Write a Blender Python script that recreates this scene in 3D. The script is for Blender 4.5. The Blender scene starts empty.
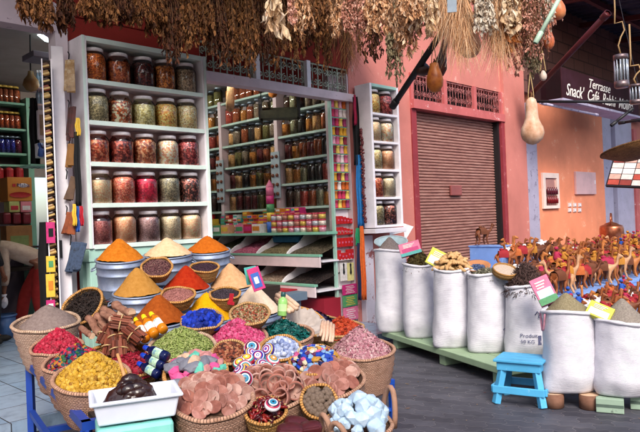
import bpy, math, random
from mathutils import Vector, Matrix, Euler, noise
R = random.Random(7)
SC = bpy.context.scene
COL = SC.collection
PI = math.pi
rad = math.radians
# ------------------------------------------------------------------ camera model
F = 640.0; CAMZ = 1.45; ROLL = rad(2.3); PITCH = rad(0.18)
RM = Matrix.Rotation(PITCH, 3, 'X')
ROT = RM @ Matrix.Rotation(ROLL, 3, 'Y')
RIGHT = ROT @ Vector((1, 0, 0)); UP = ROT @ Vector((0, 0, 1)); FWD = ROT @ Vector((0, 1, 0))
CAM = Vector((0, 0, CAMZ))
def ray(px, py):
    d = RIGHT * ((px - 320) / F) + UP * ((216 - py) / F) + FWD
    return d / d.y
def P(px, py, Y): return CAM + ray(px, py) * Y
s2 = math.sqrt(.5)
U = Vector((s2, s2, 0)); N = Vector((s2, -s2, 0)); B0 = Vector((-3.94, 3.94, 0))
MF = Matrix(((s2, -s2, 0, B0.x), (s2, s2, 0, B0.y), (0, 0, 1, 0), (0, 0, 0, 1)))   # x along the facade, y into the shop
def FW(a, d, z): return B0 + U * a + N * d + Vector((0, 0, z))
def PD(px, py, d):
    r = ray(px, py); c = CAM - B0
    return CAM + r * ((d - c.dot(N)) / r.dot(N))
def PZ(px, py, z):
    r = ray(px, py); return CAM + r * ((z - CAMZ) / r.z)
def AZ(px, py, d):
    p = PD(px, py, d); return (p - B0).dot(U), p.z
def AW(p): return (p - B0).dot(U), (p - B0).dot(N)
T = lambda x=0, y=0, z=0: Matrix.Translation((x, y, z))
def RX(a): return Matrix.Rotation(a, 4, 'X')
def RY(a): return Matrix.Rotation(a, 4, 'Y')
def RZ(a): return Matrix.Rotation(a, 4, 'Z')
def SCL(x, y=None, z=None): return Matrix.Diagonal((x, x if y is None else y, x if z is None else z, 1))
def CM(p, tilt=0, lean=0, yaw=0):
    """matrix at p, facing the street corner the viewer stands at, tilted forward"""
    return Matrix.Translation(p) @ RZ(-math.atan2(p.x, p.y) + yaw) @ RX(tilt) @ RY(lean)
def FM(a, d, z): return MF @ T(a, -d, z)
# ------------------------------------------------------------------ mesh builder
class MB:
    def __init__(s): s.v = []; s.f = []; s.m = []; s.s = []; s.u = []
    def add(s, vs, fs, m=0, sm=False, M=None, uv=None):
        b = len(s.v)
        s.v += [tuple(M @ Vector(p)) for p in vs] if M is not None else [tuple(p) for p in vs]
        for i, f in enumerate(fs):
            s.f.append([b + k for k in f]); s.m.append(m); s.s.append(sm)
            s.u.append(uv[i] if uv else None)
        return s
    def box(s, x0, x1, y0, y1, z0, z1, m=0, M=None):
        vs = [(x0, y0, z0), (x1, y0, z0), (x1, y1, z0), (x0, y1, z0), (x0, y0, z1), (x1, y0, z1), (x1, y1, z1), (x0, y1, z1)]
        return s.add(vs, [(3, 2, 1, 0), (4, 5, 6, 7), (0, 1, 5, 4), (1, 2, 6, 5), (2, 3, 7, 6), (3, 0, 4, 7)], m, False, M)
    def cbox(s, c, sz, m=0, M=None):
        return s.box(c[0] - sz[0] / 2, c[0] + sz[0] / 2, c[1] - sz[1] / 2, c[1] + sz[1] / 2, c[2] - sz[2] / 2, c[2] + sz[2] / 2, m, M)
    def lathe(s, prof, n=24, m=0, sm=True, M=None, jit=None, arc=1.0):
        vs = []; fs = []; uv = []
        k = len(prof)
        L = [0]
        for i in range(1, k): L.append(L[-1] + math.hypot(prof[i][0] - prof[i - 1][0], prof[i][1] - prof[i - 1][1]))
        for i, (r, z) in enumerate(prof):
            for j in range(n):
                t = 2 * PI * arc * j / n
                rr = r
                if jit: rr, zz = jit(r, z, t)
                else: zz = z
                vs.append((rr * math.cos(t), rr * math.sin(t), zz))
        RR = max(p[0] for p in prof) * 2 * PI
        for i in range(k - 1):
            for j in range(n):
                a = i * n + j; b = i * n + (j + 1) % n
                fs.append((a, b, b + n, a + n))
                u0 = j / n * RR; u1 = (j + 1) / n * RR
                uv.append([(u0, L[i]), (u1, L[i]), (u1, L[i + 1]), (u0, L[i + 1])])
        return s.add(vs, fs, m, sm, M, uv)
    def disc(s, r, z, n=24, m=0, M=None, down=False):
        f = list(range(n))
        if down: f.reverse()
        return s.add([(r * math.cos(2 * PI * j / n), r * math.sin(2 * PI * j / n), z) for j in range(n)], [f], m, False, M)
    def tube(s, pts, rr, n=8, m=0, sm=True, M=None, caps=True):
        pts = [Vector(p) for p in pts]; k = len(pts)
        if not hasattr(rr, '__len__'): rr = [rr] * k
        vs = []; fs = []
        ref = None
        for i, p in enumerate(pts):
            t = (pts[min(i + 1, k - 1)] - pts[max(i - 1, 0)])
            if t.length < 1e-9: t = Vector((0, 0, 1))
            t.normalize()
            if ref is None: ref = Vector((0, 0, 1)) if abs(t.z) < .9 else Vector((1, 0, 0))
            x = ref.cross(t)
            if x.length < 1e-6: x = Vector((1, 0, 0)).cross(t)
            x.normalize(); y = t.cross(x); ref = y.cross(t) if False else ref
            for j in range(n):
                a = 2 * PI * j / n
                vs.append(p + (x * math.cos(a) + y * math.sin(a)) * rr[i])
        for i in range(k - 1):
            for j in range(n):
                a = i * n + j; b = i * n + (j + 1) % n
                fs.append((a, b, b + n, a + n))
        if caps:
            fs.append(list(reversed(range(n)))); fs.append(list(range((k - 1) * n, k * n)))
        return s.add(vs, fs, m, sm, M)
    def bar(s, a, b, w, h, m=0, M=None):
        """square bar from a to b"""
        a = Vector(a); b = Vector(b); d = b - a; L = d.length
        q = d.to_track_quat('X', 'Z').to_matrix().to_4x4()
        MM = Matrix.Translation(a) @ q
        if M is not None: MM = M @ MM
        return s.box(0, L, -w / 2, w / 2, -h / 2, h / 2, m, MM)
    def ball(s, r=1, m=0, M=None, sub=1, jit=0, sm=True, rnd=None):
        vs, fs = ICO[sub]
        q = rnd or R
        if jit: vs = [tuple(c * (1 + q.uniform(-jit, jit)) for c in v) for v in vs]
        return s.add([(v[0] * r, v[1] * r, v[2] * r) for v in vs], fs, m, sm, M)
    def quad(s, a, b, c, d, m=0, M=None): return s.add([a, b, c, d], [(0, 1, 2, 3)], m, False, M)
    def build(s, name, mats, parent=None, M=None, bevel=0):
        me = bpy.data.meshes.new(name)
        me.from_pydata(s.v, [], s.f)
        if not isinstance(mats, (list, tuple)): mats = [mats]
        for q in mats: me.materials.append(q)
        me.polygons.foreach_set('material_index', s.m)
        me.polygons.foreach_set('use_smooth', s.s)
        if any(u is not None for u in s.u):
            lay = me.uv_layers.new(name='UVMap'); flat = []
            for f, u in zip(s.f, s.u):
                flat += [c for p in (u or [(0, 0)] * len(f)) for c in p]
            lay.data.foreach_set('uv', flat)
        me.update()
        o = bpy.data.objects.new(name, me); COL.objects.link(o)
        if parent is not None: o.parent = parent
        if M is not None: o.matrix_local = M
        if bevel:
            b = o.modifiers.new('bevel', 'BEVEL'); b.width = bevel; b.segments = 2; b.limit_method = 'ANGLE'; b.angle_limit = rad(40)
        return o
def _ico():
    t = (1 + 5 ** .5) / 2
    v = [(-1, t, 0), (1, t, 0), (-1, -t, 0), (1, -t, 0), (0, -1, t), (0, 1, t), (0, -1, -t), (0, 1, -t), (t, 0, -1), (t, 0, 1), (-t, 0, -1), (-t, 0, 1)]
    v = [tuple(Vector(p).normalized()) for p in v]
    f = [(0, 11, 5), (0, 5, 1), (0, 1, 7), (0, 7, 10), (0, 10, 11), (1, 5, 9), (5, 11, 4), (11, 10, 2), (10, 7, 6), (7, 1, 8),
         (3, 9, 4), (3, 4, 2), (3, 2, 6), (3, 6, 8), (3, 8, 9), (4, 9, 5), (2, 4, 11), (6, 2, 10), (8, 6, 7), (9, 8, 1)]
    out = {0: ([(1, 0, 0), (-1, 0, 0), (0, 1, 0), (0, -1, 0), (0, 0, 1), (0, 0, -1)],
               [(0, 2, 4), (2, 1, 4), (1, 3, 4), (3, 0, 4), (2, 0, 5), (1, 2, 5), (3, 1, 5), (0, 3, 5)]), 1: (v, f)}
    for lv in (2, 3):
        v = list(v); nf = []; mid = {}
        def mp(a, b):
            k = (min(a, b), max(a, b))
            if k not in mid:
                v.append(tuple(((Vector(v[a]) + Vector(v[b])) / 2).normalized())); mid[k] = len(v) - 1
            return mid[k]
        for a, b, c in f:
            x, y, z = mp(a, b), mp(b, c), mp(c, a)
            nf += [(a, x, z), (b, y, x), (c, z, y), (x, y, z)]
        f = nf; out[lv] = (v, f)
    return out
ICO = _ico()
# ------------------------------------------------------------------ objects
def tag(o, label=None, cat=None, group=None, kind=None):
    if label: o['label'] = label
    if cat: o['category'] = cat
    if group: o['group'] = group
    if kind: o['kind'] = kind
    return o
def thing(name, label, cat, M=None, group=None):
    o = bpy.data.objects.new(name, None); COL.objects.link(o); o.empty_display_size = .1
    if M is not None: o.matrix_world = M
    return tag(o, label, cat, group)
KIDS = {}
def copy_tree(o, M=None, label=None, group=None, parent=None):
    c = o.copy(); COL.objects.link(c)
    if parent is not None: c.parent = parent
    if M is not None: c.matrix_world = M
    if label: c['label'] = label
    if group: c['group'] = group
    for ch in list(o.children): copy_tree(ch, parent=c)
    return c
ORD = ['first', 'second', 'third', 'fourth', 'fifth', 'sixth', 'seventh', 'eighth', 'ninth', 'tenth', 'eleventh', 'twelfth', 'thirteenth', 'fourteenth', 'fifteenth', 'sixteenth', 'seventeenth', 'eighteenth', 'nineteenth', 'twentieth']
def bake(o):
    dg = bpy.context.evaluated_depsgraph_get()
    me = bpy.data.meshes.new_from_object(o.evaluated_get(dg))
    o.modifiers.clear(); o.data = me
    return o
def skin(name, verts, edges, radii, mat, parent=None, M=None, root=0, sub=2):
    me = bpy.data.meshes.new(name); me.from_pydata(verts, edges, [])
    me.materials.append(mat)
    o = bpy.data.objects.new(name, me); COL.objects.link(o)
    o.modifiers.new('skin', 'SKIN').use_smooth_shade = True
    for i, r in enumerate(radii):
        d = me.skin_vertices[0].data[i]
        d.radius = r if isinstance(r, tuple) else (r, r); d.use_root = (i == root)
    sb = o.modifiers.new('sub', 'SUBSURF'); sb.levels = sb.render_levels = sub
    bake(o)
    for p in o.data.polygons: p.use_smooth = True
    if not o.data.materials: o.data.materials.append(mat)
    if parent is not None: o.parent = parent
    if M is not None: o.matrix_local = M
    return o
def text(name, body, size, mat, M, parent=None, shear=0, ext=.001, align='CENTER', sp=1.0, off=0):
    cu = bpy.data.curves.new(name, 'FONT'); cu.body = body; cu.size = size; cu.align_x = align; cu.align_y = 'CENTER'
    cu.extrude = ext; cu.shear = shear; cu.space_character = sp; cu.offset = off; cu.resolution_u = 3
    cu.materials.append(mat)
    o = bpy.data.objects.new(name, cu); COL.objects.link(o)
    dg = bpy.context.evaluated_depsgraph_get(); me = bpy.data.meshes.new_from_object(o.evaluated_get(dg)); bpy.data.objects.remove(o)
    o = bpy.data.objects.new(name, me); COL.objects.link(o)
    if not me.materials: me.materials.append(mat)
    if parent is not None: o.parent = parent; o.matrix_local = M
    else: o.matrix_world = M
    return o
# ------------------------------------------------------------------ materials
def lin(h):
    if not isinstance(h, str): return tuple(h)
    o = []
    for i in (0, 2, 4):
        c = int(h[i:i + 2], 16) / 255
        o.append(c / 12.92 if c <= .04045 else ((c + .055) / 1.055) ** 2.4)
    return tuple(o)
def base(name, rough=.7, metal=0, spec=.4):
    m = bpy.data.materials.new(name); m.use_nodes = True
    nt = m.node_tree; b = nt.nodes['Principled BSDF']
    b.inputs['Roughness'].default_value = rough; b.inputs['Metallic'].default_value = metal
    b.inputs['Specular IOR Level'].default_value = spec
    return m, nt, b
def node(nt, t, **kw):
    n = nt.nodes.new(t)
    for k, v in kw.items():
        if k in n.inputs: n.inputs[k].default_value = v
        else: setattr(n, k, v)
    return n
def ramp(nt, src, cols, const=False, lo=.3, hi=.7):
    r = nt.nodes.new('ShaderNodeValToRGB'); e = r.color_ramp.elements
    k = len(cols)
    if const: r.color_ramp.interpolation = 'CONSTANT'; pos = [i / k for i in range(k)]
    else: pos = [lo + (hi - lo) * i / max(1, k - 1) for i in range(k)]
    while len(e) < k: e.new(.5)
    for i in range(k):
        e[i].position = pos[i]; e[i].color = (*lin(cols[i]), 1)
    nt.links.new(src, r.inputs[0])
    return r.outputs[0]
def bumpn(nt, b, h, strength=.3, dist=.01, prev=None):
    n = nt.nodes.new('ShaderNodeBump'); n.inputs['Strength'].default_value = strength; n.inputs['Distance'].default_value = dist
    nt.links.new(h, n.inputs['Height'])
    if prev: nt.links.new(prev, n.inputs['Normal'])
    nt.links.new(n.outputs[0], b.inputs['Normal'])
    return n.outputs[0]
def sh(h, k): return tuple(min(1, c * k) for c in lin(h))
def mnoise(name, cols, scale=12, rough=.7, bump=0, bscale=60, metal=0, spec=.4, dist=.004, detail=5, stretch=None, lo=.3, hi=.7, objr=0):
    m, nt, b = base(name, rough, metal, spec)
    tc = node(nt, 'ShaderNodeTexCoord'); src = tc.outputs['Object']
    if stretch:
        mp = node(nt, 'ShaderNodeMapping'); mp.inputs['Scale'].default_value = stretch
        nt.links.new(src, mp.inputs[0]); src = mp.outputs[0]
    n = node(nt, 'ShaderNodeTexNoise', Scale=scale, Detail=detail, Roughness=.65)
    nt.links.new(src, n.inputs['Vector'])
    if isinstance(cols, str) or not isinstance(cols[0], (str, tuple)): cols = [sh(cols, .78), sh(cols, 1.0), sh(cols, 1.18)]
    c = ramp(nt, n.outputs[0], cols, lo=lo, hi=hi)
    if objr:
        oi = node(nt, 'ShaderNodeObjectInfo'); hs = node(nt, 'ShaderNodeHueSaturation')
        mr = node(nt, 'ShaderNodeMapRange'); mr.inputs[3].default_value = 1 - objr; mr.inputs[4].default_value = 1 + objr
        nt.links.new(oi.outputs['Random'], mr.inputs[0]); nt.links.new(mr.outputs[0], hs.inputs['Value'])
        nt.links.new(c, hs.inputs['Color']); c = hs.outputs[0]
    nt.links.new(c, b.inputs['Base Color'])
    if bump:
        n2 = node(nt, 'ShaderNodeTexNoise', Scale=bscale, Detail=4); nt.links.new(src, n2.inputs['Vector'])
        bumpn(nt, b, n2.outputs[0], bump, dist)
    return m
def mcell(name, cols, scale=80, rough=.7, bump=.6, dist=.004, spec=.3, const=True):
    """a mass of small pieces: one colour and one dome of relief per cell"""
    m, nt, b = base(name, rough, 0, spec)
    tc = node(nt, 'ShaderNodeTexCoord')
    v = node(nt, 'ShaderNodeTexVoronoi', Scale=scale); nt.links.new(tc.outputs['Object'], v.inputs['Vector'])
    sp = node(nt, 'ShaderNodeSeparateColor'); nt.links.new(v.outputs['Color'], sp.inputs[0])
    nt.links.new(ramp(nt, sp.outputs[0], cols, const), b.inputs['Base Color'])
    inv = node(nt, 'ShaderNodeMath', operation='SUBTRACT'); inv.inputs[0].default_value = 1; nt.links.new(v.outputs['Distance'], inv.inputs[1])
    bumpn(nt, b, inv.outputs[0], bump, dist)
    return m
def misland(name, cols, rough=.6, const=False, spec=.3, bump=0, bscale=200, transl=0):
    m, nt, b = base(name, rough, 0, spec)
    g = node(nt, 'ShaderNodeNewGeometry')
    c = ramp(nt, g.outputs['Random Per Island'], cols, const, 0, 1)
    tc = node(nt, 'ShaderNodeTexCoord')
    n = node(nt, 'ShaderNodeTexNoise', Scale=bscale, Detail=3); nt.links.new(tc.outputs['Object'], n.inputs['Vector'])
    mx = node(nt, 'ShaderNodeMix', data_type='RGBA', blend_type='MULTIPLY'); mx.inputs[0].default_value = .45
    nt.links.new(c, mx.inputs[6]); nt.links.new(ramp(nt, n.outputs[0], [(.45,) * 3, (1, 1, 1)]), mx.inputs[7])
    nt.links.new(mx.outputs[2], b.inputs['Base Color'])
    if bump: bumpn(nt, b, n.outputs[0], bump, .003)
    if transl:
        tr = node(nt, 'ShaderNodeBsdfTranslucent'); ms = node(nt, 'ShaderNodeMixShader'); ms.inputs[0].default_value = transl
        nt.links.new(mx.outputs[2], tr.inputs[0]); out = nt.nodes['Material Output']
        nt.links.new(b.outputs[0], ms.inputs[1]); nt.links.new(tr.outputs[0], ms.inputs[2]); nt.links.new(ms.outputs[0], out.inputs[0])
    return m
def mbasket(name, cols, w=.03, h=.016, bump=.9):
    """coiled palm-leaf weave laid along the wall of the basket"""
    m, nt, b = base(name, .75, 0, .25)
    tc = node(nt, 'ShaderNodeTexCoord')
    br = node(nt, 'ShaderNodeTexBrick'); br.offset = .5
    br.inputs['Scale'].default_value = 1; br.inputs['Mortar Size'].default_value = .0022; br.inputs['Mortar Smooth'].default_value = 1
    br.inputs['Brick Width'].default_value = w; br.inputs['Row Height'].default_value = h; br.inputs['Bias'].default_value = 0
    nz = node(nt, 'ShaderNodeTexNoise', Scale=22, Detail=2); nt.links.new(tc.outputs['UV'], nz.inputs['Vector'])
    ad = node(nt, 'ShaderNodeMix', data_type='RGBA', blend_type='ADD'); ad.inputs[0].default_value = .012
    nt.links.new(tc.outputs['UV'], ad.inputs[6]); nt.links.new(nz.outputs['Color'], ad.inputs[7])
    nt.links.new(ad.outputs[2], br.inputs['Vector'])
    br.inputs['Color1'].default_value = (*lin(cols[0]), 1); br.inputs['Color2'].default_value = (*lin(cols[1]), 1); br.inputs['Mortar'].default_value = (*lin(cols[2]), 1)
    n2 = node(nt, 'ShaderNodeTexNoise', Scale=9, Detail=6, Roughness=.7); nt.links.new(tc.outputs['Object'], n2.inputs['Vector'])
    mx = node(nt, 'ShaderNodeMix', data_type='RGBA', blend_type='MULTIPLY'); mx.inputs[0].default_value = .8
    nt.links.new(br.outputs['Color'], mx.inputs[6]); nt.links.new(ramp(nt, n2.outputs[0], [(.6, .55, .5), (1, 1, 1), (1.0, .93, .88)]), mx.inputs[7])
    nt.links.new(mx.outputs[2], b.inputs['Base Color'])
    inv = node(nt, 'ShaderNodeMath', operation='SUBTRACT'); inv.inputs[0].default_value = 1; nt.links.new(br.outputs['Fac'], inv.inputs[1])
    p = bumpn(nt, b, inv.outputs[0], bump, .006)
    n3 = node(nt, 'ShaderNodeTexNoise', Scale=160, Detail=2); nt.links.new(tc.outputs['Object'], n3.inputs['Vector'])
    bumpn(nt, b, n3.outputs[0], .35, .003, p)
    return m
def mglass(name, tint=(.96, .98, .97), rough=.04):
    m = bpy.data.materials.new(name); m.use_nodes = True; nt = m.node_tree
    nt.nodes.remove(nt.nodes['Principled BSDF'])
    tr = node(nt, 'ShaderNodeBsdfTransparent'); tr.inputs[0].default_value = (*tint, 1)
    gl = node(nt, 'ShaderNodeBsdfGlossy', Roughness=rough); fr = node(nt, 'ShaderNodeFresnel', IOR=1.6)
    ms = node(nt, 'ShaderNodeMixShader'); nt.links.new(fr.outputs[0], ms.inputs[0])
    nt.links.new(tr.outputs[0], ms.inputs[1]); nt.links.new(gl.outputs[0], ms.inputs[2])
    nt.links.new(ms.outputs[0], nt.nodes['Material Output'].inputs[0])
    return m
def memit(name, col, s):
    m, nt, b = base(name, .5)
    b.inputs['Emission Color'].default_value = (*lin(col), 1); b.inputs['Emission Strength'].default_value = s
    b.inputs['Base Color'].default_value = (*lin(col), 1)
    return m
def mpaint(name, col, rough=.5, wear=None, scale=7, amt=.62, spec=.4, bump=.15):
    """painted wood or plaster with worn spots of another colour"""
    m, nt, b = base(name, rough, 0, spec)
    tc = node(nt, 'ShaderNodeTexCoord')
    n = node(nt, 'ShaderNodeTexNoise', Scale=scale * .5, Detail=6, Roughness=.6); nt.links.new(tc.outputs['Object'], n.inputs['Vector'])
    c = ramp(nt, n.outputs[0], [sh(col, .85), sh(col, 1), sh(col, 1.1)])
    if wear:
        n2 = node(nt, 'ShaderNodeTexNoise', Scale=scale, Detail=9, Roughness=.75); nt.links.new(tc.outputs['Object'], n2.inputs['Vector'])
        f = ramp(nt, n2.outputs[0], [(0, 0, 0), (1, 1, 1)], lo=amt, hi=amt + .04)
        mx = node(nt, 'ShaderNodeMix', data_type='RGBA'); nt.links.new(f, mx.inputs[0]); nt.links.new(c, mx.inputs[6])
        mx.inputs[7].default_value = (*lin(wear), 1); c = mx.outputs[2]
    nt.links.new(c, b.inputs['Base Color'])
    n3 = node(nt, 'ShaderNodeTexNoise', Scale=60, Detail=4); nt.links.new(tc.outputs['Object'], n3.inputs['Vector'])
    bumpn(nt, b, n3.outputs[0], bump, .004)
    return m
# ------------------------------------------------------------------ camera, light
cam = bpy.data.objects.new('camera', bpy.data.cameras.new('camera')); COL.objects.link(cam)
cam.data.sensor_width = 36; cam.data.lens = 36 * F / 640; cam.data.clip_end = 500; cam.data.clip_start = .05
cam.matrix_world = Matrix.Translation(CAM) @ Matrix(((RIGHT.x, UP.x, -FWD.x, 0), (RIGHT.y, UP.y, -FWD.y, 0), (RIGHT.z, UP.z, -FWD.z, 0), (0, 0, 0, 1)))
SC.camera = cam
SUN_EL, SUN_AZ = rad(42), rad(172)      # azimuth clockwise from +Y
w = bpy.data.worlds.new('World'); SC.world = w; w.use_nodes = True
nt = w.node_tree; sky = nt.nodes.new('ShaderNodeTexSky'); sky.sky_type = 'NISHITA'; sky.sun_disc = False
sky.sun_elevation = SUN_EL; sky.sun_rotation = SUN_AZ; sky.air_density = 1.0; sky.dust_density = 2.5; sky.ozone_density = 1
nt.links.new(sky.outputs[0], nt.nodes['Background'].inputs[0]); nt.nodes['Background'].inputs[1].default_value = .118
sl = bpy.data.lights.new('sun', 'SUN'); sl.energy = 1.5; sl.angle = rad(24); sl.color = (1, .95, .88)
so = bpy.data.objects.new('sun', sl); COL.objects.link(so)
sd = Vector((math.sin(SUN_AZ) * math.cos(SUN_EL), math.cos(SUN_AZ) * math.cos(SUN_EL), math.sin(SUN_EL)))
so.rotation_euler = sd.to_track_quat('Z', 'Y').to_euler()
SC.view_settings.view_transform = 'Standard'; SC.view_settings.look = 'None'; SC.view_settings.gamma = 1
SC.view_settings.exposure = 1.22
SC.cycles.max_bounces = 8; SC.cycles.diffuse_bounces = 4; SC.cycles.transparent_max_bounces = 12
SC.cycles.use_denoising = True
# ------------------------------------------------------------------ common materials
M_white = mpaint('white_paint', 'e9e2e6', .5, 'b9a7a0', 9, .66)
M_mint = mpaint('mint_paint', 'a6cbbb', .45, 'd8d8cc', 8, .66)
M_mintd = mpaint('mint_edge', '7fb59c', .45, 'c8cfc2', 8, .68)
M_inside = mpaint('shelf_inside', 'dfc8c8', .6, 'bb9999', 8, .7)
M_salmon = mpaint('salmon_plaster', 'c2786e', .85, 'd4a69a', 3, .60, .15, .6)
M_salmond = mpaint('salmon_trim', 'b8605f', .7, 'e0c4c4', 10, .6, .3, .4)
M_redwall = mpaint('dark_red_plaster', '8a2a22', .85, '5c1a16', 4, .6, .2, .5)
M_orange = mpaint('orange_plaster', 'ea906c', .85, 'f0b090', 3, .58, .2, .35)
M_lilac = mpaint('lilac_paint', 'a9a2b8', .6, '7f788c', 9, .56)
M_darkwood = mpaint('dark_wood', '2a1c16', .8, None, 6)
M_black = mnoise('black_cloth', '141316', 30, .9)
M_iron = mnoise('black_iron', '1c1a1c', 30, .5, .2)
M_redpipe = mpaint('red_oxide_paint', '4e161a', .5, '6a2c2a', 12, .6)
M_grillec = mpaint('grille_pale', 'a6ad9a', .6, '6a6258', 14, .55)
# ------------------------------------------------------------------ ground
def paver_mat():
    m, nt, b = base('pavers', .62, 0, .35)
    tc = node(nt, 'ShaderNodeTexCoord'); mp = node(nt, 'ShaderNodeMapping'); mp.inputs['Rotation'].default_value = (0, 0, rad(28))
    nt.links.new(tc.outputs['Object'], mp.inputs[0])
    sx = node(nt, 'ShaderNodeSeparateXYZ'); nt.links.new(mp.outputs[0], sx.inputs[0])
    def zig(src, k, amp):
        a = node(nt, 'ShaderNodeMath', operation='MULTIPLY'); a.inputs[1].default_value = k; nt.links.new(src, a.inputs[0])
        s_ = node(nt, 'ShaderNodeMath', operation='SINE'); nt.links.new(a.outputs[0], s_.inputs[0])
        q = node(nt, 'ShaderNodeMath', operation='MULTIPLY'); q.inputs[1].default_value = amp; nt.links.new(s_.outputs[0], q.inputs[0])
        return q.outputs[0]
    def add(a, c):
        q = node(nt, 'ShaderNodeMath', operation='ADD'); nt.links.new(a, q.inputs[0]); nt.links.new(c, q.inputs[1]); return q.outputs[0]
    X = add(sx.outputs[0], zig(sx.outputs[1], 62, .013)); Y = add(sx.outputs[1], zig(sx.outputs[0], 57, .011))
    cb = node(nt, 'ShaderNodeCombineXYZ'); nt.links.new(X, cb.inputs[0]); nt.links.new(Y, cb.inputs[1])
    br = node(nt, 'ShaderNodeTexBrick'); br.inputs['Scale'].default_value = 1; br.inputs['Brick Width'].default_value = .22; br.inputs['Row Height'].default_value = .11
    br.inputs['Mortar Size'].default_value = .004; br.inputs['Mortar Smooth'].default_value = .6
    br.inputs['Color1'].default_value = (*lin('56555c'), 1); br.inputs['Color2'].default_value = (*lin('434249'), 1); br.inputs['Mortar'].default_value = (*lin('767173'), 1)
    nt.links.new(cb.outputs[0], br.inputs['Vector'])
    n = node(nt, 'ShaderNodeTexNoise', Scale=1.7, Detail=8, Roughness=.7); nt.links.new(tc.outputs['Object'], n.inputs['Vector'])
    mx = node(nt, 'ShaderNodeMix', data_type='RGBA', blend_type='MULTIPLY'); mx.inputs[0].default_value = 1
    nt.links.new(br.outputs['Color'], mx.inputs[6]); nt.links.new(ramp(nt, n.outputs[0], [(.42, .42, .46), (.8, .8, .85), (1.2, 1.17, 1.17)]), mx.inputs[7])
    nt.links.new(mx.outputs[2], b.inputs['Base Color'])
    inv = node(nt, 'ShaderNodeMath', operation='SUBTRACT'); inv.inputs[0].default_value = 1; nt.links.new(br.outputs['Fac'], inv.inputs[1])
    p = bumpn(nt, b, inv.outputs[0], .8, .008)
    n3 = node(nt, 'ShaderNodeTexNoise', Scale=90, Detail=4); nt.links.new(tc.outputs['Object'], n3.inputs['Vector'])
    bumpn(nt, b, n3.outputs[0], .3, .004, p)
    return m
g = MB(); g.quad((-60, -60, 0), (60, -60, 0), (60, 60, 0), (-60, 60, 0))
tag(g.build('ground', paver_mat()), kind='structure')
def tile_mat():
    m, nt, b = base('floor_tiles', .22, 0, .5)
    tc = node(nt, 'ShaderNodeTexCoord')
    br = node(nt, 'ShaderNodeTexBrick'); br.offset = 0; br.inputs['Scale'].default_value = 1; br.inputs['Brick Width'].default_value = .4; br.inputs['Row Height'].default_value = .4
    br.inputs['Mortar Size'].default_value = .005; br.inputs['Color1'].default_value = (*lin('8fa8c4'), 1); br.inputs['Color2'].default_value = (*lin('a4b6cc'), 1); br.inputs['Mortar'].default_value = (*lin('4a5058'), 1)
    nt.links.new(tc.outputs['Object'], br.inputs['Vector'])
    n = node(nt, 'ShaderNodeTexNoise', Scale=5, Detail=8, Roughness=.7); nt.links.new(tc.outputs['Object'], n.inputs['Vector'])
    mx = node(nt, 'ShaderNodeMix', data_type='RGBA', blend_type='MULTIPLY'); mx.inputs[0].default_value = 1
    nt.links.new(br.outputs['Color'], mx.inputs[6]); nt.links.new(ramp(nt, n.outputs[0], [(.55, .55, .55), (.9, .88, .86), (1, 1, 1)]), mx.inputs[7])
    nt.links.new(mx.outputs[2], b.inputs['Base Color'])
    return m
g = MB(); g.box(-3, 6.15, -.84, 4.6, 0.004, .1)
tag(g.build('shop_floor', tile_mat(), M=MF), kind='structure')
# ------------------------------------------------------------------ spice shop building (facade coordinates: x along, y into the shop, z up)
bld = thing('shop_building', 'salmon and dark red plastered shop front with open bay and closed shutter', 'building', MF)
def part(name, mat, boxes, parent=None, bevel=0):
    for b_ in boxes:
        q = MB(); q.box(*b_); o_ = q.build(name, mat, parent or bld, bevel=bevel)
    return o_
OPL, OPR = 3.9, 6.19
part('wall', M_redwall, [(-5, .9, 0, .3, 0, 5.9), (2.47, OPL, 0.02, .3, 0, 3.35), (.9, 2.47, 0.02, .3, 3.42, 5.9), (2.47, OPL, 0, .3, 3.35, 5.9), (OPL, OPR, 0, .3, 3.37, 5.9)])
part('wall', M_salmon, [(OPR, 7.5, 0, .3, 0, 5.9), (7.5, 10.12, 0, .3, 3.5, 5.9)])
part('column', M_salmon, [(10.12, 10.86, -.06, .3, 0, 5.9)])
part('doorpost', mpaint('whitewashed_post', 'd9c9cc', .7, 'a88f92', 6, .62), [(2.36, 2.47, -.03, .12, .1, 3.42)])
part('lintel', mpaint('white_lintel', 'd8c4c8', .6, 'a5848a', 9, .63), [(OPL - .04, OPR + .06, -.04, .1, 2.94, 3.04)])
part('lintel', mpaint('grey_lintel', 'c4aeb2', .6, '8a7478', 7, .6), [(-.5, 2.36, -.05, .12, 3.17, 3.42)])
part('inner_wall', mpaint('shop_inside', 'b8a8a0', .8), [(-1.2, -1.1, .3, 4.6, 0, 3.56), (6.6, 6.7, .3, 4.6, 0, 3.56),
     (-1.1, 3.82, 4.5, 4.6, 0, 3.56), (4.14, 6.6, 4.5, 4.6, 0, 3.56), (3.82, 4.14, 4.5, 4.6, 0, 1.15), (3.82, 4.14, 4.5, 4.6, 2.26, 3.56)])
part('roof', M_darkwood, [(-5, 10.86, -.02, 4.7, 5.9, 6.1)])
part('ceiling', mpaint('shop_ceiling', '8a7f7c', .9), [(-1.1, 6.6, .31, 4.5, 3.56, 3.62)])
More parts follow.
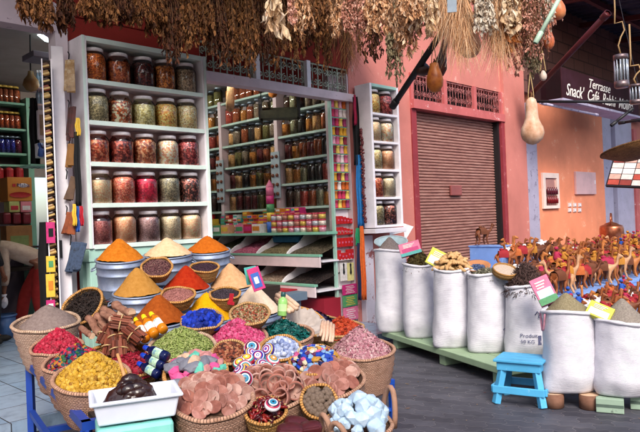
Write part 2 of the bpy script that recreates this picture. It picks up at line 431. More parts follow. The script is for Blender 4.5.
# scroll grille over the opening
def spiral(cx, cz, r, turns, a0, sgn, n=16):
    return [(cx + r * (1 - .82 * i / n) * math.cos(a0 + sgn * turns * 2 * PI * i / n), 0, cz + r * (1 - .82 * i / n) * math.sin(a0 + sgn * turns * 2 * PI * i / n)) for i in range(n + 1)]
def grille(parent, x0, x1, z0, z1, y, mat, n):
    q = MB(); h = z1 - z0; wd = (x1 - x0) / n
    for (a, b_) in (((x0, y, z0), (x1, y, z0)), ((x0, y, z1), (x1, y, z1))): q.bar(a, b_, .02, .02)
    for i in range(n + 1): q.bar((x0 + i * wd, y, z0), (x0 + i * wd, y, z1), .014, .014)
    for i in range(n):
        cx = x0 + (i + .5) * wd
        for sx in (-1, 1):
            for sz in (-1, 1):
                pts = spiral(cx + sx * wd * .24, (z0 + z1) / 2 + sz * h * .24, min(wd, h) * .24, 1.4, -sz * PI / 2, sx * sz)
                q.tube([(p[0], y, p[2]) for p in pts], .0075, 5)
        q.tube([(cx, y, z0), (cx, y, z1)], .007, 5)
    return q.build('scroll_grille', mat, parent)
for x0, x1 in ((OPL, 4.62), (4.68, 5.42), (5.48, OPR)):
    grille(bld, x0, x1, 3.05, 3.36, .03, M_grillec, 4)
part('grille_post', M_white, [(4.62, 4.68, -.03, .08, 3.04, 3.37), (5.42, 5.48, -.03, .08, 3.04, 3.37)])
# roller shutter bay
z0s = 2.98
def shutter_mat():
    return mnoise('shutter_paint', [lin('7e5650'), lin('9e7066'), lin('b0887c')], 5, .6, .2, 60, 0, .3, stretch=(1, 1, 9))
q = MB(); pts = []
nz = 62
for i in range(nz * 6 + 1):
    z = .1 + (z0s - .1) * i / (nz * 6); ph = (i % 6) / 6 * 2 * PI
    pts.append((.10 - .012 * math.sin(ph) - .006 * math.cos(ph * 2), z))
vs = []; fs = []
for (y, z) in pts: vs += [(7.62, y, z), (10.02, y, z)]
for i in range(len(pts) - 1): fs.append((2 * i, 2 * i + 1, 2 * i + 3, 2 * i + 2))
q.add(vs, fs)
shut = q.build('shutter', shutter_mat(), bld)
part('lock_plate', mpaint('lock_plate', '8a4a48', .4), [(8.55, 8.85, .045, .085, 1.72, 1.88)], shut, .01)
part('shutter_guide', mpaint('guide_red', '8d3038', .6, 'b06a68', 12, .6), [(7.5, 7.62, -.02, .16, .0, z0s), (10.02, 10.12, -.05, .16, 0, z0s)])
part('shutter_guide', M_iron, [(9.97, 10.02, .0, .16, 0, z0s)])
part('lintel', M_salmond, [(7.5, 10.12, -.07, .2, z0s, 3.11)])
for i in range(3): grille(bld, 7.56 + i * .86, 8.34 + i * .86, 3.13, 3.48, .02, mpaint('grille_rust', '9a5a58', .6, '5a3434', 14, .5), 5)
part('grille_post', M_salmond, [(7.5, 7.56, -.03, .1, 3.11, 3.5), (8.34, 8.42, -.03, .1, 3.11, 3.5), (9.2, 9.28, -.03, .1, 3.11, 3.5), (10.06, 10.12, -.03, .1, 3.11, 3.5)])
part('transom_back', M_black, [(7.5, 10.12, .2, .25, 3.11, 3.5)])
part('transom_back', M_redwall, [(OPL, OPR, .2, .24, 3.03, 3.38)])
part('stump_base', M_salmond, [(7.0, 7.5, -.03, 0, 0, .12)])
# white painted arrow mark on the salmon pier
a0, zz = AZ(405, 230, 0)
q = MB()
q.add([(a0 - .35, -.003, zz - .06), (a0 + .02, -.003, zz - .02), (a0 + .02, -.003, zz + .03), (a0 - .35, -.003, zz - .01)], [(0, 1, 2, 3)])
q.add([(a0 - .02, -.003, zz - .16), (a0 + .2, -.003, zz + .04), (a0 - .04, -.003, zz + .1)], [(0, 1, 2)])
q.build('arrow_mark', mnoise('chalk_white', 'f0ecec', 14), bld)
# reed awning over the shop front (added above the frame to shade the left)
aw = thing('reed_awning', 'dark reed mat awning added over the spice shop front to shade it', 'awning', MF)
q = MB()
for i in range(40):
    q.box(-3 + i * .23, -3 + i * .23 + .21, -1.6, 0, 4.06 + R.uniform(0, .03), 4.12)
q.build('reed_mat', mnoise('reed', [lin('3a2a18'), lin('5a4226')], 20, .9), aw)
q = MB()
for y in (-.3, -.85, -1.3): q.tube([(-3, y, 4.02), (6.2, y, 4.02)], .03, 8)
q.build('pole', M_darkwood, aw)
for x in (-2, 1, 3.9, 6.1): MB().tube([(x, 0, 3.85), (x, -1.33, 4.0)], .028, 8).build('bracket', M_darkwood, aw)
# ------------------------------------------------------------------ cafe building on the right
cafe = thing('cafe_building', 'orange plastered cafe wall with brick above and dark open bay at right', 'building', MF)
part('wall', M_orange, [(11.33, 14.55, 0, .3, 0, 3.62)], cafe)
def brick_mat():
    m, nt, b = base('old_brick', .9, 0, .2)
    tc = node(nt, 'ShaderNodeTexCoord'); mp = node(nt, 'ShaderNodeMapping'); mp.inputs['Rotation'].default_value = (rad(-90), 0, 0); nt.links.new(tc.outputs['Object'], mp.inputs[0])
    br = node(nt, 'ShaderNodeTexBrick'); br.inputs['Scale'].default_value = 1; br.inputs['Brick Width'].default_value = .5; br.inputs['Row Height'].default_value = .24; br.inputs['Mortar Size'].default_value = .014
    br.inputs['Color1'].default_value = (*lin('6e4a44'), 1); br.inputs['Color2'].default_value = (*lin('5e403c'), 1); br.inputs['Mortar'].default_value = (*lin('463230'), 1)
    nt.links.new(mp.outputs[0], br.inputs['Vector']); nt.links.new(br.outputs['Color'], b.inputs['Base Color'])
    n = node(nt, 'ShaderNodeTexNoise', Scale=25, Detail=5); nt.links.new(tc.outputs['Object'], n.inputs['Vector']); bumpn(nt, b, n.outputs[0], .6, .02)
    return m
part('brick_wall', brick_mat(), [(10.86, 18, .02, .3, 3.62, 5.7)], cafe)
part('door_panel', M_lilac, [(10.87, 11.33, -.03, .1, 0, 3.4)], cafe)
part('wall_edge', M_salmond, [(16.35, 16.55, -.05, .3, 0, 3.3)], cafe)
part('grey_panel', mpaint('grey_panel', 'a7a3ba', .6, '77748a', 8, .6), [(14.62, 15.2, .06, .2, 0, 3.62), (15.3, 16.35, .0, .12, 0, 3.62)], cafe)
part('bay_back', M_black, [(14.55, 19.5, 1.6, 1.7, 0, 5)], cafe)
part('wall', M_salmon, [(16.9, 24, 0.4, .6, 0, 4.0)], cafe)
# corrugated roof with beams
rf = thing('corrugated_roof', 'dark corrugated metal roof on red beams over the cafe side', 'roof', MF)
q = MB(); vs = []; fs = []; n = 160
for i in range(n + 1):
    x = 10.9 + 10 * i / n; dz = .02 * (1 if i % 4 in (0, 1) else -1)
    vs += [(x, .2, 5.5 + dz), (x, -3.6, 5.1 + dz)]
for i in range(n): fs.append((2 * i, 2 * i + 1, 2 * i + 3, 2 * i + 2))
q.add(vs, fs); q.build('roof_sheet', mnoise('corrugated', [lin('2b2c38'), lin('454354')], 3, .5, metal=.6), rf)
for y, z in ((-.9, 5.32), (-2.2, 5.19), (-3.4, 5.06)): MB().box(10.9, 20, y, y + .08, z - .1, z).build('beam', M_redpipe, rf)
for x in (11.6, 13.6, 15.6): MB().bar((x, 0, 5.3), (x, -3.55, 4.97), .07, .1).build('rafter', M_redpipe, rf)
# sign box
ax, zb = AZ(562.5, 98, 1.0); az2, zt = AZ(560, 66.5, 1.0); ar, _ = AZ(639, 117, 1.0)
sg = thing('shop_sign', 'maroon box sign lettered Terrasse Snack Café in white script above orange wall', 'sign', MF)
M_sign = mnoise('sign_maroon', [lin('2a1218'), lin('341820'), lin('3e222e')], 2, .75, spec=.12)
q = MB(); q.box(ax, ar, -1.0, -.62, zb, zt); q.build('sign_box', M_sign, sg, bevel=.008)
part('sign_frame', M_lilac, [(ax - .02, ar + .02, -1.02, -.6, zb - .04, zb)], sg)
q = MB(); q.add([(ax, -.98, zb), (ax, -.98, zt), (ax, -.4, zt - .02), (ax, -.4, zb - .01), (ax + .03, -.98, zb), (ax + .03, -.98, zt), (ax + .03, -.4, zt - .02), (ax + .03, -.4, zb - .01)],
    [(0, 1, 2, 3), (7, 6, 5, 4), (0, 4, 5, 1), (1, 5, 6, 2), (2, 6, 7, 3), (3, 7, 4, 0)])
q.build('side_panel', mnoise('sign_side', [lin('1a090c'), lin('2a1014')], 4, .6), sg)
M_let = mnoise('sign_white', 'f1e6dc', 20, .5)
TX = lambda x, z: T(x, -1.004, z) @ RX(rad(90))
L = ar - ax; Hs = zt - zb
def fit_text(body, x0, x1, zc, cap):
    o = text('lettering', body, 1.0, M_let, ID0, sg, .36, .002, sp=1.0, off=.002)
    xs = [v.co.x for v in o.data.vertices]; w_ = max(xs) - min(xs); mid = (max(xs) + min(xs)) / 2
    o.matrix_local = T((x0 + x1) / 2, -1.004, zc) @ RX(rad(90)) @ SCL((x1 - x0) / w_, cap / .7, 1) @ T(-mid, -.02, 0)
ID0 = Matrix.Identity(4)
fit_text('Terrasse', AZ(589, 80, 1)[0], AZ(610, 86, 1)[0], zb + Hs * .73, Hs * .32)
fit_text("Snack'  Café  Rabhi  Molina", AZ(566, 90, 1)[0], AZ(632.5, 108, 1)[0], zb + Hs * .31, Hs * .40)
q = MB(); q.tube([(ax - .1, -1.1, zb - .03), (ax - 1.6, -1.5, zb - .06)], .02, 8)
# pipes
def pipe(name, label, p0, p1, r, mat, cat='pipe'):
    o = thing(name, label, cat, Matrix.Translation(p0))
    MB().tube([(0, 0, 0), p1 - p0], r, 10).build('tube', mat, o)
    d = (p1 - p0).normalized()
    for k_ in (.03, (p1 - p0).length - .03):
        MB().lathe([(r, -.05), (r * 1.25, -.045), (r * 1.25, .045), (r, .05)], 12, M=Matrix.Translation(d * k_) @ d.to_track_quat('Z', 'Y').to_matrix().to_4x4()).build('end_collar', mat, o)
    return o
pipe('roof_strut', 'dark red diagonal strut slanting up from beside the maroon sign', P(531, 95, 8.6), P(607, 14, 7.0), .034, M_redpipe, 'strut')
pipe('awning_rail', 'thin dark horizontal rail crossing below the maroon sign', P(529, 101.5, 8.0), P(646, 102, 7.4), .018, M_iron, 'rail')
pipe('awning_rail', 'short dark rail below right end of the sign', P(620, 123, 9), P(652, 118, 8.6), .02, M_iron, 'rail')
pipe('sign_brace', 'slanting dark brace under right end of the sign', P(612, 125, 9.5), P(632, 109, 9.5), .022, M_iron, 'brace')
pipe('light_tube', 'thin white tube slanting under the sign box on the orange wall', P(543, 103.5, 10.5), P(597, 115, 11.6), .022, M_lilac, 'tube')
# things fixed to the orange wall
def fthing(name, label, cat, a, d, z, group=None): return thing(name, label, cat, FM(a, d, z), group)
a1, z1 = AZ(574.5, 194.5, .0); a2, z2 = AZ(593.5, 174, .0)
o = fthing('meter_box', 'pale pink flat cover box on the orange wall', 'box', a1, 0, z1)
MB().box(0, a2 - a1, -.05, 0, 0, z2 - z1 + .03).build('cover', mpaint('meter_pink', 'cfa6a6', .5), o, bevel=.008)
MB().box(a2 - a1 - .1, a2 - a1 - .07, -.065, -.05, .22, .3).build('latch', M_white, o)
M_plate = mpaint('switch_plate', 'd9c4bc', .4)
for i in range(3):
    for j in range(2):
        a1, z1 = AZ(567.5 + i * 5, 203 + j * 5.2, 0)
        o = fthing('light_switch', '%s of three pale switches, %s row on the orange wall' % (['left', 'middle', 'right'][i], ['upper', 'lower'][j]), 'switch', a1, 0, z1, 'switches on the orange wall')
        MB().box(0, .15, -.02, 0, -.08, 0).build('plate', M_plate, o, bevel=.004)
        MB().box(.05, .10, -.03, -.02, -.065, -.02).build('rocker', M_white, o)
# arched niche picture
a1, z1 = AZ(542, 209, 0); a2, z2 = AZ(556.5, 173.5, 0); W_ = a2 - a1; H_ = z2 - z1
o = fthing('niche_frame', 'pale framed arched niche with small red bottles on orange wall', 'niche', a1, 0, z1)
q = MB()
for b_ in ((0, .1, -.05, 0, 0, H_), (W_ - .1, W_, -.05, 0, 0, H_), (.1, W_ - .1, -.05, 0, 0, .06), (.1, W_ - .1, -.05, 0, H_ - .1, H_)): q.box(*b_)
q.build('frame', mpaint('niche_cream', 'e6cfc4', .6), o, bevel=.006)
MB().box(.1, W_ - .1, -.012, 0, .06, H_ - .1).build('back', mpaint('niche_pink', 'd9a596', .7), o)
q = MB(); n = 10; cx = W_ / 2; ra = (W_ - .2) / 2 - .04
pr = [(cx - ra, .06), (cx + ra, .06), (cx + ra, H_ * .55)] + [(cx + ra * math.cos(PI * i / n), H_ * .55 + ra * 1.5 * math.sin(PI * i / n) ** .8) for i in range(1, n)] + [(cx - ra, H_ * .55)]
q.add([(x, -.02, z) for x, z in pr], [tuple(range(len(pr)))]); q.build('arch', mpaint('niche_dusty_pink', 'b37f77', .8), o)  # flat arch panel in a darker pink than the back
for i in range(5):
    for j in range(2):
        x = .16 + i * (W_ - .32) / 4; zz = .1 + j * .17
        MB().lathe([(0.001, 0), (.03, 0), (.03, .09), (.012, .115), (.012, .14), (0.001, .14)], 8, M=T(x, -.06, zz)).build('bottle', mnoise('niche_red%d' % j, ['7a1418', '5a1a28'][j], 9, .3), o)
# opposite side of the street, behind the viewer: it is what the jars mirror
for nm, lb, a_0, a_1, h in (('street_building', 'plain pink house across the street behind the viewer', -9, 1.6, 4.2), ('street_building', 'plain ochre house across the street beyond the gap', 4.4, 16, 3.8)):
    o = thing(nm, lb, 'building', MF)
    MB().box(a_0, a_1, -13, -9.5, 0, h).build('wall', mpaint('far_plaster', 'b0685a', .9), o)
    MB().box(a_0 - .1, a_1 + .1, -13.1, -9.4, h, h + .2).build('cornice', M_salmond, o)
    for k in range(3):
        x = a_0 + 1.5 + k * 3.2
        MB().box(x, x + 1.1, -9.51, -9.46, .1, 2.4).build('door', M_darkwood, o)
# ------------------------------------------------------------------ jars
M_glass = mglass('jar_glass')
M_lid = mnoise('lid_white', 'dcd6d8', 20, .35, objr=.06)
M_lidm = mnoise('lid_steel', [lin('6f7c88'), lin('a3aeb8')], 6, .3, metal=.7)
M_lidy = mnoise('lid_yellow', 'c9a548', 20, .4)
M_paper = mcell('jar_paper', ['e8dfd0', 'd8c4ae', 'ece6dc', 'c8a88e'], 45, .6, .05)
def jar_meshes(rr, h, lidmat, seg=20):
    """glass body, lid; open thin glass shell of radius rr and height h"""
    neck = rr * .70
    g = MB(); g.lathe([(rr * .25, .002), (rr * .9, .002), (rr, h * .05), (rr, h * .70), (rr * .95, h * .77), (rr * .80, h * .84), (neck, h * .875), (neck, h * .91)], seg)
    l = MB(); l.lathe([(neck * 1.02, h * .89), (neck * 1.12, h * .89), (neck * 1.12, h * .975), (neck * 1.05, h), (.001, h)], seg)
    return g, l
def content(rr, h, fill, seg=16):
    c = MB(); r_ = rr * .94
    top = h * fill
    prof = [(.001, .006), (r_ * .92, .006), (r_, h * .06)]
    if fill > .74: prof += [(r_, h * .68), (r_ * .93, h * .76), (r_ * .78, top)]
    else: prof += [(r_, top)]
    prof += [(.001, top + h * .012)]
    c.lathe(prof, seg)
    return c
def new_jar(kind, rr, h, lidmat, cmat, fill, label, group, M, seg=20, paper=False):
    o = thing(kind, label, 'jar', M, group)
    g, l = jar_meshes(rr, h, lidmat, seg)
    g.build('glass_body', M_glass, o); l.build('lid', lidmat, o)
    content(rr, h, fill).build('contents', cmat, o)
    if paper:
        q = MB(); n = 7; a0 = -PI / 2 + paper
        vs = []; fs = []
        for i in range(n + 1):
            t = a0 - .38 + .76 * i / n
            for z in (h * .12, h * .68): vs.append((rr * .965 * math.cos(t), rr * .965 * math.sin(t), z))
        for i in range(n): fs.append((2 * i, 2 * i + 2, 2 * i + 3, 2 * i + 1))
        q.add(vs, fs, sm=True); q.build('paper_slip', M_paper, o)
    return o
CM_ = {}
def cmat(key, cols, scale=70, bump=.7):
    if key not in CM_: CM_[key] = mcell('jar_fill_' + key.replace(' ', '_'), [tuple(.02 + x_ * y_ for x_, y_ in zip(sh(c_, 2.2), (1.05, .98, .88))) for c_ in cols], scale * 1.6, .75, bump, .006)
    return CM_[key]
FILL = {
 'rust-orange bark chips': (['a4561f', '8a4318', 'b8702f', '6d3413'], 60), 'red-brown pods': (['7a3a22', '8f4a2a', '5c2a1a', 'a06038'], 45),
 'dark maroon hibiscus': (['2e1012', '431618', '1e0b0d', '5a2420'], 50), 'amber star-shaped seeds': (['9a5a2a', 'b8773d', '7a4420', '5a3018'], 45),
 'grey-brown leaves': (['77685a', '8c7b6a', '5d5046', 'a0907c'], 55), 'grey-green leaves': (['7b7358', '918868', '625c46', 'a89f80'], 60),
 'rust bark and white curls': (['8a4a2a', 'a66038', 'd8c0a0', '5f3018'], 40), 'pale green pods': (['b7b083', 'a0996a', 'c9c39c', '878055'], 50),
 'golden petals': (['b9894d', 'cc9c5c', '946a36', 'ddb57a'], 55), 'straw-coloured herb': (['ae9870', 'c2ac82', '8f7c58', 'd6c4a0'], 60),
 'brick-red chips': (['96402a', 'ad5638', '74301f', 'c88060'], 40), 'dark red slices': (['6a241c', '80332a', '4a1814', 'a85848'], 40),
 'cinnamon-brown pieces': (['8a4a30', '9e5e40', '6c3622', 'c09070'], 38), 'cream and pink chips': (['c9a088', 'dcb8a0', 'a87c66', 'e8d0bc'], 42),
 'wine-red peel': (['70282a', '8a383a', '501c1e', 'b06060'], 42), 'beige seeds': (['c3a489', 'd4b89e', 'a88a70', 'b89478'], 95),
 'coral-pink buds': (['bc6a58', 'a85848', 'd08a74', '8c4438'], 70), 'crimson petals': (['a81e3c', 'c0284c', '861530', '94203a'], 50),
 'grey-green buds': (['6e6a5c', '857f6c', '565246', '9a937c'], 80), 'dark brown and pink pods': (['3e2622', '6a3a36', 'a86a60', '2a1816'], 50),
 'maroon-pink seeds': (['8a4e50', '9c6060', '703c40', 'a87474'], 110), 'peach seeds': (['c28e72', 'd0a088', 'a8745c', 'b98468'], 110),
 'purple-brown grains': (['7a6064', '8c7074', '665054', '9a8084'], 120), 'grey-beige grains': (['a2947f', 'b4a690', '8a7d6a', 'c4b8a4'], 120),
 'pink-beige pulses': (['cc9f88', 'dab29c', 'b4866e', 'c4947c'], 90)}
NAMES = list(FILL)
# the large jar cabinet
M_edge = mpaint('edge_pale_mint', 'd2e2d8', .45, 'e0e0d8', 8, .66)
aL, _ = AZ(85, 150, .25); aR, _ = AZ(207.5, 130, .25)
zB = AZ(90, 249, .25)[1]; zT = AZ(84, 35.5, .25)[1]
CW = aR - aL; CH = zT - zB; D = .26
cab = thing('jar_cabinet', 'tall white and mint open cabinet of five shelves full of large jars', 'cabinet', FM(aL, 0, zB))
th = .045
part('side_panel', M_white, [(0, th, -D, 0.018, 0, CH), (CW - th, CW, -D, .018, 0, CH)], cab, .004)
part('top_board', M_edge, [(th, CW - th, -D, .018, CH - th, CH)], cab, .004)
part('back_panel', M_inside, [(th, CW - th, -.012, .0, th, CH - th)], cab)
pitch = (CH - th) / 5
for i in range(5):
    z = i * pitch
    part('shelf', M_white, [(th, CW - th, -D, -.013, z, z + .028)], cab, .003)
    part('edge_strip', M_edge, [(th, CW - th, -D - .008, -D - .001, z - .006, z + .034)], cab, .002)
part('edge_strip', M_edge, [(0, .028, -D - .008, -D - .001, 0, CH), (CW - .028, CW, -D - .008, -D - .001, 0, CH)], cab, .002)
JH = pitch * .85; JR = CW / 5 * .44
for r_ in range(5):
    for c_ in range(5):
        nm = NAMES[r_ * 5 + c_]; cols, sc_ = FILL[nm]
        x = aL + th + (CW - 2 * th) * (c_ + .5) / 5 + R.uniform(-.008, .008)
        new_jar('spice_jar', JR * R.uniform(.96, 1.0), JH * R.uniform(.93, 1), M_lid, cmat(nm, cols, sc_), R.choice((.78, .82, .80, .7)),
                'large white-lidded glass jar of %s in the big cabinet' % nm, 'large jars in the big cabinet', FM(x, D * .52, zB + (4 - r_) * pitch + .029) @ RZ(R.uniform(-.3, .3)), 28, paper=False)
# mint trestle below the cabinet
o = thing('cabinet_stand', 'mint green wooden stand under the tall jar cabinet', 'stand', FM(aL, 0, .1))
hz = zB - .1 - .005
part('leg', M_mint, [(.01, .09, -.24, -.16, 0, hz - .11)], o, .004); part('leg', M_mint, [(CW - .09, CW - .01, -.24, -.16, 0, hz - .11)], o, .004)
part('leg', M_mint, [(.01, .09, -.09, -.02, 0, hz - .11)], o, .004); part('leg', M_mint, [(CW - .09, CW - .01, -.09, -.02, 0, hz - .11)], o, .004)
part('apron', M_mint, [(.0, CW, -.25, -.01, hz - .108, hz)], o, .004)
part('front_panel', mpaint('maroon_panel', '8a3c40', .6), [(.1, CW - .1, -.12, -.1, .0, hz - .11)], o)
# small jar cabinet by the salmon pier
aL2, zT2 = AZ(369.5, 82.5, .3); aR2, _ = AZ(401, 160, .3); zB2 = AZ(373.6, 228, .3)[1]
W2 = aR2 - aL2; H2 = zT2 - zB2; D2 = .26
c2 = thing('jar_cabinet', 'narrow white open cabinet with two jars on each of five shelves', 'cabinet', FM(aL2, .04, zB2))
part('side_panel', M_white, [(0, .04, -D2, 0, 0, H2), (W2 - .04, W2, -D2, 0, 0, H2)], c2, .004)
part('top_board', M_mint, [(.04, W2 - .04, -D2, 0, H2 - .04, H2)], c2, .004)
part('back_panel', M_inside, [(.04, W2 - .04, -.012, 0, .03, H2 - .04)], c2)
p2 = (H2 - .04) / 5
for i in range(5): part('shelf', M_white, [(.04, W2 - .04, -D2, -.013, i * p2, i * p2 + .03)], c2, .003)
part('ledge', M_white, [(-.06, W2 + .0, -D2 - .05, 0, -.07, -.012)], c2, .004)
n2 = ['golden petals', 'wine-red peel', 'beige seeds', 'cream and pink chips', 'straw-coloured herb', 'peach seeds', 'brick-red chips', 'grey-beige grains', 'grey-green leaves', 'dark brown and pink pods']
for r_ in range(5):
    for c_ in range(2):
        nm = n2[r_ * 2 + c_]; cols, sc_ = FILL[nm]
        x = aL2 + .04 + (W2 - .08) * (c_ + .5) / 2
        new_jar('spice_jar', .118, p2 * .86, M_lid, cmat(nm, cols, sc_), .8, 'white-lidded glass jar of %s in the narrow cabinet' % nm, 'jars in the narrow cabinet',
                FM(x, .04 + D2 * .52, zB2 + (4 - r_) * p2 + .031), 28, paper=False)
# strings of dark red beads on the side of the narrow cabinet
for k, (px, y0, y1) in enumerate(((363, 128, 222), (367.5, 112, 150))):
    p0 = PD(px, y0, .2); p1 = PD(px + 2, y1, .2); L = p0.z - p1.z
    o = thing('bead_string', ['long', 'short'][k] + ' string of dark maroon dried pods beside the narrow cabinet', 'string', Matrix.Translation(p1))
    MB().tube([(0, 0, 0), (0, 0, L)], .006, 5).build('cord', M_black, o)
    q = MB()
    for i in range(int(L / .02)):
        q.ball(.022, M=T(R.uniform(-.012, .012), R.uniform(-.012, .012), i * .02) @ SCL(1, 1, .9), sub=1, jit=.1)
    q.build('pods', mnoise('pod_maroon%d' % k, [lin('4a1c20'), lin('6e2c2e')], 40, .5), o)
# ------------------------------------------------------------------ interior right-hand shelving (perpendicular to the front)
aW = 6.18                                  # plane the jars stand against; shelf fronts at aW-.16
MI = MF @ T(aW, 0, 0) @ RZ(PI / 2)       # local x = into the shop, local y = away from the wall is -y ... see below
# RZ(+90): local x -> facade +y (into shop), local y -> facade -x (towards the opening side)
ME = lambda e, off, z: MI @ T(e, off, z)
sh_ = thing('wall_shelving', 'pale wooden wall shelving with mint edges full of tall slim jars inside the shop', 'shelving', MI)
def spart(name, mat, boxes, bevel=0): return part(name, mat, boxes, sh_, bevel)
M_in2 = mpaint('inner_board', 'c3aeb0', .7, '9a8688', 8, .66)
spart('back_board', M_in2, [(.0, 4.1, 0, .02, .1, 3.3)])
M_shelf2 = mpaint('inner_mint', 'a2b6aa', .5, 'd0d4c8', 8, .6)
posts = [0.12, 1.14, 2.44, 3.75]
for e in posts: spart('upright', M_in2, [(e, e + .07, .021, .25, 1.28, 3.3)], .004)
P0 = 1.60; PITCH_S = .332
for i in range(6):
    z = P0 + .33 * 0 + i * PITCH_S
    for b_ in range(3):
        spart('shelf', M_shelf2, [(posts[b_] + .072, posts[b_ + 1] - .002, .021, .24, z - .02, z + .012)], .003)
COLS_IN = [('dark brown', ['2c1a12', '402818', '1e120c']), ('rust', ['6b3216', '83441e', '4f230e']), ('olive green', ['4d4a24', '60592c', '38361a']), ('grey-brown', ['5c5044', '706254', '463c32']),
           ('amber', ['8a5a22', 'a06c2c', '6c4418']), ('maroon', ['4c1418', '62201f', '380e12']), ('tan', ['94744c', 'a8885e', '7c5e3a']), ('black', ['16110e', '241a14', '0e0a08']), ('grey-green', ['62604c', '76735c', '4c4a3a']), ('dull red', ['7a2a20', '8f3a2c', '5e1e18'])]
proto = {}
bayn = ['near', 'middle', 'far']
JHI = .292; JRI = .074
cnt = [6, 7, 6]
for i in range(6):
    for b_ in range(3):
        e0 = posts[b_] + .1; e1 = posts[b_ + 1] - .02; n = cnt[b_]
        for k in range(n):
            ci = R.randrange(10); cn, cc = COLS_IN[ci]
            e = e0 + (e1 - e0) * (k + .5) / n
            lab = '%s-filled slim jar, %s from the right on the %s shelf of the %s bay' % (cn, ORD[k], ORD[5 - i] if i < 5 else 'top', bayn[b_])
            M = ME(e + R.uniform(-.012, .012), .13 + R.uniform(-.02, .01), P0 + i * PITCH_S + .013)
            if ci not in proto:
                proto[ci] = new_jar('slim_jar', JRI, JHI, M_lidm, cmat('slim ' + cn, cc, 90), R.choice((.72, .8, .62)), lab, 'slim jars on the inner wall shelving', M, 14)
            else: copy_tree(proto[ci], M @ RZ(R.uniform(-2, 2)) @ SCL(R.uniform(.9, 1.06), R.uniform(.9, 1.06), R.uniform(.9, 1.04)), lab)
# block racks of nuts fixed on the uprights
for k, e in enumerate((1.14, 2.44)):
    o = thing('nut_rack', 'grey board studded with brown knobs on the %s upright between jar bays' % ['nearer', 'farther'][k], 'rack', ME(e + .035, .262, P0 + .5))
    MB().box(-.09, .09, 0, .02, -.35, .3).build('board', mpaint('rack_grey', '8f9aa0', .6), o, bevel=.004)
    M_knob = mnoise('knob%d' % k, '6b3a26', 30, .5)
    for i in range(5):
        for j in (-1, 1): MB().ball(.026, M=T(j * .045, .03, -.29 + i * .13), sub=2).build('knob', M_knob, o)
# counter with two tiers of sloped bins
ctr = thing('bin_counter', 'white counter with mint edges and two tiers of open herb bins', 'counter', MI)
zc1, zc2, zc3 = 1.275, 1.0, .64
part('shelf', M_mintd, [(0.0, 3.9, .02, .50, zc1 - .035, zc1)], ctr, .004)
for z, dd in ((zc2, .62), (zc3, .72)):
    part('ledge', M_mintd, [(0.0, 3.9, dd - .03, dd + .03, z - .03, z + .0)], ctr, .004)
    part('front_board', M_inside, [(0.0, 3.9, dd - .0, dd + .024, z - .16, z - .031)], ctr, .004)
    part('bin_floor', M_white, [(0.0, 3.9, .02, dd - .031, z - .1, z - .08)], ctr)
    # scalloped dividers
    for k in range(1, 7):
        e = .02 + k * .62
        q = MB(); h = .25
        pr = [(.03, z - .08), (dd - .03, z - .08), (dd - .03, z + .0)] + [(dd - .04 - .42 * t, z + .02 + .27 * t ** 1.1 + .015 * math.sin(t * 9)) for t in [j / 8 for j in range(9)]] + [(.03, z + .262)]
        vs = [(e, y, zz) for y, zz in pr] + [(e + .03, y, zz) for y, zz in pr]; m_ = len(pr)
        fs = [tuple(range(m_)), tuple(reversed(range(m_, 2 * m_)))] + [(j, (j + 1) % m_, (j + 1) % m_ + m_, j + m_) for j in range(m_)]
        q.add(vs, fs); q.build('divider', M_white, ctr)
part('base_panel', mpaint('counter_red', '8f1a2a', .6), [(0, 3.9, .3, .6, .1, .44)], ctr)
HERB = [[('dark green-brown', ['4a4030', '5c5040', '38301f']), ('brown-green', ['6a5c40', '7c6e50', '544830']), ('rose pink', ['a04a62', 'b8607a', '803850']), ('dark olive', ['4c4830', '5e5a40', '3a3622']), ('dull brown', ['5a4634', '6c5844', '463426']), ('grey-brown', ['6a5c50', '7c6e60', '54483c'])],
        [('near-black', ['261c1a', '382a26', '181210']), ('pale brown', ['8c7464', 'a08876', '746050']), ('dark brown', ['3c2a24', '4e3a32', '2c1e1a']), ('dark red', ['5a1c1c', '702828', '441414']), ('deep brown', ['463024', '5a4032', '342218']), ('slate', ['50484a', '625a5c', '3e3638'])]]
for r_, (z, dd) in enumerate(((zc2, .62), (zc3, .72))):
    for k in range(6):
        cn, cc = HERB[r_][k]
        e = .05 + k * .62; q = MB(); nx, ny = 10, 8; vs = []; fs = []
        for i in range(nx + 1):
            for j in range(ny + 1):
                x = e + .59 * i / nx; y = .05 + (dd - .085) * j / ny; t = j / ny
                zz = z + .22 * (1 - t) ** .8 * (.7 + .3 * math.sin(PI * i / nx)) - .015 + .012 * noise.noise(Vector((x * 9, y * 9, r_)))
                vs.append((x, y, zz))
        for i in range(nx):
            for j in range(ny):
                a = i * (ny + 1) + j; fs.append((a, a + 1, a + ny + 2, a + ny + 1))
        q.add(vs, fs, sm=True)
        tag(q.build('herb_heap', mcell('bin_herb_%d%d' % (r_, k), cc, 60, .85, .9, .012), M=MI), 'heap of %s herb in the %s row of counter bins' % (cn, ['upper', 'lower'][r_]), 'herbs')
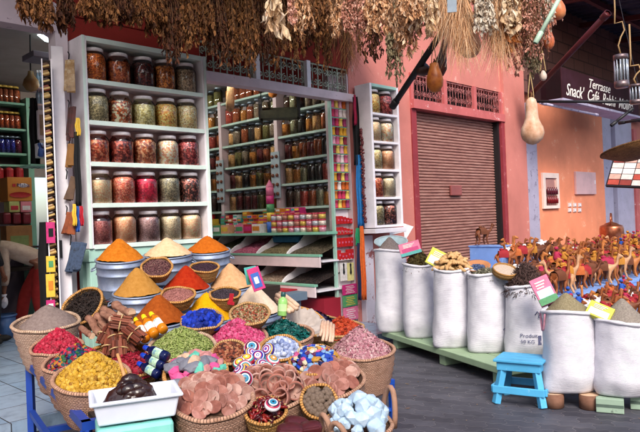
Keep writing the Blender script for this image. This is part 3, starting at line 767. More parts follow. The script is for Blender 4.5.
# boxes and cans on the counter
M_box = {n: mnoise('box_' + n, c, 30, .5) for n, c in dict(orange='c87a24', pink='cf6a8a', red='b02030', yellow='d8b23c', white='ddd6d0', green='4c8c5a', teal='3f9a94', magenta='b8286a', blue='2f5aa8', peach='d89a78').items()}
BX = ['orange', 'orange', 'yellow', 'peach', 'orange', 'pink', 'magenta', 'red', 'white', 'teal']
def goods(e, off, z, wd, dp, h, col, label, group):
    o = thing('goods_box', label, 'box', ME(e, off, z), group)
    MB().box(-wd / 2, wd / 2, -dp / 2, dp / 2, 0, h).build('carton', M_box[col], o)
    q = MB(); c2_ = R.choice([k for k in M_box if k != col])
    q.box(-wd * .42, wd * .42, dp / 2, dp / 2 + .003, h * .25, h * .75).build('label', M_box[c2_], o)
    return o
def stack(e0, e1, nx, nz, h, cols, row, off=.32):
    wd = (e1 - e0) / nx
    for i in range(nx):
        c = cols[i % len(cols)]
        for j in range(nz if R.random() < .75 else nz - 1):
            goods(e0 + wd * (i + .5), off + R.uniform(-.02, .02), zc1 + .001 + j * h, wd * .95, .12, h * .97, c,
                  '%s carton in %s stack from the right, %s up, of the %s' % (c, ORD[i], ORD[j], row), 'cartons on the counter')
stack(.62, 1.2, 6, 6, .055, ['magenta', 'pink', 'magenta', 'pink', 'orange', 'pink'], 'pink carton block', .30)
stack(1.25, 1.95, 6, 6, .052, ['orange', 'orange', 'yellow', 'orange', 'peach', 'orange'], 'orange carton block', .22)
stack(1.98, 2.5, 5, 5, .055, ['teal', 'white', 'orange', 'red', 'teal'], 'striped carton block', .22)
stack(1.3, 2.6, 7, 1, .13, ['white', 'red', 'pink', 'green', 'peach', 'green', 'red'], 'front carton row', .42)
stack(2.66, 3.3, 5, 4, .075, ['yellow', 'red', 'white', 'pink', 'green'], 'far carton block', .25)
# cans with red lids
M_can = [mnoise('can_%d' % i, c, 40, .35, metal=.3) for i, c in enumerate(['c98a9a', 'd8c8b8', 'c9a850', 'b8b8c0', 'a87060'])]
M_canlid = mnoise('can_lid', '9a1830', 20, .4)
for i in range(9):
    for j in range(3):
        M = ME(.14 + i * .115, .43, zc1 + .001 + j * .083)
        o = thing('can', 'small can with red lid, %s from the right, %s row up' % (ORD[i], ORD[j]), 'can', M, 'red-lidded cans on the counter')
        MB().lathe([(.001, 0), (.048, 0), (.048, .06), (.001, .06)], 12).build('tin', M_can[(i * 2 + j) % 5], o)
        MB().lathe([(.05, .06), (.05, .08), (.001, .08)], 12).build('lid', M_canlid, o)
# pink pagoda-shaped tin and the blue yellow drum
o = thing('stacked_tins', 'tower of pink, green and black tins with pointed pink top on counter', 'tins', ME(1.17, .40, zc1 + .001))
for i, c in enumerate(['yellow', 'green', 'magenta', 'pink']):
    MB().lathe([(.001, 0), (.055, 0), (.055, .115), (.001, .115)], 14, M=T(0, 0, .16 + i * .118)).build('tin', M_box[c], o)
MB().lathe([(.001, 0), (.06, 0), (.06, .15), (.001, .15)], 14).build('drum', M_box['blue'], o)
MB().lathe([(.058, 0), (.03, .05), (.001, .1)], 14, M=T(0, 0, .634)).build('cap', M_box['pink'], o)
# blue cloths behind the bins
for k, (z, e) in enumerate(((1.13, .75), (.8, .75))):
    o = MB().box(e, e + .55, .03, .3, z, z + .09).build('folded_cloth', mnoise('cloth_blue%d' % k, '3a7aa8', 30, .8), M=MI, bevel=.03)
    tag(o, 'folded blue cloth behind the %s herb bins' % ['upper', 'lower'][k], 'cloth')
# thread display column on the right jamb
tc_ = thing('thread_rack', 'narrow mint framed rack of coloured thread spools and red cards', 'rack', FM(OPR - .34, -.02, 0))
TW = .34
part('frame', M_mint, [(0, .025, 0, .05, .1, 2.93), (TW - .025, TW, 0, .05, .1, 2.93)], tc_, .003)
part('back_board', M_white, [(.026, TW - .026, .05, .06, .1, 2.93)], tc_)
M_sp = [mnoise('thread_%d' % i, c, 60, .8) for i, c in enumerate(['c8355a', 'd8a030', 'd86a8a', 'e8c860', 'a03a6a', 'd07830', 'f0e0d8', '8a2a40', 'c86020', 'e0a0b0'])]
spn = ['crimson', 'gold', 'rose', 'yellow', 'plum', 'orange', 'white', 'wine', 'rust', 'pale pink']
_, zt0 = AZ(340, 108, 0); _, zt1 = AZ(343, 208, 0)
nr = 12
for i in range(nr):
    z = zt0 + (zt1 - zt0) * i / (nr - 1)
    part('shelf', M_mintd, [(.026, TW - .026, -.0, .049, z - .012, z - .002)], tc_)
    for j in range(4):
        ci = R.randrange(10)
        o = thing('thread_spool', '%s thread spool, %s across on the %s row of the rack' % (spn[ci], ORD[j], ORD[i]), 'spool', FM(OPR - .34 + .062 + j * .072, -.045, z), 'spools on the thread rack')
        MB().lathe([(.001, 0), (.031, 0), (.031, .012), (.026, .014), (.026, .085), (.031, .087), (.031, .1), (.001, .1)], 10).build('thread', M_sp[ci], o)
M_redc = mnoise('red_card', 'c01c1e', 50, .5)
for i, (y0, y1, n) in enumerate(((216, 224, 5), (227, 235, 5), (238, 247, 5), (250, 260, 5))):
    zb_ = AZ(342, y1, 0)[1]; zt_ = AZ(342, y0, 0)[1]
    for j in range(5):
        hh = (zt_ - zb_) * (1 - .12 * max(0, j - 1) if i < 2 else (1 if i == 2 else (.7 if j in (1, 2) else 1)))
        o = thing('red_packet', 'slim red packet, %s across in the %s red row of the thread rack' % (ORD[j], ORD[i]), 'packet', FM(OPR - .34 + .05 + j * .06, .0, zb_), 'red packets on the thread rack')
        MB().box(-.026, .026, -.002, .045, 0, hh).build('packet', M_redc, o, bevel=.004)
        MB().box(-.012, .012, -.0045, -.002, hh * .4, hh * .6).build('label', M_box['pink'], o)
for k, (y0, y1, c, cn) in enumerate(((284, 294, 'magenta', 'magenta'), (295, 306, 'green', 'green'), (307, 320, 'pink', 'pink'))):
    zb_ = AZ(350, y1, .02)[1]; zt_ = AZ(350, y0, .02)[1]
    o = thing('poster_card', '%s card printed with pale lettering low on the thread rack' % cn, 'card', FM(OPR - .3, .025, zb_))
    MB().box(0, .27, -.012, 0, 0, zt_ - zb_).build('card', M_box[c], o)
    q = MB()
    for i in range(5): q.box(.05 + .02 * (i % 2), .22 - .02 * (i % 3), -.0145, -.0122, (zt_ - zb_) * (.15 + i * .16), (zt_ - zb_) * (.2 + i * .16))
    q.build('print', M_box['yellow'] if k == 1 else M_box['white'], o)
for k, px in enumerate((341, 347)):
    zb_ = AZ(px, 281, 0)[1]; zt_ = AZ(px, 263, 0)[1]
    o = thing('poster_card', '%s pale card with a black figure under the red packets' % ['cream', 'yellowish'][k], 'card', FM(OPR - .3 + k * .13, .0, zb_))
    MB().box(0, .12, -.012, 0, 0, zt_ - zb_).build('card', M_box['white'] if k == 0 else mnoise('card_yellow', 'd8cc88', 20), o)
    MB().lathe([(.001, 0), (.02, .03), (.012, .1), (.018, .14), (.001, .16)], 8, M=T(.06, -.013, (zt_ - zb_) * .3) @ SCL(1, .15, 1)).build('figure', M_black, o)
# cloth strips hung on the jamb
def strip(name, label, px, y0, y1, wpx, mat, d=.12, cat='cloth', wob=.02):
    p0 = PD(px, y0, d); p1 = PD(px + (y1 - y0) * .035, y1, d); w_ = wpx * p0.y / 640; L = p0.z - p1.z
    q = MB(); vs = []; fs = []; nx, nz_ = 8, 12
    for side in (0, 1):
        for i in range(nz_ + 1):
            for j in range(nx + 1):
                x = (j / nx - .5) * w_ * (.7 + .3 * min(1, i / 4)); fold = math.sin(j / nx * 3.3 * PI) * wob * (.3 + i / nz_)
                vs.append((x + .003 * math.sin(i * .9), fold + (.012 if side else -.012), -L * i / nz_ + (.0 if 0 < j < nx else .0)))
    B_ = (nz_ + 1) * (nx + 1)
    for side in (0, 1):
        for i in range(nz_):
            for j in range(nx):
                a = side * B_ + i * (nx + 1) + j; f = (a, a + nx + 1, a + nx + 2, a + 1)
                fs.append(f if not side else tuple(reversed(f)))
    for i in range(nz_):
        a = i * (nx + 1); fs.append((a, a + B_, a + B_ + nx + 1, a + nx + 1)); a += nx; fs.append((a, a + nx + 1, a + B_ + nx + 1, a + B_))
    for j in range(nx):
        a = nz_ * (nx + 1) + j; fs.append((a, a + B_, a + B_ + 1, a + 1))
    q.add(vs, fs, sm=True)
    o = q.build(name, mat); o.matrix_world = CM(p0); tag(o, label, cat)
    return o
strip('hanging_scarf', 'black scarf hanging at the right jamb above the blue one', 355, 97, 165, 7, M_black)
strip('hanging_scarf', 'bright blue scarf hanging at the right jamb', 358.5, 155, 228, 7, mnoise('scarf_blue', '1f6fb0', 30, .8), .14)
strip('hanging_scarf', 'green scarf end hanging below the blue scarf', 357.5, 228, 246, 5, mnoise('scarf_green', '2a9a6a', 30, .8), .10)
strip('hanging_scarf', 'orange scarf hanging low beside the white post', 361.5, 226, 300, 5, mnoise('scarf_orange', 'd8682a', 30, .8), .18)
strip('hanging_scarf', 'navy scarf hanging low at the right jamb', 359, 243, 300, 6, mnoise('scarf_navy', '1c2446', 30, .8), .14)
strip('hanging_scarf', 'pink-red tassel hanging at the top of the right jamb', 354.5, 95, 125, 3, mnoise('scarf_pink', 'b83058', 30, .8), .16)
# white jamb post below the narrow cabinet
o = thing('jamb_post', 'peeling white wooden post standing below the narrow jar cabinet', 'post', FM(OPR + .06, .0, .0))
part('post', mpaint('peeling_white', 'ddd3dc', .6, '9b5a58', 6, .56), [(0.02, .2, -.09, -.002, 0, zB2 - .1)], o, .006)
part('base_block', M_salmond, [(-.02, .32, -.11, -.001, 0, .1)], o) if False else None
# bench with red cloth under the opening
p0 = PD(268, 293, .55); p1 = PD(343, 300, .25)
o = thing('low_bench', 'blue-grey low bench with a red cloth below the herb bins', 'bench', ME(0, .78, .1))
MB().box(.1, 3.2, 0, .3, .36, .46).build('top_board', mpaint('bench_grey', '5f7080', .6), o, bevel=.005)
for e in (.2, 2.9): MB().box(e, e + .08, .02, .28, 0, .358).build('leg', mpaint('bench_leg', '5f7080', .6), o)
q = MB(); q.box(.3, 3.0, -.02, .31, .462, .478); q.box(.3, 3.0, .311, .322, .40, .478)
tag(q.build('red_cloth', mnoise('cloth_red', [lin('8c1420'), lin('b02030')], 14, .85), M=ME(0, .78, .1)), 'dark red cloth spread over the low bench', 'cloth')
# hanging things inside the opening
def hung(px, py0, py1, d):
    a = PD(px, py0, d); b = PD(px, py1, d); return a, b
for k, (px, y0, y1, w_, c, nm) in enumerate(((228.5, 79, 112, 9, ['b08a58', 'c9a878', '8a6a40'], 'long beige loofah gourd hanging in the opening'), (272, 82, 98, 9, ['96561c', 'b87028', '70400f'], 'orange-brown loofah gourd hanging in the opening'))):
    a, b = hung(px, y0, y1, -.6); L = a.z - b.z; r_ = w_ / 2 * a.y / 640
    o = thing('loofah', nm, 'gourd', Matrix.Translation((a.x, a.y, b.z)))
    MB().lathe([(.001, 0), (r_ * .8, .02), (r_, L * .25), (r_ * .85, L * .6), (r_ * .8, L * .92), (.001, L)], 14, M=RY(.08)).build('body', mnoise('loofah%d' % k, c, 14, .8, .6), o)
    MB().tube([(L * .08, 0, L * .98), (L * .1, 0, L + .35)], .006, 5).build('string', M_black, o)
a, b = hung(280, 96, 119, -.4); wd = 38 * a.y / 640
o = thing('hanging_box', 'black open metal box of oddments hanging in the shop opening', 'box', MF @ T(*(MF.inverted() @ b)) @ RZ(-.75))
hh = a.z - b.z
q = MB()
q.box(-wd / 2, wd / 2, -.1, .1, 0, .02); q.box(-wd / 2, wd / 2, -.1, -.09, .02, .1); q.box(-wd / 2, wd / 2, .09, .1, .02, .16)
q.build('tray', mnoise('box_olive', [lin('2a2c20'), lin('4a4a34')], 12, .6), o)
for sx in (-1, 1):
    pr = [(-.1, 0), (.1, 0), (.1, hh * .6)] + [(.1 * math.cos(PI * i / 8), hh * .6 + .1 * math.sin(PI * i / 8)) for i in range(1, 8)] + [(-.1, hh * .6)]
    x = sx * wd / 2; q = MB(); m_ = len(pr)
    q.add([(x - .02, y, z) for y, z in pr] + [(x + .02, y, z) for y, z in pr], [tuple(range(m_)), tuple(reversed(range(m_, 2 * m_)))] + [(j, (j + 1) % m_, (j + 1) % m_ + m_, j + m_) for j in range(m_)])
    q.build('end_panel', M_iron, o)
for sx in (-1, 1): MB().tube([(sx * wd / 2, 0, hh * .8), (sx * wd * .3, 0, hh + .7)], .006, 5).build('chain', M_iron, o)
q = MB(); q.ball(.05, M=T(-.08, 0, .07)); q.ball(.04, M=T(.02, .02, .06)); q.ball(.035, M=T(.1, -.03, .06))
q.build('oddments', misland('oddments', ['a01818', 'c8b088', '604030']), o)

# fill tubes added on the shop ceiling, unseen behind the lintel, to brighten the inside
for k, (e, off) in enumerate(((.9, 1.6), (2.6, 1.6))):
    o = thing('ceiling_light', 'added unseen fill tube on the shop ceiling, %s from the opening' % ['nearer', 'farther'][k], 'light', ME(e, off, 3.33))
    MB().tube([(-.55, 0, 0), (.55, 0, 0)], .02, 10).build('tube', memit('fill_tube_white%d' % k, 'eef0e4', 48), o)
    MB().box(-.6, .6, -.04, .04, .03, .06).build('housing', M_white, o)
# ------------------------------------------------------------------ left doorway: back shelving, people, hangings
def LM(px, py, d): return MF @ T(*(MF.inverted() @ PD(px, py, d)))
dS = -3.9
sl_ = thing('back_shelving', 'dark mint edged shelving with rows of jars at the back of the left doorway', 'shelving', MF)
a0, _ = AZ(-14, 100, dS); a1, _ = AZ(27.5, 100, dS)
part('upright', M_mintd, [(a1 - .03, a1 + .05, -dS - .02, -dS + .3, .1, 3.35)], sl_)
part('back_board', mpaint('left_back', '5a4a50', .8), [(a0, a1 - .03, -dS + .3, -dS + .33, .1, 3.35)], sl_)
rows = [52, 78.5, 102.5, 128.5, 153, 164.5]
jarsets = [('dark brown', ['2a1a12', '3a2418', '1c100c']), ('grey-brown', ['5c5044', '706254', '463c32']), ('rust', ['7a3a18', '954c22', '5c2810']), ('red-brown', ['8a3a18', 'a04e20', '6a2a10']), ('blue', ['1c2a8a', '2838a8', '141e60']), ('amber', ['8a5a22', 'a06c2c', '6c4418'])]
for r_, y in enumerate(rows):
    z = AZ(14, y, dS)[1]
    part('shelf', M_mintd, [(a0, a1 - .032, -dS - .0, -dS + .299, z - .03, z)], sl_)
    if r_ == 5: continue
    for k in range(5):
        a = a0 + .1 + (a1 - a0 - .2) * (k + .5) / 5
        cn, cc = jarsets[r_]
        if r_ == 4 and k == 4: cn, cc = 'plum', ['5a1a3a', '702848', '40102a']
        hh = .25 if r_ != 0 else .22
        new_jar('spice_jar', .082, hh, M_lidy if r_ in (1, 2, 3) else M_lidm, cmat('left ' + cn, cc, 70), .8, '%s-filled jar, %s from the left on the %s shelf beyond the left doorway' % (cn, ORD[k], ORD[r_]),
                'jars beyond the left doorway', FM(a, dS - .13, z + .001), 14)
# red boxes, orange display box and other cartons below
def lbox(px0, px1, y0, y1, d, mat, name, label, cat, dp=.25, bevel=.006, lab=None):
    a_0, zt_ = AZ(px0, y0, d); a_1, zb_ = AZ(px1, y1, d)
    o = thing(name, label, cat, FM(a_0, d, zb_))
    MB().box(0, a_1 - a_0, 0, dp, 0, zt_ - zb_).build('carton', mat, o, bevel=bevel)
    if lab: MB().box((a_1 - a_0) * .15, (a_1 - a_0) * .85, -.004, -.0005, (zt_ - zb_) * .2, (zt_ - zb_) * .6).build('label', lab, o)
    return o, a_1 - a_0, zt_ - zb_
M_redj = mnoise('red_tub', 'a81c24', 10, .35)
for k in range(3):
    lbox(-4 + k * 10, 5 + k * 10, 167, 183, dS + .1, M_redj, 'red_tub', 'glossy red tub, %s from the left above the orange carton' % ORD[k], 'tub', .2, .04)
o, bw, bh = lbox(7, 32.5, 177, 201, -3.45, mnoise('carton_orange', [lin('b06a1c'), lin('c47e26')], 4, .5), 'display_carton', 'orange-brown display carton with a white oval badge', 'carton', .3)
q = MB(); q.disc(bw * .2, 0, 24, M=T(bw * .63, -.006, bh * .66) @ RX(rad(90)) @ SCL(1, .45, 1)); q.build('badge', M_white, o)
lo = text('lettering', 'Mabis', .075, mnoise('badge_blue', '28306a', 20), T(bw * .63, -.008, bh * .655) @ RX(rad(90)), o, .1, .0008)
q = MB(); q.lathe([(.001, 0), (.09, .0), (.11, .02)], 20, M=T(bw * .5, -.008, bh * .26) @ RX(rad(90)) @ SCL(1.3, .35, .2)); q.build('dish_print', mnoise('dish_red', 'a01818', 20), o)
part('mark', M_redj, [(bw * .2, bw * .32, -.006, -.001, bh * .6, bh * .72)], o)
lbox(9, 20, 201.5, 212, -3.45, mnoise('packet_green', [lin('8a9a4a'), lin('c4c27a')], 8, .5), 'carton', 'green and cream small carton under the orange display carton', 'carton', .2, lab=M_box['red'])
lbox(20.5, 32, 201.5, 212, -3.45, mnoise('packet_pink', [lin('b8485a'), lin('d8909a')], 8, .5), 'carton', 'pink patterned small carton under the orange display carton', 'carton', .2, lab=M_box['white'])
for k in range(3): lbox(3 + k * 10, 12 + k * 10, 212.5, 224, -3.4, mnoise('tub_maroon', '6a1420', 10, .35), 'maroon_tub', 'maroon tub, %s from the left below the small cartons' % ORD[k], 'tub', .2, .03)
lbox(6, 33, 226, 250, -3.4, mnoise('crate_tan', [lin('7a5028'), lin('9a6c3a')], 6, .7), 'crate', 'tan wooden crate below the maroon tubs', 'crate', .3, lab=mnoise('crate_green', '70804a', 9))
part('plank_shelf', M_darkwood, [(a0, a1, -(-3.4) - .02, 3.9, .9, .94), (a0, a1, 3.38, 3.9, 1.2, 1.22)], sl_)
# hanging and standing things right of the shelving
a, b = hung(30.5, 69, 92, -1.5); L = a.z - b.z; r_ = 8 * a.y / 640
o = thing('gourd', 'round tan gourd hanging in the left doorway', 'gourd', Matrix.Translation((a.x, a.y, b.z)))
MB().lathe([(.001, 0), (r_ * .6, .02), (r_, r_ * .85), (r_ * .85, r_ * 1.5), (r_ * .4, r_ * 2.1), (r_ * .3, r_ * 2.6), (.001, r_ * 2.7)], 18).build('body', mnoise('gourd_tan', [lin('7a5a30'), lin('a88450')], 6, .5), o)
MB().tube([(0, 0, r_ * 2.6), (.02, 0, r_ * 2.6 + .8)], .008, 5).build('string', M_black, o)
strip('hanging_robe', 'long black robe hanging in the left doorway', 33, 98, 168, 9, M_black, -1.4, 'robe', .05)
strip('hanging_robe', 'black coat hanging low at the right side of the doorway', 45, 222, 318, 15, M_black, -.5, 'coat', .06)
o, bw, bh = lbox(37.5, 47.5, 110, 140, -1.2, mnoise('frame_white', 'b8b0b4', 10, .5), 'framed_picture', 'white framed picture of a brown jar in the doorway', 'picture', .04)
part('picture', mnoise('pic_brown', [lin('5a3a28'), lin('a08a70')], 12, .5), [(bw * .18, bw * .82, -.005, -.001, bh * .15, bh * .85)], o)
o, bw, bh = lbox(37.5, 48, 143, 158, -1.2, mnoise('phone_white', 'c4c4cc', 10, .4), 'wall_telephone', 'white wall telephone with blue handset in the doorway', 'telephone', .08)
part('keypad', mnoise('phone_grey', '50586a', 10), [(bw * .42, bw * .9, -.006, -.001, bh * .25, bh * .75)], o)
MB().tube([(bw * .15, -.03, bh * .1), (bw * .1, -.06, bh * .5), (bw * .15, -.03, bh * .9)], .03, 8).build('handset', mnoise('phone_blue', '4a6ab0', 10, .4), o)
part('shelf', M_mintd, [(AZ(27, 165, -1.3)[0], AZ(50, 165, -1.3)[0], 1.2, 1.5, AZ(38, 165, -1.3)[1] - .02, AZ(38, 165, -1.3)[1])], sl_)
for k in range(4):
    for j in range(2):
        p = PD(38 + k * 2.7, 88 + j * 16.5, -1.6)
        o = thing('water_bottle', 'pale blue bottle, %s across in the %s row in the doorway' % (ORD[k], ['upper', 'lower'][j]), 'bottle', MF @ T(*(MF.inverted() @ p)), 'pale blue bottles in the doorway')
        h = .17
        MB().lathe([(.001, 0), (.022, 0), (.022, h * .65), (.009, h * .85), (.009, h)], 10).build('bottle', mnoise('bottle_blue%d%d' % (k, j), '8fb0c8', 20, .25), o)
        MB().lathe([(.011, h), (.011, h + .025), (.001, h + .025)], 8).build('cap', M_white, o)
for j in range(2):
    a_, z_ = AZ(37, 88.5 + j * 16.5, -1.6); part('shelf', M_inside, [(a_ - .03, a_ + .3, 1.5, 1.75, z_ - .02, z_ - .002)], sl_)
# ceiling lights
p = PD(40, 38, -1.6)
o = thing('ceiling_light', 'slanting lit fluorescent panel on the ceiling of the left doorway', 'light', MF @ T(*(MF.inverted() @ p)) @ RY(.45) @ RX(.35))
MB().box(-.07, .07, -.25, .25, 0, .03).build('diffuser', memit('lamp_white', 'c8e0e0', 3.5), o)
MB().box(-.1, .1, -.28, .28, .031, .06).build('housing', M_lilac, o)
p = PD(57, 35, -.9)
o = thing('ceiling_light', 'small bright lamp by the doorpost of the left doorway', 'light', MF @ T(*(MF.inverted() @ p)))
MB().box(-.05, .05, -.06, .06, 0, .05).build('diffuser', memit('lamp_white2', 'eef6ff', 4.0), o)
MB().box(-.06, .06, -.07, .07, .051, .08).build('housing', M_lilac, o)
o, bw, bh = lbox(33, 60, 50, 60, -1.0, mpaint('beam_grey', '77737c', .7), 'duct', 'grey sloping boxed duct under the doorway ceiling', 'duct', .3)
# narrow rack of little packets beside the doorpost
ra, rz1 = AZ(46.5, 60, .12); rb, _ = AZ(55.8, 60, .12); rz0 = .1
pr0 = P(46.5, 200, 5.35); rw = 9.6 * 5.35 / 640; rh = P(46.5, 60, 5.35).z - rz0
MRk = CM(Vector((pr0.x, pr0.y, rz0)))
o = thing('packet_rack', 'tall narrow white rack of small wrapped packets at the doorpost', 'rack', MRk)
part('side_panel', M_white, [(0, .009, -.06, 0, 0, rh), (rw - .009, rw, -.06, 0, 0, rh)], o)
part('back_panel', M_darkwood, [(.01, rw - .01, -.008, 0, 0, rh)], o)
M_pk = misland('packet_mix', ['8a5a30', 'b08850', '5a3a20', 'a03028', 'c8a868', 'd8c8b0', '6a5040'], .5, True)
n = 33
for i in range(n):
    z = rh - .05 - i * .062
    part('shelf', M_darkwood, [(.01, rw - .01, -.05, -.009, z - .036, z - .031)], o)
    k = thing('wrapped_packet', 'small slanted wrapped brown packet stacked in the narrow doorpost rack', 'packet', MRk @ T(rw / 2, -.033, z - .030) @ RY(rad(-17)), 'packets in the narrow rack')
    MB().box(-.027, .027, -.022, .02, .002, .052).build('packet', mnoise('packet_%d' % (i % 6), ['5a3a20', '8a6434', '3a2416', '7a3a24', 'a08048', '4a3424'][i % 6], 30, .4), k, bevel=.012)
    MB().box(-.0275, .0275, -.0225, -.004, .016, .030).build('band', M_pk, k)
for k, (y0, y1, c, cn) in enumerate(((222, 243, 'magenta', 'pink and black'), (256, 272, 'yellow', 'yellow'), (274, 297, 'yellow', 'ochre'), (300, 312, 'magenta', 'magenta'))):
    pz = P(51, y1, 5.27).z; pz2 = P(51, y0, 5.27).z; pb_ = P(51, y1, 5.27)
    o = thing('wall_card', '%s printed card at the foot of the narrow rack' % cn, 'card', CM(pb_))
    MB().box(-rw * .42, rw * .42, 0, .012, 0, pz2 - pz).build('card', M_box[c], o)
    MB().box(-rw * .2, rw * .25, -.003, -.0002, (pz2 - pz) * .3, (pz2 - pz) * .7).build('print', [M_black, M_box['green'], M_box['orange'], M_box['white']][k], o)
# white door leaf with hung goods
da, dz1 = AZ(56, 47, .1); db, _ = AZ(67, 60, .1)
pl = P(56.6, 200, 5.5); da, db = 0, 11.5 * 5.5 / 640 - .09; dz1 = P(56.6, 47, 5.5).z
o = thing('door_leaf', 'narrow white door leaf hung with small goods beside the jar cabinet', 'door', CM(Vector((pl.x, pl.y, .1))))
MB().box(0, db - da + .09, -.05, 0, 0, dz1 - .1).build('leaf', M_white, o, bevel=.006)
MB().box(.01, .03, -.07, -.0505, 1.1, 1.25).build('latch', M_iron, o)
def pouch(name, label, px, y0, y1, wpx, cols, n=3, lean=.2, d=.2, rough=.6, hang=True):
    a = PD(px, y0, d); b = PD(px, y1, d); L = a.z - b.z; W_ = wpx * a.y / 640
    o = thing(name, label, 'bag', CM(Vector((a.x, a.y, b.z))), None)
    m_ = mnoise(name + '_' + cols[0], [lin(c) for c in cols], 16, rough, .4)
    for i in range(n):
        q = MB(); x = (i - (n - 1) / 2) * W_ / n * .6
        M_ = T(x, -.02 * i, 0) @ RY(lean * (1 if i % 2 == 0 else .6))
        vs, fs = ICO[2]
        w_ = W_ * .5 / (1 + .22 * (n - 1)); hh_ = L * R.uniform(.72, .9)
        q.add([(-w_, -.008, L * .9 - hh_), (w_, -.008, L * .9 - hh_ * R.uniform(.92, 1.02)), (w_ * .8, -.006, L * .9), (-w_ * .8, -.006, L * .9), (-w_, .008, L * .9 - hh_), (w_, .008, L * .9 - hh_), (w_ * .8, .006, L * .9), (-w_ * .8, .006, L * .9)],
              [(0, 1, 2, 3), (7, 6, 5, 4), (0, 4, 5, 1), (1, 5, 6, 2), (2, 6, 7, 3), (3, 7, 4, 0)], 0, False, M_)
        q.build('pouch', m_, o, bevel=.004)
    MB().tube([(0, 0, L * .8), (.01, .01, L * 1.05), (0, .03, L * 1.12)], .005, 5).build('strap', M_black, o)
    return o
pouch('spice_packet', 'clear plastic strip of gold sachets hanging on the white leaf', 68, 56, 97, 10, ['7a5a38', 'b08a5a', 'd8c8a8'], 2, .05, rough=.2)
pouch('tool_bundle', 'bundle of thin black and red tools hanging on the white leaf', 68, 104, 141, 8, ['2a1e1a', '5a201a'], 5, .12)
pouch('leather_pouch', 'flat tan leather pouch with green emblem on the white leaf', 68.5, 141, 169, 8, ['7a5020', '946428'], 2, .12)
pouch('woven_pouch', 'brown woven pouch hanging tilted on the white leaf', 66, 173, 204, 9, ['4a3426', '6a4e38'], 2, .35)
pouch('leather_purse', 'pair of orange-brown leather purses on the white leaf', 66, 209, 238, 13, ['6a2e14', '964a1e'], 4, .3)
pouch('denim_pouch', 'bundle of slate-blue pouches hanging low on the leaf', 70, 238, 274, 14, ['1e2a3e', '3a4a64', '16181e'], 5, .3)
strip('hanging_belt', 'long black belt hanging down beside the big cabinet', 76, 132, 206, 6, M_black, .3, 'belt', .012)
strip('hanging_ribbon', 'yellow ribbon pair above the black belt', 77.5, 118, 136, 5, M_box['yellow'], .31, 'ribbon', .012)
strip('hanging_ribbon', 'yellow loop hanging below the black belt', 74, 204, 226, 4, M_box['yellow'], .32, 'ribbon', .012)
strip('hanging_ribbon', 'royal blue tip hanging under the yellow loop', 77, 206, 232, 4, M_box['blue'], .30, 'ribbon', .012)
strip('hanging_ribbon', 'red ribbon end hanging beside the yellow loop', 81, 206, 226, 4, M_box['red'], .31, 'ribbon', .012)
# ------------------------------------------------------------------ people in the doorway
M_skin = mnoise('skin', [lin('7a4a34'), lin('8a5840')], 20, .55)
M_hair = mnoise('hair', '14100e', 60, .7)
M_beige = mnoise('jacket_beige', [lin('a8917f'), lin('c4ae9c')], 16, .85, .4, 80)
M_trous = mnoise('trousers_red', [lin('861a16'), lin('a02824')], 16, .85, .4, 80)
M_leather = mnoise('jacket_black', [lin('101012'), lin('1e1e22')], 16, .4, .4, 40)
M_dark = mnoise('trousers_dark', '1a1a20', 16, .85)
def hand(verts, edges, radii, wrist, dirv, side, k=1.0):
    """palm with five bent fingers rooted in it; dirv points along the fingers"""
    d = Vector(dirv).normalized(); s_ = Vector(side).normalized(); n_ = d.cross(s_)
    w0 = wrist; base_ = Vector(verts[w0])
    verts.append(tuple(base_ + d * .05 * k)); radii.append((.024 * k, .016 * k)); pc = len(verts) - 1; edges.append((w0, pc))
    for i, (o_, L) in enumerate(((-.027, .060), (-.009, .072), (.009, .068), (.026, .054))):
        p1 = base_ + d * .085 * k + s_ * o_ * k; p2 = p1 + d * L * .5 * k + n_ * .008; p3 = p2 + d * L * .42 * k + n_ * .018
        st = len(verts); verts.extend([tuple(p1), tuple(p2), tuple(p3)]); radii.extend([.0105 * k, .009 * k, .0075 * k]); edges.extend([(pc, st), (st, st + 1), (st + 1, st + 2)])
    p1 = base_ + d * .045 * k - s_ * .034 * k; p2 = p1 + (d - s_ * .7).normalized() * .034 * k; p3 = p2 + d * .026 * k
    st = len(verts); verts.extend([tuple(p1), tuple(p2), tuple(p3)]); radii.extend([.012 * k, .010 * k, .008 * k]); edges.extend([(pc, st), (st, st + 1), (st + 1, st + 2)])
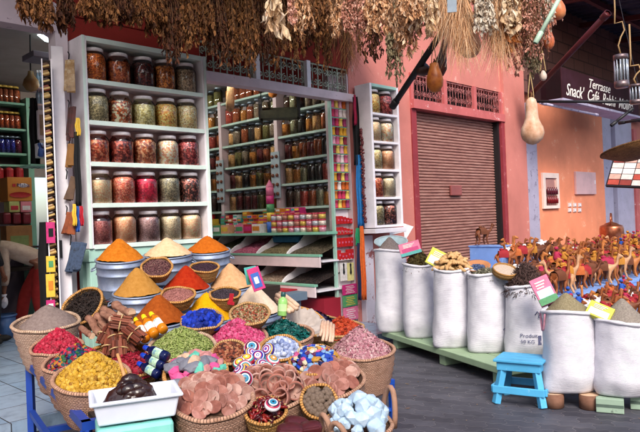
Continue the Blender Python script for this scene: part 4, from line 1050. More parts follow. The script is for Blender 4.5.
def person(label, M, J, top, bot, hair_up=(0, 0, 1), face=(0, -1, 0)):
    """J: joint positions (pelvis, chest, neck, head, shoulder/elbow/wrist, hip/knee/ankle/toe for L and R)"""
    o = thing('person', label, 'person', M)
    v = []; e = []; r = []
    def a(n, rr, par=None):
        v.append(J[n]); r.append(rr); 
        if par is not None: e.append((par, len(v) - 1))
        return len(v) - 1
    pe = a('pelvis', (.15, .11)); sp = a('spine', (.135, .10), pe); ch = a('chest', (.155, .11), sp); nk = a('neck', .055, ch); hd = a('jaw', .066, nk); cr = a('head', .088, hd); tp = a('crown', .06, cr)
    for s_ in 'LR':
        sh0 = a('shoulder' + s_, .062, ch); el = a('elbow' + s_, .043, sh0); wr = a('wrist' + s_, .029, el)
        dv = Vector(J['wrist' + s_]) - Vector(J['elbow' + s_]); hand(v, e, r, wr, dv, Vector((0, -1, .3)) if abs(dv.normalized().y) < .8 else Vector((1, 0, 0)))
        hp = a('hip' + s_, .088, pe); kn = a('knee' + s_, .06, hp); an = a('ankle' + s_, .04, kn); to = a('toe' + s_, .032, an)
    skin('body', v, e, r, M_skin, o)
    # face
    H = Vector(J['head']); f = Vector(face).normalized(); up = (Vector(J['crown']) - Vector(J['jaw'])).normalized(); sd_ = f.cross(up)
    q = MB(); q.ball(.014, M=Matrix.Translation(H + f * .092 - up * .02) @ SCL(1, 1, 1.5), sub=1); q.build('nose', M_skin, o)
    for s_ in (-1, 1):
        q = MB(); q.ball(.011, M=Matrix.Translation(H + f * .078 + sd_ * .032 * s_ + up * .012), sub=1); q.build('eye', M_hair, o)
        q = MB(); q.ball(.022, M=Matrix.Translation(H + sd_ * .088 * s_ - up * .01) @ SCL(.5, .7, 1.3), sub=1); q.build('ear', M_skin, o)
    q = MB(); q.ball(.016, M=Matrix.Translation(H + f * .078 - up * .058) @ SCL(1.5, .5, .4), sub=1); q.build('mouth', mnoise('lip', '6a3028', 20), o)
    q = MB(); q.ball(.103, M=Matrix.Translation(H + up * .04 - f * .022), sub=3, jit=.02); q.build('hair', M_hair, o)
    # clothes
    v = []; e = []; r = []
    pe = a('pelvis', (.172, .135)); sp = a('spine', (.165, .13), pe); ch = a('chest', (.18, .135), sp); cn = a('collar', .078, ch)
    for s_ in 'LR':
        sh0 = a('shoulder' + s_, .083, ch); el = a('elbow' + s_, .064, sh0); cu = a('cuff' + s_, .05, el)
    skin('jacket', v, e, r, top, o)
    for s_ in 'LR':
        v = []; e = []; r = []
        hp = a('hip' + s_, .112); kn = a('knee' + s_, .085, hp); an = a('hem' + s_, .078, kn)
        skin('trouser_leg', v, e, r, bot, o)
        A = Vector(J['ankle' + s_]); Tt = Vector(J['toe' + s_])
        q = MB(); d = (Tt - A); d.z = 0; d.normalize(); 
        q.ball(.05, M=Matrix.Translation((A + Tt) / 2 + Vector((0, 0, -.012))) @ d.to_track_quat('X', 'Z').to_matrix().to_4x4() @ SCL(2.5, 1, .9), sub=2); q.build('shoe', M_hair, o)
    return o
# bending person: hips at the right, leaning to the left, arms hanging down
pf = PZ(30, 333, .1)
J = dict(pelvis=(.18, 0, .93), spine=(.0, 0, 1.02), chest=(-.24, 0, 1.14), neck=(-.40, -.02, 1.2), jaw=(-.47, -.03, 1.19), head=(-.54, -.04, 1.21), crown=(-.62, -.04, 1.24), collar=(-.36, -.02, 1.18),
         shoulderL=(-.26, -.18, 1.10), elbowL=(-.22, -.24, .82), wristL=(-.24, -.26, .60), cuffL=(-.237, -.257, .64),
         shoulderR=(-.26, .18, 1.10), elbowR=(-.34, .2, .82), wristR=(-.40, .16, .62), cuffR=(-.39, .165, .66),
         hipL=(.18, -.1, .88), kneeL=(.12, -.12, .5), ankleL=(.2, -.12, .09), toeL=(.04, -.13, .04), hemL=(.19, -.12, .12),
         hipR=(.16, .1, .88), kneeR=(-.06, .12, .5), ankleR=(-.14, .12, .09), toeR=(-.3, .12, .04), hemR=(-.13, .12, .12))
person('person in beige jacket and dark red trousers bending over inside the left doorway', CM(pf, 0, 0, -.15), J, M_beige, M_trous, face=(-.6, 0, -.8))
ph = PZ(30, 333, .1)
o = thing('paper_bag', 'crumpled white paper bag held in the bending person\'s hand', 'bag', CM(pf, 0, 0, -.15) @ T(-.25, -.27, .38))
q = MB(); q.ball(.07, M=SCL(.8, .5, 1.1) @ T(0, 0, 1 * .07), sub=2, jit=.12, sm=False); q.build('bag', M_white, o)
q = MB(); q.lathe([(.03, .14), (.045, .17), (.03, .172)], 10); q.build('neck', M_white, o)
pf = PZ(-9, 345, .1)
J = dict(pelvis=(0, 0, .95), spine=(0, 0, 1.12), chest=(0, 0, 1.33), neck=(0, -.01, 1.5), jaw=(0, -.03, 1.56), head=(0, -.03, 1.63), crown=(0, -.02, 1.7), collar=(0, 0, 1.48),
         shoulderL=(-.19, 0, 1.42), elbowL=(-.24, .02, 1.13), wristL=(-.24, -.08, .88), cuffL=(-.24, -.07, .92),
         shoulderR=(.19, 0, 1.42), elbowR=(.25, .02, 1.13), wristR=(.26, -.06, .86), cuffR=(.258, -.055, .9),
         hipL=(-.1, 0, .9), kneeL=(-.11, -.02, .5), ankleL=(-.12, .02, .09), toeL=(-.13, -.15, .04), hemL=(-.12, .02, .12),
         hipR=(.1, 0, .9), kneeR=(.11, -.02, .5), ankleR=(.12, .02, .09), toeR=(.14, -.15, .04), hemR=(.12, .02, .12))
person('person in black leather jacket and dark trousers standing at the left edge', CM(pf, 0, 0, 1.2), J, M_leather, M_dark)
# plastic tubs and a crate on the floor
for px, py, c, lb in ((3, 338, '4a6a9a', 'blue plastic bin on the floor at the left edge'), (8, 322, '9aa08a', 'pale green tub on the floor behind the blue bin')):
    p = PZ(px, py, .1)
    o = thing('bin', lb, 'bin', CM(p)); 
    MB().lathe([(.001, 0), (.13, 0), (.16, .28), (.15, .28), (.12, .02), (.001, .02)], 18).build('tub', mnoise('bin' + c, c, 8, .4), o)
    MB().lathe([(.158, .27), (.175, .275), (.172, .295), (.158, .29)], 18).build('rim', mnoise('binr' + c, c, 8, .4), o)
# ------------------------------------------------------------------ baskets and heaps on the front display
M_bask = [mbasket('weave_pink', ['c8a08a', 'b88e78', '94705c'], .018, .0095), mbasket('weave_tan', ['c8a878', 'b08c5c', '8a6a48'], .016, .009), mbasket('weave_pale', ['d2b49e', 'c0a08c', '9c7c68'], .02, .0105), mbasket('weave_gold', ['cfa066', 'b88648', '8a6434'], .015, .009)]
M_rim = [mbasket('rim_%d' % i, c, .014, .05) for i, c in enumerate((['bf957c', 'ac826a', '8c6854'], ['c09868', 'ac8454', '86643e'], ['c8aa90', 'b69880', '947460'], ['c89458', 'b48044', '8a6030']))]
ID4 = Matrix.Identity(4)
def basket(px, py, Y, wpx, h, label, tilt=.1, k=0, lean=0, taper=.72, yaw=0, deep=None, name='basket', handles=None, squash=0):
    """rim centre at the pixel, rim width in pixels at depth Y; returns (rim matrix, rim radius)"""
    p = P(px, py, Y); r = wpx * Y / 640 / 2
    Mr = CM(p, tilt, lean, yaw); Mb = Mr @ T(0, 0, -h)
    o = thing(name, label, 'basket', Mb)
    seed = R.random() * 50
    def jit(rr, z, t):
        w_ = 1 + .045 * noise.noise(Vector((math.cos(t) * 1.2, math.sin(t) * 1.2, seed + z * 3)))
        return rr * w_, z + .014 * (z / h) * noise.noise(Vector((math.cos(t) * 1.5, math.sin(t) * 1.5, seed + 9)))
    n = 14; prof = [(.001, 0), (r * taper * .9, 0)]
    for i in range(n + 1):
        t = i / n; z = h * t
        rr = r * (taper + (1 - taper) * (t ** .7)) * (1 + .02 * math.sin(PI * t))
        prof.append((rr + .0035 * (1 if i % 2 else -1), z))
    prof += [(r * .955, h - .002), (r * .93, h * .8), (r * taper * .9, h * .3), (.001, h * .28)]
    MB().lathe(prof, 40, jit=jit).build('wall', M_bask[k], o)
    rt = .006 + .03 * r
    q = MB(); m_ = 40; vs = []; fs = []; uv = []
    for j in range(m_):
        t = 2 * PI * j / m_
        for i in range(8):
            a = 2 * PI * i / 8; rr, zz = jit(r * .985 + rt * math.cos(a), h, t)
            vs.append((rr * math.cos(t), rr * math.sin(t), zz + rt * .9 * math.sin(a)))
    for j in range(m_):
        for i in range(8):
            a = j * 8 + i; b = j * 8 + (i + 1) % 8; c = ((j + 1) % m_) * 8 + (i + 1) % 8; d = ((j + 1) % m_) * 8 + i
            fs.append((a, d, c, b)); u0, u1 = j / m_ * 2 * PI * r, (j + 1) / m_ * 2 * PI * r
            uv.append([(u0, i * .006), (u1, i * .006), (u1, i * .006 + .006), (u0, i * .006 + .006)])
    q.add(vs, fs, 0, True, None, uv); q.build('rim', M_rim[k], o)
    for (ang, hw, hh) in (handles or []):
        t = ang; c_ = Vector((r * math.cos(t), r * math.sin(t), h)); tv = Vector((-math.sin(t), math.cos(t), 0)); ov = Vector((math.cos(t), math.sin(t), 0))
        pts = [c_ + tv * hw * math.cos(PI * i / 12) + Vector((0, 0, hh * math.sin(PI * i / 12) - .03)) + ov * .02 * math.sin(PI * i / 12) for i in range(13)]
        MB().tube(pts, .013, 8).build('handle', M_rim[k], o)
    return Mr, r
def surf(H, p=1.3, cone=False):
    if cone: return lambda t: H * (1 - t)
    return lambda t: H * (1 - t ** p)
def piece_fn(kind, s_):
    """adds one small piece to a mesh builder at matrix M"""
    def bud(q, M):
        q.ball(1, M=M @ SCL(s_ * R.uniform(.7, 1.15), s_ * R.uniform(.7, 1.1), s_ * R.uniform(.7, 1.1)), sub=1, jit=.16, sm=False)
    def grain(q, M):
        q.ball(1, M=M @ SCL(s_, s_ * .6, s_ * .6), sub=0, sm=True)
    def petal(q, M):
        L = s_ * R.uniform(.7, 1.3); w_ = L * R.uniform(.4, .6); c = R.uniform(.1, .5) * L
        q.add([(-L, 0, c), (0, -w_, 0), (L, 0, c * R.uniform(-.5, 1)), (0, w_, 0), (0, 0, -c * .3)], [(0, 1, 4), (1, 2, 4), (2, 3, 4), (3, 0, 4)], 0, True, M)
    def pod(q, M):
        L = s_ * R.uniform(.8, 1.3); r_ = s_ * .34
        b_ = R.uniform(-.3, .3) * L
        q.tube([(-L, 0, 0), (-L * .5, 0, b_ * .6), (L * .2, 0, b_ * .8), (L, 0, 0)], [r_ * .25, r_, r_ * .9, r_ * .15], 5, M=M)
    def chip(q, M):
        q.cbox((0, 0, 0), (s_ * R.uniform(1.2, 2.4), s_ * R.uniform(.7, 1.2), s_ * R.uniform(.25, .6)), 0, M)
    def lump(q, M):
        q.ball(1, M=M @ SCL(s_ * R.uniform(.7, 1.3), s_ * R.uniform(.6, 1.1), s_ * R.uniform(.6, 1.0)), sub=2, jit=.09, sm=False)
    def stick(q, M):
        L = s_ * R.uniform(2, 5); q.tube([(-L, 0, 0), (0, R.uniform(-.3, .3) * s_, R.uniform(-.2, .4) * s_), (L, 0, R.uniform(-.2, .5) * s_)], s_ * .16, 4, M=M)
    def leaf(q, M):
        petal(q, M @ SCL(1.3, .8, 1.6))
    return dict(bud=bud, grain=grain, petal=petal, pod=pod, chip=chip, lump=lump, stick=stick, leaf=leaf)[kind]
def heap(name, label, cat, Mr, r, H, kind, size, n, mat, core=None, p=1.5, z0=-.03, off=(0, 0), cone=False, stuff=True, flat=.4, sx=1):
    f = surf(H, p, cone); pf_ = piece_fn(kind, size); q = MB()
    prof = [(r * t, z0 + f(t) - size * .35) for t in (1, .9, .78, .65, .5, .35, .2, .08)] + [(.001, z0 + f(0) - size * .35)]
    q.lathe(prof, 26, 1)
    for i in range(n):
        t = math.sqrt(R.random()) * .985; a = R.uniform(0, 2 * PI); x, y = r * t * math.cos(a), r * t * math.sin(a)
        dz = (f(min(1, t + .02)) - f(max(0, t - .02))) / (.04 * r)
        nrm = Vector((-dz * math.cos(a), -dz * math.sin(a), 1)).normalized()
        M = T(x, y, z0 + f(t) + R.uniform(-.3, .25) * size) @ nrm.to_track_quat('Z', 'Y').to_matrix().to_4x4() @ RZ(R.uniform(0, 2 * PI)) @ RX(R.uniform(-flat, flat) * 1.6) @ RY(R.uniform(-flat, flat) * 1.6)
        pf_(q, M)
    o = q.build(name, [mat, core or mat]); o.matrix_world = Mr @ T(off[0], off[1], 0) @ SCL(sx, 1, 1)
    return tag(o, label, cat, kind='stuff' if stuff else None)
def powder(name, label, Mr, r, H, cols, flat=.0, px=None, rough=.95, scale=40):
    q = MB(); n = 26; prof = []
    for i in range(n + 1):
        t = 1 - i / n
        h = H * (1 - t) - H * .06 * math.exp(-(t / .07) ** 2) * 1.0 + H * .03 * math.sin(t * PI)
        prof.append((max(.001, r * t), h))
    seed = R.random() * 90
    q.lathe(prof, 48, jit=lambda rr, z, t: (rr, z + (.014 * noise.noise(Vector((rr * 9 * math.cos(t), rr * 9 * math.sin(t), seed))) + .005 * noise.noise(Vector((rr * 40 * math.cos(t), rr * 40 * math.sin(t), seed))) if rr > .004 else 0)))
    o = q.build(name, mnoise('powder_' + name + cols[0], [lin(c) for c in cols], scale, rough, .8, 170, dist=.005, spec=.1)); o.matrix_world = Mr
    return tag(o, label, 'spice')
# ---- galvanised tubs with powder cones
M_zinc = mnoise('galvanised', [lin('75809a'), lin('8c97ae'), lin('a2adc0')], 9, .5, .2, 40, .45)
def tub(px, py, d, wpx, label, h=.30, tilt=.14):
    p = PD(px, py, d); r = wpx * p.y / 640 / 2; Mr = CM(p, tilt)
    o = thing('zinc_tub', label, 'tub', Mr @ T(0, 0, -h))
    pr = [(.001, 0), (r * .88, 0), (r * .9, .01)]
    for zz, dr in ((.25, 0), (.27, .008), (.29, 0), (.62, 0), (.64, .008), (.66, 0), (.84, 0), (.86, .009), (.88, .0), (.985, 0)): pr.append((r * (.9 + .09 * zz) + dr, h * zz))
    pr += [(r * .965, h * .985), (r * .94, h * .8), (.001, h * .8)]
    MB().lathe(pr, 44).build('wall', M_zinc, o)
    q = MB(); vs = []; fs = []
    for j in range(44):
        t = 2 * PI * j / 44
        for i in range(6):
            a = 2 * PI * i / 6; rr = r * .985 + .008 * math.cos(a); vs.append((rr * math.cos(t), rr * math.sin(t), h + .008 * math.sin(a)))
    for j in range(44):
        for i in range(6): fs.append((j * 6 + i, ((j + 1) % 44) * 6 + i, ((j + 1) % 44) * 6 + (i + 1) % 6, j * 6 + (i + 1) % 6))
    q.add(vs, fs, 0, True); q.build('rim', M_zinc, o)
    for s_ in (-1, 1):
        MB().tube([(s_ * r * .97, -.05, h * .8), (s_ * (r + .03), -.04, h * .74), (s_ * (r + .03), .04, h * .74), (s_ * r * .97, .05, h * .8)], .006, 6).build('handle', M_zinc, o)
    return Mr, r
TUBS = [(120, 259, .87, 47, 'orange', ['a85a10', 'b8681a', 'c47624'], 238, 'back row left, below the big cabinet'), (168, 254.5, .87, 47, 'cream', ['c9a47c', 'd4b28c', 'dcbc98'], 237, 'back row middle, below the big cabinet'), (208, 250.5, .87, 44, 'deep orange', ['a04e10', 'b05a14', 'bc661c'], 235, 'back row right, beside the shop opening'),
        (138, 292.5, 1.25, 49, 'ochre', ['9c6c2c', 'a87636', 'b08040'], 267, 'second row left'), (186.5, 288, 1.25, 47, 'scarlet', ['8c1c0a', '9a280e', 'a43214'], 265, 'second row middle'), (231, 286, 1.25, 46, 'tan', ['b4875e', 'c2956c', 'cca278'], 263, 'second row right'),
        (159.5, 320, 1.6, 56, 'rust', ['843c10', '924616', 'a0501c'], 294, 'third row left'), (207.5, 317.5, 1.6, 52, 'bright yellow', ['c88a06', 'd6980a', 'e0a418'], 291, 'third row middle'), (255, 311.5, 1.6, 52, 'off-white', ['d4b89c', 'dcc4aa', 'e4ceb8'], 283, 'third row right')]
for px, py, d, wpx, cn, cols, ay, pos in TUBS:
    Mr, r = tub(px, py, d, wpx, 'galvanised tub under the %s powder cone, %s' % (cn, pos))
    p = Mr.translation; H = (py - ay) * p.y / 640 * 1.04
    powder('spice_cone', '%s powder heaped to a smooth cone in a galvanised tub' % cn, Mr @ RX(-.10) @ T(0, 0, .0), r * .975, H, cols)
# stepped stand carrying the tubs and baskets
st = thing('display_stand', 'dark stepped wooden stand under the zinc tubs', 'stand', MF)
for d0, d1, a_0, a_1, z in ((.66, 1.06, 2.35, 3.95, .84), (1.06, 1.42, 2.2, 3.85, .58), (1.42, 1.95, 2.0, 3.65, .42)):
    part('tier_board', M_darkwood, [(a_0, a_1, -d1, -d0, z - .04, z)], st)
    part('tier_front', M_darkwood, [(a_0, a_1, -d1 + .001, -d1 + .03, .1 if d1 < .9 else .004, z - .041)], st)
o = thing('wooden_crate', 'dark wooden crate carrying the violet and orange baskets', 'crate', Matrix.Translation((P(329, 330, 5.0).x, 5.02, .004)))
for k in range(4): MB().box(-.26, .3, -.15, .2, k * .13, k * .13 + .11).build('slat_ring', M_darkwood, o, bevel=.004)
# ---- small baskets among the tubs
def small(px, py, Y, wpx, label, cn, kind, size, n, cols, tilt, k=3, h=.1, H=.03, const=True, flat=.5):
    Mr, r = basket(px, py, Y, wpx, h, label, tilt, k, taper=.6)
    heap(cn[0], cn[1], 'spice', Mr, r * .93, H, kind, size, n, misland('heap_' + cn[0] + str(px), cols, .7, const), p=2, z0=-.012, flat=flat)
small(157, 267, 4.92, 31, 'small golden basket of brown grains tilted forward between back tubs', ('brown_grains', 'purplish brown grains in the tilted golden basket'), 'grain', .007, 700, ['5a3436', '7a5452', '8e6a60', '3c2224', '6e4444'], .62)
small(204.5, 267, 5.2, 29, 'small golden basket of dark violet seeds below the deep orange cone', ('violet_seeds', 'dark violet seeds in small golden basket'), 'grain', .006, 500, ['3a2430', '4c3240', '2c1a24'], .3, h=.12)
small(178, 294.5, 4.6, 34, 'golden basket of dusty rose grains between ochre and scarlet cones', ('rose_grains', 'dusty rose fine grains in golden basket'), 'grain', .006, 700, ['a06860', 'b47c72', '8c5650', '96605a'], .4)
small(225, 293.5, 4.75, 31, 'golden basket bound with red cloth holding black seeds', ('black_seeds', 'black seeds in basket bound with red cloth'), 'grain', .006, 600, ['3c3038', '50444c', '2a2028'], .3, h=.11)
small(202, 319.5, 4.15, 42, 'shallow basket of indigo blue pigment lumps', ('indigo_lumps', 'bright indigo pigment lumps in shallow basket'), 'lump', .022, 110, ['06207a', '0a2c9c', '0c1e6a', '1438b4'], .34, k=1, h=.08, H=.05)
small(250, 313.5, 4.2, 40, 'shallow basket of mixed brown and green peppercorns', ('mixed_pepper', 'mixed red, green and brown peppercorns in shallow basket'), 'bud', .0075, 500, ['8a5a3a', '6a6a3a', 'a08060', '9a3a28', '4a3424', 'b09a78'], .42, k=1, h=.08)
small(229, 352, 3.72, 35, 'round tan basket of small red-brown nuts beside the painted tops', ('brown_nuts', 'red-brown split nuts in the round basket'), 'bud', .013, 220, ['5a2a1a', '7c3a24', '96523a', '44201a', 'a8704e'], .55, k=1, h=.1)
# red cloth binding
p = P(231, 299, 4.6)
q = MB(); q.cbox((0, 0, .01), (.03, .012, .06)); q.cbox((.004, -.003, -.03), (.05, .012, .022)); tag(q.build('cloth_binding', M_box['red'], M=CM(p, .2, .2)), 'red cloth strip tied on the black seed basket', 'cloth')
# ---- left baskets
Mr, r = basket(46, 322, 4.35, 64, .33, 'large pale basket of grey powder at the far left of the display', .16, 2, taper=.6, yaw=-.2)
powder('grey_powder', 'grey powder heaped to a blunt cone in the large left basket', Mr @ T(.02, .0, -.012) @ RX(-.1), r * .86, .14, ['6c5c58', '7c6c66', '8a7a74'], scale=60)
Mr, r = basket(57, 346, 4.0, 50, .29, 'woven basket of crimson dried buds, second from the left edge', .2, 0, taper=.62)
heap('rose_buds', 'crimson dried rose buds heaped in a basket', 'flower buds', Mr, r * .92, .13, 'bud', .0155, 700, misland('crimson_buds', ['9a1430', 'b8203c', '8a1028', 'c43a50', '70101e'], .6), p=1.2, off=(.01, .02))
Mr, r = basket(74, 362, 3.7, 58, .27, 'woven basket of multicoloured dyed buds behind the yellow ones', .22, 0, taper=.62)
heap('dyed_buds', 'multicoloured dyed buds, mostly green, red and blue, in a basket', 'flower buds', Mr, r * .94, .12, 'bud', .0155, 700, misland('dyed_buds', ['8a1420', '0c4a44', '14265a', 'c0283c', 'b0782a', '2a5a2c', '3a1a3c', 'a83a50', '0e5a5a'], .6, True), p=1.3, off=(.02, .02))
Mr, r = basket(92, 377, 3.3, 74, .25, 'wide woven basket of yellow dried flower heads behind the tray', .24, 0, taper=.6)
heap('yellow_flowers', 'golden yellow dried flower heads heaped in the wide basket', 'flower buds', Mr, r * .95, .15, 'bud', .0150, 1100, misland('yellow_buds', ['b88a1c', 'cc9e30', 'a0741a', 'd4ac48', '8a5c14'], .65), p=1.3, off=(0, .02))
Mr, r = basket(82, 306, 4.7, 44, .16, 'round tan basket of black bark tipped up on its side', .75, 3, lean=-.5, taper=.75)
heap('black_bark', 'black curled bark strips in the tipped basket', 'bark', Mr, r * .92, .05, 'stick', .016, 260, misland('black_bark', ['1a1210', '2a1e1a', '3a2c26', '120c0a'], .6), p=2)
# right of them: crate of roots, bark bundles
Mr, r = basket(118, 356, 3.85, 62, .2, 'tan basket under the tied bark bundles', .3, 3, taper=.8)
M_root = mnoise('root_skin', [lin('6a4234'), lin('8f6450'), lin('a87e68')], 14, .7, .5, 60, stretch=(1, 1, 4), objr=.15)
M_cut = mnoise('root_cut', 'cfae90', 30, .7)
roots = [(88, 318, 100, 334, .03), (97, 316, 110, 330, .028), (104, 309, 121, 319, .03), (100, 322, 112, 335, .03), (108, 318, 118, 330, .026), (113, 305, 132, 313, .034), (94, 328, 104, 338, .026), (107, 330, 116, 339, .028), (118, 315, 130, 322, .03), (81, 328, 92, 336, .024), (102, 313, 112, 319, .026)]
for i, (x0, y0, x1, y1, rr) in enumerate(roots):
    Y0 = 4.15 - .01 * i; p0 = P(x0, y0, Y0 + .05); p1 = P(x1, y1, Y0 - .12); d = p1 - p0; L = d.length
    o = thing('dried_root', 'thick brown dried root piled beside the tied bark bundles', 'root', Matrix.Translation(p0) @ d.to_track_quat('X', 'Z').to_matrix().to_4x4(), 'roots piled beside the bark bundles')
    sd_ = i * 3.1
    pts = [(L * t, .012 * noise.noise(Vector((t * 2, sd_, 0))), .012 * noise.noise(Vector((t * 2, sd_, 5)))) for t in [j / 10 for j in range(11)]]
    rs = [rr * (.82 + .25 * noise.noise(Vector((t * 5, sd_, 9))) + .12 * math.sin(t * 17 + i)) for t in [j / 10 for j in range(11)]]
    MB().tube(pts, rs, 10).build('root', M_root, o)
    for k, x in ((0, -.001), (10, L + .001)): MB().disc(rs[k] * .93, 0, 10, M=T(*pts[k]) @ T(-.001 if k == 0 else .001, 0, 0) @ RY(PI / 2)).build('cut_end', M_cut, o)
M_bark = misland('bark_strips', ['6a3020', '82402a', '54241a', '945238', '3e1a12'], .65)
M_tie = mnoise('raffia', 'b89a6a', 30, .8)
bund = [(106, 336, -.5, 0), (121, 323, 1.3, .3), (117, 337, .1, .1), (128, 346, .45, .0), (111, 348, -.2, 0), (134, 334, .8, .2), (119, 350, .0, 0)]
for i, (px, py, an, le) in enumerate(bund):
    Y = 3.95 - .02 * i
    o = thing('bark_bundle', 'bundle of red-brown bark strips tied with raffia beside the orange bottles', 'bundle', CM(P(px, py, Y), .9, 0, 0) @ RZ(an), 'tied bark bundles')
    q = MB()
    for k in range(34):
        x = R.uniform(-.042, .042); zz = R.uniform(-.03, .03); l0 = R.uniform(.05, .068); s_ = R.uniform(.004, .008)
        q.box(x - s_, x + s_, -l0, l0, zz - .003, zz + .003, 0, RZ(R.uniform(-.05, .05)) @ RY(R.uniform(-.6, .6)))
    q.build('strips', M_bark, o)
    q = MB(); pts = [(.054 * math.cos(t), .0, .04 * math.sin(t)) for t in [2 * PI * j / 16 for j in range(17)]]
    q.tube(pts, .0045, 6, caps=False); q.build('tie', M_tie, o)
# cream-topped sticks standing in the bundle basket
for k in range(6):
    p0 = P(114.5 + k * 1.6, 326 - k * .6, 4.0); p1 = P(119 + k * 2.2, 307 + abs(k - 3) * 1.4, 4.05)
    d = p1 - p0
    o = thing('cut_stick', 'pale cut stick standing among the bark bundles', 'stick', Matrix.Translation(p0), 'pale sticks among the bark bundles')
    MB().tube([(0, 0, 0), d * .5 + Vector((.003, 0, 0)), d], .009, 6).build('stick', mnoise('pale_stick%d' % k, [lin('a08068'), lin('c4a88e')], 20, .8), o)
    MB().disc(.0085, 0, 8, M=Matrix.Translation(d * 1.005) @ d.to_track_quat('Z', 'Y').to_matrix().to_4x4()).build('cut_end', M_cut, o)
heap('red_petals', 'wine red petals showing under the bark bundles', 'petals', CM(P(134, 361, 3.55), .3), .15, .05, 'petal', .014, 420, misland('wine_petals', ['8a1626', 'a02034', '6a101c'], .6))
Mr, r = basket(136, 366, 3.55, 44, .1, 'low tan basket of wine red petals behind the tray', .3, 3)
# orange bottles
def bottle(o, L, rr, mats, lab=True):
    """lying along local z: body, cap, label"""
    MB().lathe([(.001, 0), (rr * .9, .0), (rr, L * .04), (rr, L * .62), (rr * .85, L * .7), (rr * .42, L * .78), (rr * .42, L * .82)], 18).build('body', mats[0], o)
    MB().lathe([(rr * .52, L * .81), (rr * .55, L * .82), (rr * .5, L * .98), (rr * .42, L), (.001, L)], 14).build('cap', mats[1], o)
    if lab:
        n = 12; vs = []; fs = []
        for i in range(n + 1):
            t = -PI / 2 - 1.0 + 2.0 * i / n
            for z in (L * .2, L * .5): vs.append((rr * 1.015 * math.cos(t), rr * 1.015 * math.sin(t), z))
        for i in range(n): fs.append((2 * i, 2 * i + 2, 2 * i + 3, 2 * i + 1))
        q = MB(); q.add(vs, fs, 0, True); q.build('label', mats[2], o)
M_juice = mnoise('orange_syrup', [lin('c06a0c'), lin('cc7a16')], 5, .2); M_ycap = mnoise('yellow_cap', 'e0c01c', 20, .35)
M_lab = misland('label_print', ['e8e4e0', 'dfe8e4'], .5); M_lab = mnoise('bottle_label', [lin('2a7a5a'), lin('e6e2e0'), lin('e6e2e0'), lin('c84a3a')], 7, .5, lo=.34, hi=.66)
for k, (bx, by, tx, ty) in enumerate(((146, 340, 134.5, 318), (155, 335, 143, 315.5), (164, 330.5, 150.5, 313))):
    p0 = P(bx, by, 3.88); p1 = P(tx, ty, 4.02); d = p1 - p0
    rot = d.to_track_quat('Z', 'Y').to_matrix().to_4x4()
    y_ = rot.to_3x3().inverted() @ (CAM - p0); rot = rot @ RZ(math.atan2(y_.y, y_.x) + PI / 2)
    o = thing('syrup_bottle', 'yellow-capped orange bottle, %s of three leaning by the green pods' % ['front', 'middle', 'rear'][k], 'bottle', Matrix.Translation(p0) @ rot, 'orange bottles leaning on the bundles')
    bottle(o, d.length, .030, (M_juice, M_ycap, M_lab))
# blue bottles in a shrink pack
M_blue = mnoise('blue_plastic', [lin('0e2a8a'), lin('1c46c0')], 8, .2); M_navy = mnoise('navy_liquid', '0c1440', 8, .15); M_blab = mnoise('blue_label', [lin('1f5a9a'), lin('a8c8a0'), lin('cce0e6'), lin('d8d060')], 9, .4, lo=.36, hi=.64)
for k, (bx, by, tx, ty) in enumerate(((167.5, 357, 144, 347), (164, 366, 141.5, 354.5), (159.5, 375, 138, 363))):
    p0 = P(bx, by, 3.32); p1 = P(tx, ty, 3.4); d = p1 - p0
    rot = d.to_track_quat('Z', 'Y').to_matrix().to_4x4()
    y_ = rot.to_3x3().inverted() @ (CAM - p0); rot = rot @ RZ(math.atan2(y_.y, y_.x) + PI / 2)
    o = thing('shampoo_bottle', 'dark blue bottle with green label, %s of three lying beside the tray' % ['upper', 'middle', 'lower'][k], 'bottle', Matrix.Translation(p0) @ rot, 'blue bottles lying beside the tray')
    bottle(o, d.length, .027, (M_navy, M_blue, M_blab))
# ---- centre baskets
Mr, r = basket(182, 346, 3.85, 68, .22, 'wide pale basket of green cardamom pods', .25, 2, taper=.8)
heap('cardamom_pods', 'light green cardamom pods heaped in the wide pale basket', 'pods', Mr, r * .95, .14, 'pod', .0155, 1300, misland('cardamom', ['6c7a34', '84924a', '9aa660', '56642a', 'a8ac6c'], .6), p=1.2, off=(0, .02))
Mr, r = basket(238, 337, 4.1, 58, .2, 'woven basket of bright pink petals', .25, 0, taper=.8)
heap('pink_petals', 'bright pink dried petals heaped in a basket', 'petals', Mr, r * .98, .14, 'bud', .0150, 900, misland('pink_petals', ['b02a5a', 'c84674', '982048', 'd8688e', '84203e'], .6), p=1.15, off=(0, .02))
Mr, r = basket(286, 334, 4.3, 56, .2, 'woven basket of dark teal dyed leaves', .2, 0, taper=.8)
heap('teal_leaves', 'dark teal dyed leaves heaped in a basket', 'leaves', Mr, r * .97, .12, 'petal', .022, 800, misland('teal_leaves', ['04403e', '0a5a54', '063430', '147068', '0c2c34'], .5), p=1.2, off=(-.02, .02))
Mr, r = basket(317, 322, 4.95, 40, .2, 'basket of dark violet dried flowers at the back', .2, 1)
heap('violet_flowers', 'dark violet dried flowers heaped behind the straw basket', 'flowers', Mr, r, .11, 'petal', .022, 420, misland('violet_leaves', ['1e1638', '2c2050', '161028', '38285c'], .6), p=1.2)
Mr, r = basket(342, 328, 4.9, 44, .2, 'basket of red-orange chips behind the pale pink petals', .2, 1)
heap('orange_chips', 'red-orange bark chips heaped behind the pale petals', 'chips', Mr, r, .12, 'chip', .014, 420, misland('orange_chips', ['a02c10', 'b83e1a', '8a2410', 'c8542a', '6e1c0c'], .7), p=1.2)
Mr, r = basket(363, 349, 4.55, 62, .3, 'tall woven basket of pale pink petals on the blue metal stool', .14, 0, taper=.74)
